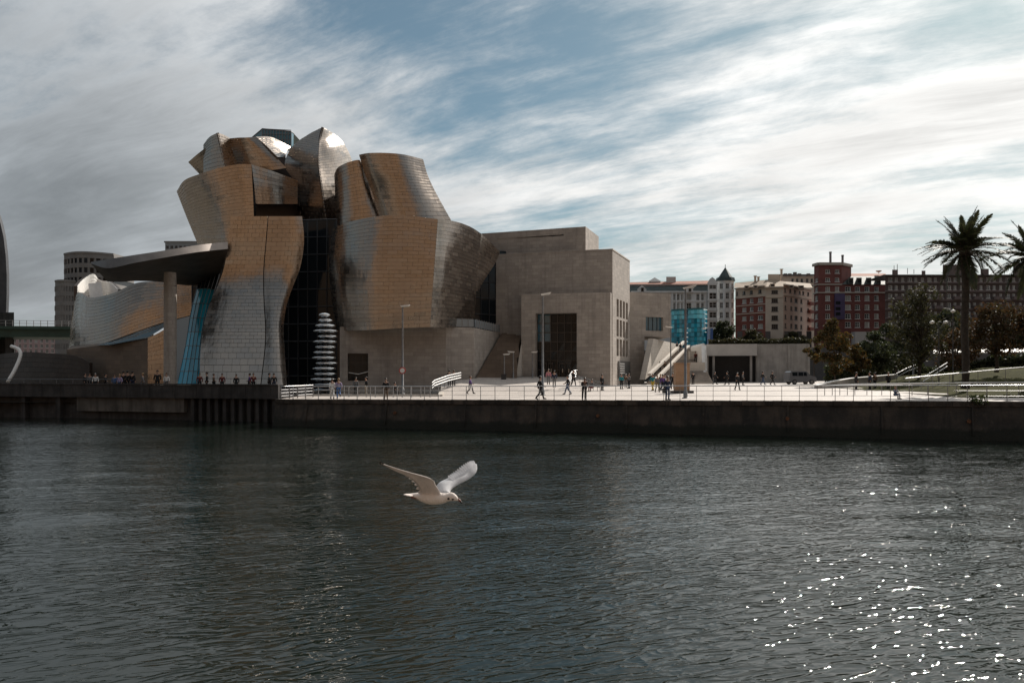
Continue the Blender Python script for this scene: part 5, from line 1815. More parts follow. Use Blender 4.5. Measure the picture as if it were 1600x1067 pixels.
tree('street_tree', 'olive street tree below the pink facade of the cream block', (PX(1240, 190), 190, GZ), PZ(520, 190) - GZ, 5.4, 3.4, M_LEAF_OL, 21, 26, 90, 0.28, 0.14, group='trees on the upper street')
tree('street_tree', 'dark tree in front of the long brown block', (PX(1470, 150), 150, GZ), PZ(490, 150) - GZ, 9.0, 7.0, M_LEAF_DK, 22, 50, 120, 0.3, 0.2, group='trees on the upper street')
tree('street_tree', 'dark broad tree at the far right edge behind the rusty tree', (PX(1600, 150), 150, GZ), PZ(492, 150) - GZ, 12.0, 7.0, M_LEAF_DK, 23, 60, 120, 0.3, 0.22, group='trees on the upper street')

def hedge(name, label, p, q, h_, w_, ml, seed, n_=2600, size=0.2, cat='hedge'):
    rng = np.random.RandomState(seed)
    p, q = Vector(p), Vector(q)
    root = empty(name, p, 0, label, cat)
    mb = MB()
    u = (q - p); L = u.length; u.normalize(); n = Vector((-u.y, u.x, 0))
    st = MB()
    for k in range(int(L / 0.9) + 1):
        b_ = p + u * min(L, k * 0.9)
        st.tube([b_, b_ + Vector((rng.normal(0, .1), rng.normal(0, .1), h_ * .7))], [0.05, 0.02], 5)
    st.build('stems', M_BARK, root)['kind'] = 'stuff'
    for k in range(n_):
        s = rng.uniform(0, L)
        hh = h_ * (0.82 + 0.22 * math.sin(s * 1.1 + seed) * math.sin(s * .37))
        c = p + u * s + n * rng.uniform(-w_ / 2, w_ / 2) + Vector((0, 0, rng.uniform(0.05, 1) * hh))
        leaves(mb, c, 0.15, 1, size, rng)
    mb.build('foliage', ml, root, uv=False, rnd=True)
zt_cb = PZ(538, 123)
hedge('hedge', 'clipped hedge along the roof of the concrete retaining building', (PX(1108, 126), 126, zt_cb), (PX(1266, 122), 122, zt_cb), 1.0, 1.6, M_LEAF_OL, 4, 3600)
hedge('hedge', 'dark shrub belt behind the trees left of the palm', gp(1290, 116), gp(1470, 112), 3.2, 3, M_LEAF_DK, 5, 5200, 0.28)
hedge('hedge', 'dark shrub belt under the white canopy right of the palm', gp(1470, 106, 1.2), gp(1680, 96, 2.2), 2.2, 3, M_LEAF_DK, 6, 4600, 0.28)
hedge('wall_plant', 'small tuft of leaves growing from the quay edge by the rail', QA + QU * 52.6 + QN * 0.15 + Vector((0, 0, 2.35)), QA + QU * 53.6 + QN * 0.15 + Vector((0, 0, 2.35)), 0.75, 0.3, M_LEAF_GR, 7, 120, 0.13, 'plant')

# palms
def frond_mesh(name, L, droop, rise, seed):
    rng = np.random.RandomState(seed)
    mb = MB()
    n_ = 16
    pts = []
    for k in range(n_ + 1):
        t_ = k / n_
        pts.append(Vector((L * (t_ - 0.12 * droop * t_ * t_), 0, L * (rise * t_ - droop * t_ ** 2.1))))
    mb.tube(pts, [0.055 * (1 - 0.85 * k / n_) + 0.008 for k in range(n_ + 1)], 5, m=1)
    nl = 40
    for k in range(nl):
        t_ = 0.14 + 0.86 * k / (nl - 1)
        x = t_ * n_; i = min(int(x), n_ - 1)
        c = pts[i].lerp(pts[i + 1], x - i)
        tan = (pts[i + 1] - pts[i]).normalized()
        up = Vector((0, 1, 0)).cross(tan) * -1
        ll = L * 0.165 * (math.sin(math.pi * min(1, t_ * 0.85 + 0.16)) ** 0.6) * rng.uniform(.85, 1.12)
        for sd in (-1, 1):
            dirv = (Vector((0, sd, 0)) * 0.72 + tan * 0.62 + up * rng.uniform(-0.02, 0.35)).normalized()
            e = c + dirv * ll + Vector((0, 0, -0.12 * ll))
            wv = tan * 0.06 + up * 0.015
            mb.poly([c - wv, c + wv, c.lerp(e, 0.55) + wv * 1.05, e, c.lerp(e, .55) - wv * 0.6])
    me = bpy.data.meshes.new(name)
    me.from_pydata(mb.v, [], mb.f)
    me.polygons.foreach_set('material_index', mb.m)
    at = me.attributes.new('rnd', 'FLOAT', 'FACE'); at.data.foreach_set('value', mb.r)
    me.materials.append(M_FROND); me.materials.append(M_BARK)
    return me
M_FROND = mat('palm_leaflets', (0.022, 0.032, 0.014), 0.55, rnd_col=(0.055, 0.06, 0.022), transl=0.2)
FR_UP = [frond_mesh('frond', 3.9, 0.22, 0.16, s) for s in (1, 2)]
FR_MID = [frond_mesh('frond', 4.1, 0.48, 0.22, s) for s in (3, 4)]
FR_LOW = [frond_mesh('frond', 3.6, 0.72, 0.10, s) for s in (5, 6)]
def palm(label, base, hc, seed, scale=1.0):
    rng = np.random.RandomState(seed)
    root = empty('palm_tree', base, 0, label, 'palm', 'palms on the lawn')
    tb = MB()
    n_ = 26
    tb.tube([Vector(base) + Vector((0.06 * math.sin(k * .4), 0, hc * k / n_)) for k in range(n_ + 1)],
            [(0.40 if k == 0 else 0.30) + (0.02 if k % 2 else -0.015) + (0.14 * max(0, k - 20) / 6) for k in range(n_ + 1)], 12)
    tb.build('trunk', mat('palm_bark', (0.032, 0.024, 0.018), 0.95, var=0.4, vscale=4, bump=1.0, bscale=7), root, smooth=60)
    hs_ = MB()
    for k in range(60):                              # cut frond stubs around the neck
        a = rng.uniform(0, 6.28); z = hc - rng.uniform(0, 1.7)
        p = Vector(base) + Vector((0.36 * math.cos(a), 0.36 * math.sin(a), z))
        hs_.tube([p, p + Vector((0.22 * math.cos(a), 0.22 * math.sin(a), 0.3))], [0.05, 0.03], 4)
    hs_.build('stubs', M_BARK, root)['kind'] = 'stuff'
    for (cnt, el0, el1, fam) in ((15, 38, 80, FR_UP), (19, 8, 40, FR_MID), (17, -16, 12, FR_MID), (8, -46, -16, FR_LOW)):
        off = rng.uniform(0, 6.28)
        for k in range(cnt):
            az = off + 2 * math.pi * k / cnt + rng.normal(0, 0.1)
            el = math.radians(rng.uniform(el0, el1))
            o = link('frond', fam[rng.randint(2)], root)
            o.location = (0, 0, hc + rng.uniform(-.25, .1))
            o.rotation_euler = (rng.normal(0, .2), -el, az)
            s = scale * rng.uniform(.86, 1.08)
            o.scale = (s, s, s)
pb = gp(1508, 70, 0.35)
palm('tall palm with full crown on the lawn, trunk wholly in view', pb, PZ(392, 70) - pb.z, 31, 1.0)
pb = gp(1612, 72, 0.9)
palm('palm whose crown is cut by the right edge', pb, PZ(402, 72) - pb.z, 32, 1.0)
# ------------------------------------------------------------------ street furniture
def railing(name, label, A, B, posts, h_=1.1, nrails=2, m_top=None, top_r=0.035, post_w=0.03, cat='railing', zf=None, group=None):
    A, B = Vector(A), Vector(B)
    root = empty(name, A, 0, label, cat, group)
    up = Vector((0, 0, 1))
    mb = MB(); mb.tube([A + up * h_, B + up * h_], top_r, 8); mb.build('top_rail', m_top or M_STEEL, root, smooth=60)
    for k in range(nrails):
        z = h_ * (k + 1) / (nrails + 1)
        mb = MB(); mb.tube([A + up * z, B + up * z], 0.014, 5); mb.build('rail', M_GALV, root)
    pm = None
    for k in range(posts + 1):
        p = A.lerp(B, k / posts)
        if pm is None:
            mb = MB(); mb.box(-post_w * .5, post_w * .5, -0.045, 0.045, -0.02, h_); mb.tube([(0, 0, 0), (0, 0, 0.03)], 0.08, 8)
            pm = bpy.data.meshes.new('post'); pm.from_pydata(mb.v, [], mb.f); pm.materials.append(M_GALV)
        o = link('post', pm, root, p - A)
        o.rotation_euler = (0, 0, math.atan2((B - A).y, (B - A).x))
    return root
q0_ = QA + QU * 0.4 - QN * 0.1; q1_ = QA + QU * 88 - QN * 0.1
railing('quay_railing', 'long steel railing along the edge of the sunlit promenade', (q0_.x, q0_.y, zp(q0_.x, q0_.y)), (q1_.x, q1_.y, zp(q1_.x, q1_.y)), 74, 1.08)
# return of the railing at the left end
a = QA + QU * 0.4 - QN * 0.15; b = QA + QU * 0.4 - QN * 5.5
railing('end_railing', 'short bright railing turning back at the left end of the promenade', (a.x, a.y, zp(a.x, a.y)), (b.x, b.y, zp(b.x, b.y)), 4, 1.08, 3)
railing('pool_railing', 'thin railing between promenade and pool below the stone plinth', gp(545, 72), gp(672, 69.5), 9, 0.95, 1, top_r=0.025)

def bent_rail(name, label, pts, m, r=0.045, nrail=3, gap=0.28, posts=4):
    """a stack of parallel bent tubes on posts"""
    root = empty(name, pts[0], 0, label, 'handrail', 'handrails of stairs and ramps')
    for k in range(nrail):
        mb = MB(); mb.tube([Vector(p) + Vector((0, 0, 1.0 - gap * k)) for p in pts], r, 7); mb.build('rail', m, root, smooth=60)
    P_ = [Vector(p) for p in pts]
    for k in range(posts):
        t_ = (k + .3) / posts * (len(P_) - 1); i = min(int(t_), len(P_) - 2)
        p = P_[i].lerp(P_[i + 1], t_ - i)
        mb = MB(); mb.tube([p + Vector((0, 0, -.1)), p + Vector((0, 0, 1.0))], 0.03, 6); mb.build('post', M_GALV, root)
    return root
M_SHINY = mat('polished_white_steel', (0.82, 0.82, 0.82), 0.25, var=0.05, vscale=3)
def gz(px, py, d_):
    return P(px, py, d_)
bent_rail('handrail', 'white triple handrail climbing beside the plinth, left of entrance', [gz(675, 606 + 8, 78), gz(679, 602 + 8, 79), gz(700, 594 + 8, 82), gz(720, 589 + 8, 85)], M_SHINY, 0.06, 3, 0.26)
bent_rail('handrail', 'bright curved handrail at the ramp in front of the entrance', [gz(888, 596 + 8, 84), gz(893, 586 + 10, 85), gz(900, 583 + 10, 86)], M_SHINY, 0.06, 4, 0.22, 3)
bent_rail('handrail', 'grey handrails of the ramp right of the entrance', [gz(903, 595 + 7, 86), gz(925, 602 + 7, 84), gz(938, 605 + 7, 83)], M_GALV, 0.035, 3)
bent_rail('handrail', 'pale double handrail climbing left of the palm trunk', [gz(1442, 598 + 6, 84), gz(1462, 584 + 8, 88), gz(1480, 570 + 10, 92)], M_SHINY, 0.05, 2, 0.42)
bent_rail('handrail', 'grey double handrail climbing behind the thin-leaved tree', [gz(1398, 592 + 7, 90), gz(1418, 580 + 8, 94), gz(1433, 573 + 9, 97)], M_GALV, 0.05, 2, 0.4)
bent_rail('handrail', 'long low white handrail along the lawn edge at the right', [gz(1415, 598 + 12, 66), gz(1470, 592 + 12, 68), gz(1600, 579 + 12, 72), gz(1680, 570 + 12, 74)], M_SHINY, 0.055, 1, 0.4, 9)

# ramp walls with pale coping on the right
def kerb_wall(name, label, pts, h_, w_, m, m2):
    root = empty(name, pts[0], 0, label, 'low wall', 'low walls of the ramps')
    P_ = [Vector(p) for p in pts]
    for k in range(len(P_) - 1):
        a_, b_ = P_[k], P_[k + 1]
        u = (b_ - a_); u.z = 0; u.normalize(); n = Vector((u.y, -u.x, 0)) * (w_ / 2)
        z = Vector((0, 0, h_)); dn = Vector((0, 0, -1.2)); z2_ = Vector((0, 0, h_ + 0.12)); n2 = n * 1.25
        mb = MB(); mb.hexa([a_ + n + dn, b_ + n + dn, b_ - n + dn, a_ - n + dn, a_ + n + z, b_ + n + z, b_ - n + z, a_ - n + z]); mb.build('wall', m, root)
        z = z + Vector((0, 0, .003))
        mb = MB(); mb.hexa([a_ + n2 + z, b_ + n2 + z, b_ - n2 + z, a_ - n2 + z, a_ + n2 + z2_, b_ + n2 + z2_, b_ - n2 + z2_, a_ - n2 + z2_]); mb.build('coping', m2, root)
kerb_wall('ramp_wall', 'curved white-topped ramp wall beside the grey van', [gz(1275, 603, 86), gz(1300, 597, 88), (gz(1330, 592, 91)), gz(1365, 589, 94), gz(1400, 586, 97)], 0.0, 0.4, M_CONC2, M_WHITE)
bent_rail('handrail', 'straight low white rail along the promenade lawn behind the quay railing', [gz(1285, 622, 66), gz(1340, 619, 66.5), gz(1450, 618, 64.5), gz(1680, 618, 59)], M_SHINY, 0.05, 1, 0.4, 14)

def lamp(label, px, d_, h_, arm=0.9, tilt=0.0, group='tall street lamps', side=1, bracket=False, base_z=None):
    x = PX(px, d_); z = zp(x, d_) if base_z is None else base_z
    root = empty('street_lamp', (x, d_, z), 0, label, 'street lamp', group)
    mb = MB(); mb.lathe([(0.17, 0), (0.17, 0.5), (0.115, 0.55), (0.085, h_ * .6), (0.07, h_)], (x, d_, z), 10); mb.build('pole', M_GALV, root, smooth=50)
    mb = MB(); mb.lathe([(0.28, 0), (0.28, 0.05), (0.2, 0.08)], (x, d_, z), 12); mb.build('base', M_GALV, root)
    mb = MB()
    c = Vector((x + side * arm * .3, d_ - 0.15, z + h_ + 0.02))
    u = Vector((side * math.cos(tilt), 0, math.sin(tilt))); n = Vector((0, 1, 0)); w_ = u.cross(n) * -side
    pts = []
    for zz0, sc in ((-0.05, 0.8), (0.09, 1.0)):
        for a_, b_ in ((-.5, -.5), (.5, -.5), (.5, .5), (-.5, .5)):
            pts.append(c + u * (a_ * 1.0 * arm * sc) + n * (b_ * 0.5 * sc) + Vector((0, 0, zz0)))
    mb.hexa(pts)
    hd = mb.build('lamp_head', M_WHITE, root)
    mb = MB(); cc = c + Vector((0, 0, -0.09)); mb.box(cc.x - .28, cc.x + .28, cc.y - .16, cc.y + .16, cc.z, cc.z + .035); mb.build('lamp_glass', mat('lamp_glass', (0.55, 0.55, 0.5), 0.2), hd)
    if bracket:
        mb = MB(); mb.tube([(x, d_ - .1, z + 2.32), (x, d_ - .13, z + 2.32)], 0.34, 20); sg = mb.build('sign_disc', mat('sign_red', (0.5, 0.03, 0.025), 0.5), root)
        mb = MB(); mb.tube([(x, d_ - .131, z + 2.32), (x, d_ - .15, z + 2.32)], 0.24, 20); mb.build('sign_face', M_WHITE, sg)
    return root
lamp('tall lamp post with red round sign before the stone plinth', 629, 80, 8.75, 0.95, 0.12, bracket=True)
lamp('tall lamp post in front of the glazed museum entrance', 848, 72, 9.1, 0.95, 0.2)
lamp('thick tall lamp post beside the tan kiosk', 1071, 62.5, 8.7, 1.1, 0.25)
lamp('thin lamp post in front of the leaning white wall', 1048, 112, 8.0, 1.0, 0.15, side=-1)
lamp('tall lamp post behind the leaves of the thin-leaved tree', 1427, 99, 11.9, 1.2, 0.1)
lamp('short lamp with bin at the foot of the brown stair, left of pair', 788, 96, 4.1, 0.9, 0.08, group='short plaza lamps')
lamp('short lamp at the foot of the brown stair, right of pair', 802, 97, 4.4, 0.9, 0.08, group='short plaza lamps', side=-1)
lamp('short lamp just left of the glazed museum entrance', 832, 99, 4.4, 0.8, 0.08, group='short plaza lamps')
def globe_lamp(label, px, d_, h_, heads):
    x = PX(px, d_); z = zp(x, d_)
    root = empty('globe_lamp', (x, d_, z), 0, label, 'street lamp', 'globe lamps in the park')
    mb = MB(); mb.lathe([(0.12, 0), (0.06, 0.6), (0.05, h_)], (x, d_, z), 8); mb.build('pole', M_DARKM, root, smooth=50)
    for dx in heads:
        mb = MB(); mb.tube([(x, d_, z + h_ - .5), (x + dx * .6, d_, z + h_ - .2), (x + dx, d_, z + h_)], 0.03, 6); mb.build('arm', M_DARKM, root)
        mb = MB(); mb.lathe([(0.03, -.06), (0.19, 0.03), (0.25, 0.13), (0.18, 0.25), (0.04, 0.3)], (x + dx, d_, z + h_), 14); mb.build('lamp_head', M_WHITE, root, smooth=True)
globe_lamp('two-headed globe lamp between thin-leaved tree and palm', 1467, 82, 6.7, (-0.7, 0.7))
globe_lamp('single globe lamp nearest the palm trunk', 1489, 83, 7.9, (0.0,))

# bin under the short lamp
bp = gp(787, 94.5)
rt = empty('litter_bin', bp, 0, 'dark square litter bin on the sunlit plaza', 'bin')
mb = MB(); mb.prism([(bp.x - .3, bp.y - .3), (bp.x + .3, bp.y - .3), (bp.x + .3, bp.y + .3), (bp.x - .3, bp.y + .3)], bp.z + .85, bp.z + 1.7); mb.build('body', M_DARKM, rt)
mb = MB(); mb.box(bp.x - .36, bp.x + .36, bp.y - .36, bp.y + .36, bp.z + 1.703, bp.z + 1.78); mb.build('lid', M_DARKM, rt)
mb = MB(); mb.box(bp.x - .06, bp.x + .06, bp.y - .06, bp.y + .06, bp.z + .0, bp.z + .85); mb.build('stand', M_DARKM, rt)

# tan kiosk
kp = gp(1065, 75)
rt = empty('information_kiosk', kp, 0, 'tan panelled kiosk beside the thick lamp post', 'kiosk')
mb = MB(); mb.box(kp.x - .95, kp.x + .95, kp.y - .9, kp.y + .7, kp.z - .1, kp.z + .22); mb.build('plinth', M_DARKCONC, rt)
M_TAN = mat('tan_board', (0.36, 0.22, 0.13), 0.6, var=0.15, vscale=1.5, bump=0.1, bscale=12)
for k in range(4):
    mb = MB(); mb.box(kp.x - .66, kp.x + .66, kp.y - .5, kp.y + .5, kp.z + .22 + k * .63 + .006, kp.z + .22 + (k + 1) * .63 - .006); mb.build('panel', M_TAN, rt)
mb = MB(); mb.box(kp.x - .72, kp.x + .72, kp.y - .56, kp.y + .56, kp.z + 2.745, kp.z + 2.84); mb.build('cap', M_TAN, rt)

# grand stair up to the street
rt = empty('grand_stair', gp(1055, 113), 0, 'wide pale stone stair climbing beside the leaning white wall', 'stairs')
for k in range(34):
    t_ = k / 34
    d0 = 112.5 + 20.5 * t_
    z = 2.9 + (8.62 - 2.9) * (k + 1) / 34
    xl = PX(1010, 112.5) + (PX(1062, 133) - PX(1010, 112.5)) * t_
    mb = MB(); mb.box(xl, PX(1100, 118) + 2.0 * t_, d0, d0 + 0.64, z - 0.55, z)
    mb.build('step', M_STONE if k % 11 else M_STONE_PALE, rt)
for k in (11, 22):
    t_ = k / 34; d0 = 112.5 + 20.5 * t_; z = 2.9 + (8.62 - 2.9) * (k + 1) / 34
    xm = PX(1088, d0)
    mb = MB(); mb.box(xm - 1.2, xm + 1.2, d0 - .6, d0 + .1, z - .2, z + 1.1); mb.build('planter', M_STONE_PALE, rt)

# entrance ramp apron, sunlit
mb = MB()
ring = [gp(688, 79, .01), gp(905, 79, .01), P(912, 602, 88), P(912, 589, 103.4), P(806, 589, 104.5), P(752, 589, 98.5), P(735, 592, 93.5), P(690, 597, 88)]
i0 = mb.addv(ring); mb.face([i0 + k for k in range(8)])
for k in range(8):
    a_, b_ = ring[k], ring[(k + 1) % 8]
    mb.poly([a_, a_ - Vector((0, 0, 1.6)), b_ - Vector((0, 0, 1.6)), b_])
tag(mb.build('forecourt', M_PAVE), kind='structure')

# white canopy roof in the park
rt = empty('park_canopy', gp(1540, 108), 0, 'thin white canopy roof standing among the park trees at the right', 'canopy')
for k in range(9):
    xa = 1458 + k * 26
    mb = MB()
    d0 = 104 - k * .6
    p = [P(xa + .4, 553.5 - k * .4, d0), P(xa + 25.6, 553.1 - k * .4, d0 - .6), P(xa + 25.6, 548 - k * .4, d0 + 7), P(xa + .4, 548.4 - k * .4, d0 + 7)]
    mb.hexa(p + [q + Vector((0, 0, 0.16)) for q in p]); mb.build('roof_panel', M_WHITE, rt)
    mb = MB(); c = P(xa + 13, 552, d0 + 2); mb.tube([(c.x, c.y, 2.5), (c.x, c.y, c.z)], 0.08, 6); mb.build('post', M_GALV, rt)

# grey van
vp = gp(1250, 106)
rt = empty('parked_van', vp, math.radians(8), 'small grey van parked before the retaining building', 'van')
def vb():
    prof = [(-1.9, .35), (-1.9, .95), (-1.78, 1.62), (-1.55, 1.74), (0.55, 1.74), (1.05, 1.2), (1.75, 1.0), (1.9, .8), (1.9, .35)]
    mb = MB(); n_ = len(prof)
    i = mb.addv([(x, -.82 if z < 1.1 else -.72, z) for x, z in prof]); j = mb.addv([(x, .82 if z < 1.1 else .72, z) for x, z in prof])
    mb.face([i + k for k in range(n_)]); mb.face([j + k for k in range(n_)][::-1])
    for k in range(n_):
        k2 = (k + 1) % n_
        mb.face((i + k, j + k, j + k2, i + k2))
    b = mb.build('body', mat('grey_car_paint', (0.16, 0.17, 0.19), 0.3, metal=0.3), rt, local=True, smooth=25)
    for (xa, xb) in ((-1.6, -.75), (-.65, .05), (.12, .62)):
        m_ = MB(); m_.poly([(xa, -.79, 1.12), (xb, -.79, 1.12), (xb - (.1 if xb > .5 else 0), -.735, 1.6), (xa + .05, -.735, 1.6)]); m_.build('window', M_GLASSD, rt, local=True, rnd=True)
    m_ = MB(); m_.poly([(.62, -.6, 1.72), (1.09, -.7, 1.22), (1.09, .7, 1.22), (.62, .6, 1.72)]); m_.build('windscreen', M_GLASSD, rt, local=True, rnd=True)
    for x in (-1.2, 1.2):
        for y in (-.8, .8):
            m_ = MB(); m_.tube([(x, y - .1, .33), (x, y + .1, .33)], .33, 16); wv = m_.build('wheel', M_DARKM, rt, local=True)
            m_ = MB(); m_.tube([(x, y - .115, .33), (x, y + .115, .33)], .19, 12); m_.build('rim', M_GALV, wv, local=True)
    for y in (-.6, .6):
        m_ = MB(); m_.box(1.86, 1.92, y - .16, y + .16, .68, .86); m_.build('headlight', M_WHITE, rt, local=True)
vb()

# steel sculpture by the pool: plain stacked steel discs
sp = gp(508, 80)
rt = empty('steel_sculpture', sp, 0, 'tall column of stacked polished steel discs rising from the pool', 'sculpture')
M_MIRROR = mat('mirror_steel', (0.72, 0.73, 0.74), 0.07, metal=1.0)
rng = np.random.RandomState(5)
mb = MB(); mb.tube([(sp.x, sp.y, sp.z - .2), (sp.x, sp.y, sp.z + 8.0)], 0.16, 10); mb.build('core', M_DARKM, rt)
nd = 15
for k in range(nd):
    t_ = k / (nd - 1)
    r = 1.25 * (1 - 0.12 * t_) * (1.0 if t_ < .8 else 1 - (t_ - .8) * 2.4) * rng.uniform(.86, 1.1)
    zc_ = sp.z + .45 + t_ * 7.5
    ox, oy = rng.normal(0, .1, 2)
    hh = 0.235
    mb = MB()
    mb.lathe([(0.02, -hh), (r * .6, -hh * .8), (r * .92, -hh * .35), (r, 0), (r * .92, hh * .35), (r * .6, hh * .8), (0.02, hh)], (sp.x + ox, sp.y + oy, zc_), 28)
    mb.build('disc', M_MIRROR, rt, smooth=True)
# ------------------------------------------------------------------ people
def skin_mesh(name, verts, edges, radii, sub=1):
    me = bpy.data.meshes.new(name + '_skel')
    me.from_pydata(verts, edges, [])
    ob = bpy.data.objects.new(name + '_skel', me)
    COL.objects.link(ob)
    md = ob.modifiers.new('skin', 'SKIN'); md.use_smooth_shade = True; md.branch_smoothing = 0.6
    sv = me.skin_vertices[0].data
    for k, r in enumerate(radii):
        sv[k].radius = (r, r) if isinstance(r, (int, float)) else r
        sv[k].use_root = (k == 0)
    if sub:
        sd = ob.modifiers.new('sub', 'SUBSURF'); sd.levels = sub; sd.render_levels = sub
    dg = bpy.context.evaluated_depsgraph_get()
    dg.update()
    res = bpy.data.meshes.new_from_object(ob.evaluated_get(dg), depsgraph=dg)
    res.name = name
    bpy.data.objects.remove(ob)
    bpy.data.meshes.remove(me)
    res.polygons.foreach_set('use_smooth', [True] * len(res.polygons))
    return res

def add_fingers(me, wrists):
    """five small tapering fingers on each palm, joined to the body mesh"""
    import bmesh
    bm = bmesh.new(); bm.from_mesh(me)
    for (w_, d_) in wrists:
        w_ = Vector(w_); d_ = Vector(d_).normalized()
        side = d_.cross(Vector((1, 0, 0)));
        side = side.normalized() if side.length > .1 else Vector((0, 1, 0))
        for k in range(5):
            off = side * ((k - 1.5) * 0.021) if k < 4 else side * -0.05
            L = (0.075, 0.085, 0.08, 0.062, 0.06)[k]
            b0 = w_ + off - d_ * 0.02 if k < 4 else w_ + off * .7 - d_ * .05
            curl = Vector((0, -0.25, 0))
            pts = [b0, b0 + d_ * L * .55, b0 + (d_ + curl).normalized() * L]
            rr = [0.011, 0.010, 0.007]
            rings = []
            for p, r in zip(pts, rr):
                rings.append([bm.verts.new(p + side * r * a + Vector((1, 0, 0)) * r * b) for a, b in ((1, 0), (0, 1), (-1, 0), (0, -1))])
            for i in range(2):
                for q in range(4):
                    bm.faces.new((rings[i][q], rings[i][(q + 1) % 4], rings[i + 1][(q + 1) % 4], rings[i + 1][q]))
            bm.faces.new(rings[-1])
    bm.to_mesh(me); bm.free()

SK = mat('skin_tone', (0.42, 0.25, 0.18), 0.6)
def pose(kind):
    """joints for a 1.72 m figure facing -Y"""
    J = dict(pel=(0, 0, .95), sp=(0, 0.01, 1.12), ch=(0, 0.01, 1.33), nk=(0, 0, 1.47), h0=(0, -.015, 1.535), h1=(0, -.02, 1.61), h2=(0, -.01, 1.69),
             sl=(.17, .01, 1.40), sr=(-.17, .01, 1.40), el=(.25, .04, 1.13), er=(-.25, .04, 1.13), wl=(.26, -.04, .90), wr=(-.26, -.04, .90), al=(.26, -.06, .82), ar=(-.26, -.06, .82),
             hl=(.095, 0, .90), hr=(-.095, 0, .90), kl=(.105, -.02, .49), kr=(-.105, -.02, .49), fl=(.11, .03, .08), fr=(-.11, .03, .08), tl=(.125, -.15, .035), tr=(-.125, -.15, .035))
    if kind == 'walk':
        J.update(kl=(.10, -.17, .51), fl=(.10, -.27, .10), tl=(.10, -.44, .07), kr=(-.10, .05, .48), fr=(-.10, .33, .14), tr=(-.10, .20, .035),
                 el=(.24, .16, 1.14), wl=(.24, .16, .92), al=(.24, .12, .85), er=(-.24, -.07, 1.14), wr=(-.23, -.27, 1.0), ar=(-.22, -.34, .97))
    if kind == 'stride':
        J.update(kl=(.10, -.06, .49), fl=(.10, -.04, .08), tl=(.10, -.22, .035), kr=(-.10, -.06, .52), fr=(-.10, .30, .36), tr=(-.10, .27, .22),
                 el=(.25, -.02, 1.13), wl=(.23, -.18, .95), al=(.22, -.24, .90), er=(-.25, .1, 1.13), wr=(-.25, .07, .9), ar=(-.25, .04, .82))
    if kind == 'lean':
        J.update(sp=(0, -.05, 1.11), ch=(0, -.16, 1.28), nk=(0, -.24, 1.41), h0=(0, -.29, 1.46), h1=(0, -.33, 1.53), h2=(0, -.34, 1.61), sl=(.17, -.18, 1.35), sr=(-.17, -.18, 1.35),
                 el=(.24, -.30, 1.11), er=(-.24, -.30, 1.11), wl=(.10, -.48, 1.12), wr=(-.10, -.48, 1.12), al=(.03, -.52, 1.12), ar=(-.03, -.52, 1.12), kr=(-.12, .03, .49), fr=(-.13, .14, .09), tr=(-.14, -.03, .035))
    if kind == 'phone':
        J.update(el=(.23, -.02, 1.15), wl=(.10, -.24, 1.25), al=(.05, -.29, 1.30), h1=(0, -.05, 1.60), h2=(0, -.05, 1.68))
    if kind == 'sit':
        d_ = -.47
        for k in list(J):
            J[k] = (J[k][0], J[k][1], J[k][2] + d_) if k not in ('kl', 'kr', 'fl', 'fr', 'tl', 'tr') else J[k]
        J.update(kl=(.11, -.42, .50), kr=(-.11, -.42, .50), fl=(.11, -.42, .09), fr=(-.11, -.42, .09), tl=(.12, -.60, .04), tr=(-.12, -.60, .04),
                 wl=(.16, -.28, .62), al=(.14, -.35, .60), wr=(-.16, -.28, .62), ar=(-.14, -.35, .60), el=(.24, -.05, .70), er=(-.24, -.05, .70))
    return J
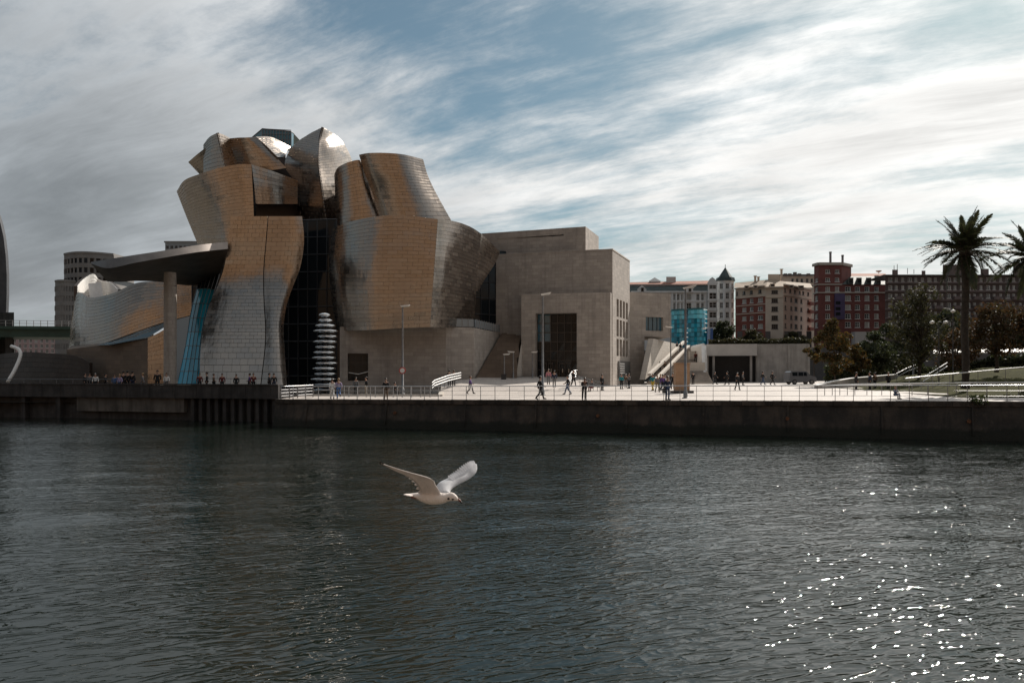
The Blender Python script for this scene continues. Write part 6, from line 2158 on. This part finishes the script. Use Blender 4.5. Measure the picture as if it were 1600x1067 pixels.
def figure(kind):
    J = pose(kind)
    order = ['pel', 'sp', 'ch', 'nk', 'h0', 'h1', 'h2', 'sl', 'el', 'wl', 'al', 'sr', 'er', 'wr', 'ar', 'hl', 'kl', 'fl', 'tl', 'hr', 'kr', 'fr', 'tr']
    E = [('pel', 'sp'), ('sp', 'ch'), ('ch', 'nk'), ('nk', 'h0'), ('h0', 'h1'), ('h1', 'h2'), ('ch', 'sl'), ('sl', 'el'), ('el', 'wl'), ('wl', 'al'), ('ch', 'sr'), ('sr', 'er'), ('er', 'wr'), ('wr', 'ar'),
         ('pel', 'hl'), ('hl', 'kl'), ('kl', 'fl'), ('fl', 'tl'), ('pel', 'hr'), ('hr', 'kr'), ('kr', 'fr'), ('fr', 'tr')]
    R = dict(pel=(.13, .10), sp=(.125, .09), ch=(.14, .10), nk=.055, h0=(.062, .07), h1=(.078, .095), h2=(.06, .075), sl=.06, sr=.06, el=.042, er=.042, wl=.03, wr=.03, al=.034, ar=.034, hl=.082, hr=.082, kl=.055, kr=.055, fl=.04, fr=.04, tl=.036, tr=.036)
    ix = {k: i for i, k in enumerate(order)}
    body = skin_mesh('body', [J[k] for k in order], [(ix[a], ix[b]) for a, b in E], [R[k] for k in order])
    add_fingers(body, [(J['al'], Vector(J['al']) - Vector(J['wl'])), (J['ar'], Vector(J['ar']) - Vector(J['wr']))])
    jk = ['sp', 'pel', 'ch', 'sl', 'el', 'wl', 'sr', 'er', 'wr']
    RJ = dict(sp=(.155, .115), pel=(.165, .13), ch=(.165, .12), sl=.085, sr=.085, el=.064, er=.064, wl=.05, wr=.05)
    ij = {k: i for i, k in enumerate(jk)}
    jacket = skin_mesh('jacket', [J[k] if k != 'pel' else (J[k][0], J[k][1], J[k][2] - .06) for k in jk], [(ij[a], ij[b]) for a, b in (('sp', 'pel'), ('sp', 'ch'), ('ch', 'sl'), ('sl', 'el'), ('el', 'wl'), ('ch', 'sr'), ('sr', 'er'), ('er', 'wr'))], [RJ[k] for k in jk])
    tk = ['pel', 'hl', 'kl', 'fl', 'hr', 'kr', 'fr']
    RT = dict(pel=(.14, .112), hl=.1, hr=.1, kl=.075, kr=.075, fl=.062, fr=.062)
    it = {k: i for i, k in enumerate(tk)}
    trs = skin_mesh('trousers', [J[k] for k in tk], [(it[a], it[b]) for a, b in (('pel', 'hl'), ('hl', 'kl'), ('kl', 'fl'), ('pel', 'hr'), ('hr', 'kr'), ('kr', 'fr'))], [RT[k] for k in tk])
    # hair cap, with brow and eyes left free at the front
    h1 = Vector(J['h1']); h2 = Vector(J['h2'])
    mb = MB()
    c = (h1 + h2) / 2 + Vector((0, .022, .012))
    rows = []
    for k in range(7):
        a = math.radians(-52 + 142 * k / 6)
        rows.append([c + Vector((0.092 * math.cos(a) * math.cos(b), 0.112 * math.cos(a) * math.sin(b) + (0.02 if math.sin(b) > 0 else -.004), 0.112 * math.sin(a) + (0.05 if (math.sin(b) < -.3 and a < 0.2) else 0))) for b in np.linspace(0, 2 * math.pi, 13)[:-1]])
    mb.grid(rows, closed_u=True)
    hair = bpy.data.meshes.new('hair'); hair.from_pydata(mb.v, [], mb.f); hair.polygons.foreach_set('use_smooth', [True] * len(hair.polygons))
    mb = MB()
    f = h1 + Vector((0, -.088, 0.0))
    mb.tube([f + Vector((0, .01, .03)), f + Vector((0, -.028, -.012)), f + Vector((0, .005, -.02))], [.008, .014, .01], 6)        # nose
    nose = bpy.data.meshes.new('nose'); nose.from_pydata(mb.v, [], mb.f)
    mb = MB()
    for sx in (-.032, .032):
        mb.lathe([(.001, -.009), (.011, 0), (.001, .009)], f + Vector((sx, -.002, .022)), 8)
    mb.tube([f + Vector((-.022, -.004, -.042)), f + Vector((.022, -.004, -.042))], .006, 5)
    eyes = bpy.data.meshes.new('face_features'); eyes.from_pydata(mb.v, [], mb.f)
    sh = MB()
    for s in 'lr':
        fo, to = Vector(J['f' + s]), Vector(J['t' + s])
        sh.tube([fo + Vector((0, .05, -.02)), fo.lerp(to, .4), to + (to - fo) * .25], [.052, .058, .035], 7)
    shoes = bpy.data.meshes.new('shoes'); shoes.from_pydata(sh.v, [], sh.f); shoes.polygons.foreach_set('use_smooth', [True] * len(shoes.polygons))
    for m_ in (body, jacket, trs, hair, nose, eyes, shoes):
        m_.materials.clear(); m_.materials.append(SK)
    return dict(body=body, jacket=jacket, trousers=trs, hair=hair, nose=nose, face_features=eyes, shoes=shoes)
FIG = {k: figure(k) for k in ('stand', 'walk', 'stride', 'lean', 'phone', 'sit')}
CLOTH = dict(black=(.012, .012, .014), navy=(.02, .028, .06), grey=(.14, .14, .145), white=(.7, .69, .67), blue=(.06, .13, .30), teal=(.01, .22, .26), purple=(.10, .05, .20), red=(.11, .018, .018),
             brown=(.10, .06, .035), beige=(.42, .34, .25), khaki=(.16, .14, .08), pink=(.5, .22, .25), jeans=(.05, .08, .15), yellow=(.5, .36, .05), lilac=(.34, .28, .44))
def cloth(c):
    return mat('cloth_' + c, CLOTH[c], 0.85, var=0.12, vscale=8)
HAIRC = dict(dark=(.015, .01, .008), brown=(.06, .03, .015), fair=(.28, .18, .09), grey=(.3, .29, .28))
def person(label, pos, yaw, kind, top, bottom, hair='dark', h_=1.72, group='people on the plaza', bag=None):
    f = FIG[kind]
    root = empty('person', pos, math.radians(yaw), label, 'person', group)
    s = h_ / 1.72
    root.scale = (s, s, s)
    b = link('body', f['body'], root)
    for nm, m_ in (('jacket', cloth(top)), ('trousers', cloth(bottom)), ('hair', mat('hair_' + hair, HAIRC[hair], .6)), ('shoes', cloth('black')), ('nose', SK), ('face_features', cloth('black'))):
        o = link(nm, f[nm], root)
        o.material_slots[0].link = 'OBJECT'
        o.material_slots[0].material = m_
    if bag:
        mb = MB(); mb.box(-.36, -.26, -.2, .14, .5, .86); mb.tube([(-.31, -.1, .86), (-.29, -.04, 1.0), (-.31, .06, .86)], .012, 5)
        o = mb.build('bag', cloth(bag), root, local=True)
    return root
def ed(px, back=0.75):
    """ground point near the quay railing"""
    d_ = 60.0
    for _ in range(20):
        d_ = edge_y(PX(px, d_)) + back
    return gp(px, d_)
PG = 'people by the quay railing'
person('person in white top walking by the railing below the disc sculpture', ed(519, 1.1), 200, 'walk', 'white', 'white', 'brown', 1.68, PG)
person('person in lilac and blue walking beside the white-dressed walker', ed(529, 1.3), 200, 'stride', 'lilac', 'blue', 'fair', 1.72, PG)
person('person in black standing with brown trousers left of the sign lamp', ed(603, .9), 10, 'stand', 'black', 'brown', 'dark', 1.7, PG)
person('person in black walking before the glazed entrance, nearest the railing', ed(844, 1.0), 95, 'walk', 'black', 'black', 'dark', 1.82, PG)
person('person in black leaning on the railing right of the entrance', ed(913, .62), 0, 'lean', 'black', 'black', 'dark', 1.78, PG)
person('person in navy and dark jeans standing close to the railing by the kiosk', ed(1043, .9), 20, 'stand', 'navy', 'jeans', 'dark', 1.78, PG, 'black')
PP = 'people on the plaza'
def pl(px, d_, *a, **k):
    return gp(px, d_)
person('person in dark coat by the pool railing, left one', gp(556, 77), 30, 'stand', 'grey', 'black', 'dark', 1.68)
person('person in black coat by the pool railing, right one', gp(572, 75), 300, 'stand', 'black', 'beige', 'dark', 1.74)
person('person in dark clothes seated right of the sign lamp foot', gp(617, 73.5), 40, 'sit', 'black', 'black', 'dark', 1.7)
person('person in black on the white stair handrail, left of the two', P(702, 604, 84), 190, 'stand', 'black', 'black', 'dark', 1.72)
person('person in black on the white stair handrail, right of the two', P(709, 604, 84.5), 190, 'stand', 'black', 'black', 'brown', 1.74)
person('person in purple carrying a pale blue bag across the forecourt', gp(735, 77), 80, 'walk', 'purple', 'black', 'brown', 1.72, PP, 'white')
person('person in pink top near the entrance doors', P(857, 601, 86), 0, 'stand', 'pink', 'grey', 'brown', 1.66)
person('person in dark blue coat before the entrance doors', P(866, 605, 82), 180, 'stand', 'navy', 'grey', 'dark', 1.7)
person('person in black striding towards the curved ramp handrail', gp(887, 73), 270, 'walk', 'black', 'jeans', 'dark', 1.74)
person('person in black descending beside the curved ramp handrail', P(896, 604, 83), 30, 'walk', 'black', 'black', 'dark', 1.7)
person('person in grey sitting on the ramp right of the entrance', gp(925, 82), 320, 'sit', 'grey', 'red', 'brown', 1.7)
person('person in black at the foot of the entrance ramp', gp(941, 84), 40, 'stand', 'black', 'black', 'dark', 1.72)
person('person in teal jacket below the museum notice board', gp(971, 90), 20, 'stand', 'teal', 'black', 'dark', 1.72)
person('person in grey coat beside the teal jacket by the notice board', gp(983, 92), 300, 'phone', 'grey', 'black', 'brown', 1.7)
person('person in brown coat next to the museum notice board corner', gp(978, 95), 160, 'stand', 'brown', 'grey', 'grey', 1.66)
person('person in teal top leading the group left of the kiosk', gp(1020, 82), 320, 'walk', 'teal', 'yellow', 'dark', 1.74)
person('person in grey in the group left of the kiosk, nearest the teal top', gp(1027, 78), 10, 'walk', 'grey', 'khaki', 'brown', 1.66)
person('person in black with fair hair in the group left of the kiosk', gp(1032, 84), 200, 'stand', 'black', 'jeans', 'fair', 1.7)
person('person in purple jacket in the group left of the kiosk', gp(1036, 79), 30, 'stride', 'purple', 'black', 'dark', 1.72)
person('person in white shirt in the group left of the kiosk', gp(1039, 86), 180, 'stand', 'white', 'black', 'dark', 1.75)
person('person in dark jacket just left of the tan kiosk', gp(1051, 88), 350, 'stand', 'black', 'black', 'dark', 1.78)
person('person in black going up the grand stair, lower left', P(1031, 583, 118), 170, 'walk', 'black', 'black', 'dark', 1.72)
person('person in dark brown on the grand stair behind the lamp', P(1039, 582, 119), 0, 'stand', 'brown', 'black', 'dark', 1.72)
person('person in black near the top of the grand stair', P(1058, 551, 130), 10, 'walk', 'black', 'white', 'dark', 1.72)
person('person in black at the top right of the grand stair', P(1063, 552, 130), 10, 'walk', 'black', 'grey', 'dark', 1.72)
person('person in red halfway up the grand stair beside the end wall', P(1087, 567, 124), 180, 'walk', 'red', 'black', 'brown', 1.72)
person('person in black on the stair foot right of the kiosk', gp(1083, 110), 190, 'stand', 'black', 'black', 'dark', 1.75)
person('person in dark coat crossing before the retaining building, leftmost', gp(1117, 108), 90, 'walk', 'black', 'black', 'dark', 1.72)
person('person in black before the dark gate of the retaining building', gp(1136, 106), 270, 'walk', 'black', 'black', 'dark', 1.72)
person('person in black walking towards the railing right of the kiosk', gp(1152, 82), 10, 'walk', 'black', 'black', 'dark', 1.78)
person('person in dark grey beside the right jamb of the dark gate', gp(1161, 104), 90, 'stand', 'grey', 'black', 'brown', 1.7)
person('person in black walking before the concrete wall, left of two', gp(1192, 104), 90, 'walk', 'black', 'jeans', 'dark', 1.74)
person('person in black walking before the concrete wall, nearest the van', gp(1207, 103), 90, 'walk', 'black', 'black', 'dark', 1.76)
person('person in black on the right-hand ramp, leftmost of four', gp(1338, 80), 90, 'stand', 'black', 'black', 'dark', 1.75)
person('person in dark jacket on the right-hand ramp, second from left', gp(1359, 80), 270, 'stand', 'navy', 'black', 'dark', 1.78)
person('person in brown on the right-hand ramp, third from left', gp(1367, 82), 200, 'phone', 'brown', 'black', 'dark', 1.7)
person('person in black with red scarf tones on the right-hand ramp, rightmost', gp(1388, 80), 20, 'stand', 'black', 'black', 'brown', 1.76)
person('person in blue crouched on the promenade near the low white rail', ed(1399, 4.2), 20, 'sit', 'jeans', 'jeans', 'fair', 1.3)
# on the raised walkway
def wk(px, back=1.1):
    A = P(-240, 0, 86); B = P(437, 0, 72)
    d_ = 75
    for _ in range(30):
        x = PX(px, d_)
        t_ = (x - A.x) / (B.x - A.x)
        d_ = A.y + (B.y - A.y) * t_ + back
    return Vector((PX(px, d_), d_, 2.7))
PW = 'people on the raised walkway'
for (px, lab, kind, top, bot, hair, hh, yaw) in (
    (133, 'person in black at the far left end of the walkway', 'stand', 'black', 'black', 'dark', 1.72, 90),
    (140, 'person in dark grey second from the left on the walkway', 'stand', 'grey', 'black', 'dark', 1.7, 40),
    (149, 'person in white shirt on the walkway left of the column', 'stand', 'white', 'black', 'grey', 1.7, 20),
    (165, 'person in black between white shirt and blue pair on the walkway', 'walk', 'black', 'black', 'dark', 1.66, 90),
    (179, 'person in blue jacket on the walkway, left one of a pair', 'stand', 'blue', 'jeans', 'brown', 1.6, 10),
    (187, 'person in pale blue on the walkway, right one of a pair', 'stand', 'lilac', 'jeans', 'fair', 1.62, 350),
    (193, 'tall person in black left of the dark walkway cluster', 'stand', 'black', 'black', 'dark', 1.92, 180),
    (199, 'tall person in black in the middle of the dark walkway cluster', 'stand', 'black', 'black', 'dark', 1.95, 200),
    (207, 'person in black right of the dark walkway cluster', 'stand', 'black', 'navy', 'dark', 1.9, 170),
    (223, 'person in grey and white walking left of the orange wall panel', 'walk', 'grey', 'grey', 'fair', 1.72, 270),
    (246, 'tall person in black against the orange wall panel', 'stand', 'black', 'black', 'dark', 2.0, 20),
    (260, 'person in white jacket in front of the canopy column', 'stand', 'white', 'grey', 'brown', 1.74, 10),
    (312, 'person in dark red right of the turquoise glass', 'stand', 'red', 'black', 'dark', 1.72, 30),
    (323, 'person in black at the left foot of the titanium blade', 'stand', 'black', 'black', 'dark', 1.8, 300),
    (334, 'person in brown at the left foot of the titanium blade', 'walk', 'brown', 'black', 'brown', 1.66, 90),
    (347, 'person in black with red top before the titanium blade', 'stand', 'red', 'black', 'dark', 1.7, 10),
    (369, 'person in black alone before the middle of the blade', 'stand', 'black', 'black', 'dark', 1.62, 0),
    (390, 'person in purple before the blade seam', 'walk', 'purple', 'black', 'dark', 1.7, 270),
    (396, 'person in dark red right of the blade seam', 'phone', 'red', 'black', 'brown', 1.72, 10),
    (421, 'person in black in the pair at the right foot of the blade, left', 'walk', 'black', 'black', 'dark', 1.72, 90),
    (428, 'person in black in the pair at the right foot of the blade, right', 'stand', 'black', 'navy', 'dark', 1.7, 20)):
    person(lab, wk(px, 0.7 + (px * 37 % 11) * 0.33), yaw, kind, top, bot, hair, hh, PW)
# ------------------------------------------------------------------ the gull
def gull():
    D0 = 5.0
    def B(zx, zy, dd=0.0):
        """point from the enlarged view (8 px per picture px), dd metres beyond the bird's own distance"""
        return P(570 + zx / 8, 700 + zy / 8, D0 + dd)
    root = empty('gull', B(830, 620), 0, 'white gull gliding low over the river with raised wings', 'bird')
    M_W = mat('gull_shaded_white', (0.70, 0.62, 0.57), 0.75, var=0.06, vscale=18, bump=0.25, bscale=60)  # white plumage, toned tan for the shade on body and tail
    M_WING_SHADE = mat('gull_shaded_wing', (0.60, 0.54, 0.51), 0.75, var=0.08, vscale=14, transl=0.18, bump=0.2, bscale=50)  # grey underwing, darkened further because the near wing lies in shade
    M_FEA = mat('gull_feather', (0.82, 0.82, 0.84), 0.7, transl=0.55, var=0.08, vscale=30)
    M_GREY = mat('gull_mantle', (0.50, 0.51, 0.54), 0.75, var=0.06, vscale=14, transl=0.2)
    M_BLK = mat('gull_black', (0.02, 0.018, 0.018), 0.6)
    M_BILL = mat('gull_bill', (0.16, 0.045, 0.03), 0.4)
    # body: rings along the spine (zx, zy, half-height, half-width in view px)
    prof = [(520, 578, 8, 30), (560, 584, 16, 40), (610, 590, 28, 48), (670, 602, 48, 60), (730, 612, 66, 72), (800, 620, 80, 84), (870, 626, 82, 86), (940, 626, 74, 78), (1000, 622, 62, 64),
            (1040, 612, 54, 54), (1075, 606, 54, 52), (1110, 610, 50, 48), (1140, 622, 38, 36), (1160, 634, 24, 24), (1172, 642, 13, 13)]
    sc = D0 / F / 8
    mb = MB()
    rings = []
    n_ = 20
    arr = catmull(np.array(prof, float), np.linspace(0, 1, 44), 0)
    for zx, zy, hh, hw in arr:
        c = B(zx, zy)
        rings.append([c + Vector((0, math.sin(a) * hw * sc, math.cos(a) * hh * sc)) for a in np.linspace(0, 2 * math.pi, n_ + 1)[:-1]])
    mb.grid(rings, closed_u=True, flip=True)
    i0 = mb.addv(rings[0]); mb.face([i0 + k for k in range(n_)])
    i0 = mb.addv(rings[-1]); mb.face([i0 + k for k in range(n_)][::-1])
    # wings as thin aerofoils: stations from root to tip, (leading point, trailing point, thickness)
    def wing(stations, mat_idx, nch=10, nst=34):
        L = np.array([tuple(s[0]) for s in stations]); T = np.array([tuple(s[1]) for s in stations]); th = np.array([s[2] for s in stations])
        t_ = np.linspace(0, 1, nst)
        L = catmull(L, t_, 0); T = catmull(T, t_, 0); th = np.interp(t_, np.linspace(0, 1, len(th)), th)
        rows_ = []
        for k in range(nst):
            a, b = Vector(L[k]), Vector(T[k])
            ch = b - a
            span = Vector(L[min(k + 1, nst - 1)]) - Vector(L[max(k - 1, 0)])
            nrm = ch.cross(span)
            nrm = nrm.normalized() if nrm.length > 1e-9 else Vector((0, 0, 1))
            if nrm.z < 0:
                nrm = -nrm
            ring = []
            for side in (1, -1):
                xs = np.linspace(0, 1, nch) if side == 1 else np.linspace(1, 0, nch)[1:-1]
                for x in xs:
                    camb = 0.10 * math.sin(math.pi * x) * ch.length
                    tk = th[k] * (math.sqrt(max(x, 0)) * (1 - x) * 2.2) * side
                    ring.append(a + ch * x + nrm * (camb + tk))
            rows_.append(ring)
        mb.grid(rows_, m=mat_idx, closed_u=True)
        j = mb.addv(rows_[-1]); mb.face([j + k for k in range(len(rows_[-1]))], mat_idx)
        return L, T
    near = [(B(950, 575, -.02), B(690, 575, -.02), .022), (B(925, 520, -.06), B(690, 535, -.05), .017), (B(880, 445, -.11), B(672, 490, -.10), .013), (B(860, 402, -.15), B(640, 440, -.14), .011),
            (B(770, 362, -.19), B(590, 390, -.18), .008), (B(620, 322, -.23), B(500, 340, -.21), .006), (B(440, 268, -.27), B(385, 290, -.25), .005), (B(290, 218, -.29), B(270, 232, -.28), .004), (B(205, 186, -.30), B(200, 194, -.30), .003)]
    wing(near, 1)
    far = [(B(1065, 575, .02), B(900, 560, .02), .02), (B(1072, 535, .05), B(890, 490, .05), .015), (B(1100, 500, .09), B(935, 425, .08), .012), (B(1170, 455, .14), B(1030, 378, .13), .010),
           (B(1260, 410, .19), B(1120, 338, .17), .008), (B(1335, 365, .23), B(1200, 300, .22), .006), (B(1385, 315, .26), B(1265, 255, .25), .005), (B(1405, 260, .29), B(1320, 215, .28), .004), (B(1400, 205, .31), B(1365, 190, .30), .003)]
    wing(far, 2)
    o = mb.build('body', [M_W, M_WING_SHADE, M_FEA], root, smooth=True, uv=False)
    # flight feathers: overlapping blades along the trailing edges
    def feather(p, q, w_, m_, nm='feather', side=None):
        f_ = MB()
        d_ = (q - p); sd = d_.cross(Vector((0, 1, 0.2))).normalized() * w_ if side is None else side.normalized() * w_
        pts = []
        for t_, ww in ((0, .5), (.3, .95), (.65, 1.0), (.88, .7), (1.0, .05)):
            c = p + d_ * t_
            pts.append((c - sd * ww, c + Vector((0, 0, .002)), c + sd * ww))
        f_.grid(pts)
        f_.grid([[v - Vector((0, .003, .003)) for v in r] for r in pts], flip=True)
        return f_.build(nm, m_, root, smooth=True, uv=False)
    for k in range(15):                                  # far wing primaries and secondaries
        t_ = k / 14
        base = np.array([(1105, 400), (1180, 345), (1260, 290), (1330, 235), (1375, 205)], float)
        tip = np.array([(1060, 355), (1138, 305), (1225, 232), (1312, 180), (1372, 168)], float)
        b = catmull(base, [t_], 0)[0]; e = catmull(tip, [t_], 0)[0]
        dd = .12 + .18 * t_
        pb_ = B(b[0], b[1], dd); pe = B(e[0] - 20, e[1] - 13, dd + .01)
        feather(pb_, pe, .0078, M_FEA, side=B(b[0] + 14, b[1] - 11, dd + .004) - pb_)
    for k in range(12):                                  # near wing trailing feathers
        t_ = k / 11
        base = np.array([(705, 520), (650, 420), (560, 350), (430, 275), (330, 236)], float)
        tip = np.array([(672, 560), (598, 425), (480, 325), (345, 258), (250, 212)], float)
        b = catmull(base, [t_], 0)[0]; e = catmull(tip, [t_], 0)[0]
        dd = -.06 - .22 * t_
        pb_ = B(b[0], b[1], dd); feather(pb_, B(e[0], e[1], dd), .012, M_WING_SHADE, side=B(b[0] - 12, b[1] - 9, dd - .01) - pb_)
    feather(B(235, 198, -.295), B(183, 178, -.30), .006, M_BLK, 'wing_tip')
    for k in range(7):                                   # tail fan
        a = (k - 3) / 3
        feather(B(600, 588, a * .02), B(486 + abs(a) * 14, 578 + a * 5, a * .055), .014, M_W, 'tail_feather', side=Vector((0, 1, 0.15)))
    # bill, eye, ear spot, feet
    bl_ = MB(); bl_.tube([B(1160, 634), B(1185, 652), B(1208, 678), B(1219, 696)], [.0085, .0075, .0045, .001], 8); bl_.build('bill', M_BILL, root, smooth=True)
    bt = MB(); bt.tube([B(1196, 664), B(1210, 681), B(1220, 698)], [.0068, .0045, .0012], 8); bt.build('bill_tip', M_BLK, root, smooth=True)
    for nm, (zx, zy), r in (('eye', (1103, 630), .0085), ('ear_spot', (1049, 622), .0095)):
        # sits on the near side of the head
        k = np.argmin(abs(arr[:, 0] - zx)); hw = arr[k][3] * sc; hh = arr[k][2] * sc
        dz = (arr[k][1] - zy) * sc
        yy = -hw * math.sqrt(max(0.05, 1 - (dz / hh) ** 2))
        e_ = MB(); c = B(zx, zy); e_.lathe([(.0005, -r), (r * .7, -r * .7), (r, 0), (r * .7, r * .7), (.0005, r)], (c.x, D0 + yy + r * .55, c.z), 12)
        e_.build(nm, M_BLK, root, smooth=True)
    for dd in (-.02, .02):
        ft = MB(); ft.tube([B(720, 652, dd), B(640, 622, dd), B(575, 612, dd)], [.006, .005, .007], 6); ft.build('foot', M_BILL, root, smooth=True)
gull()
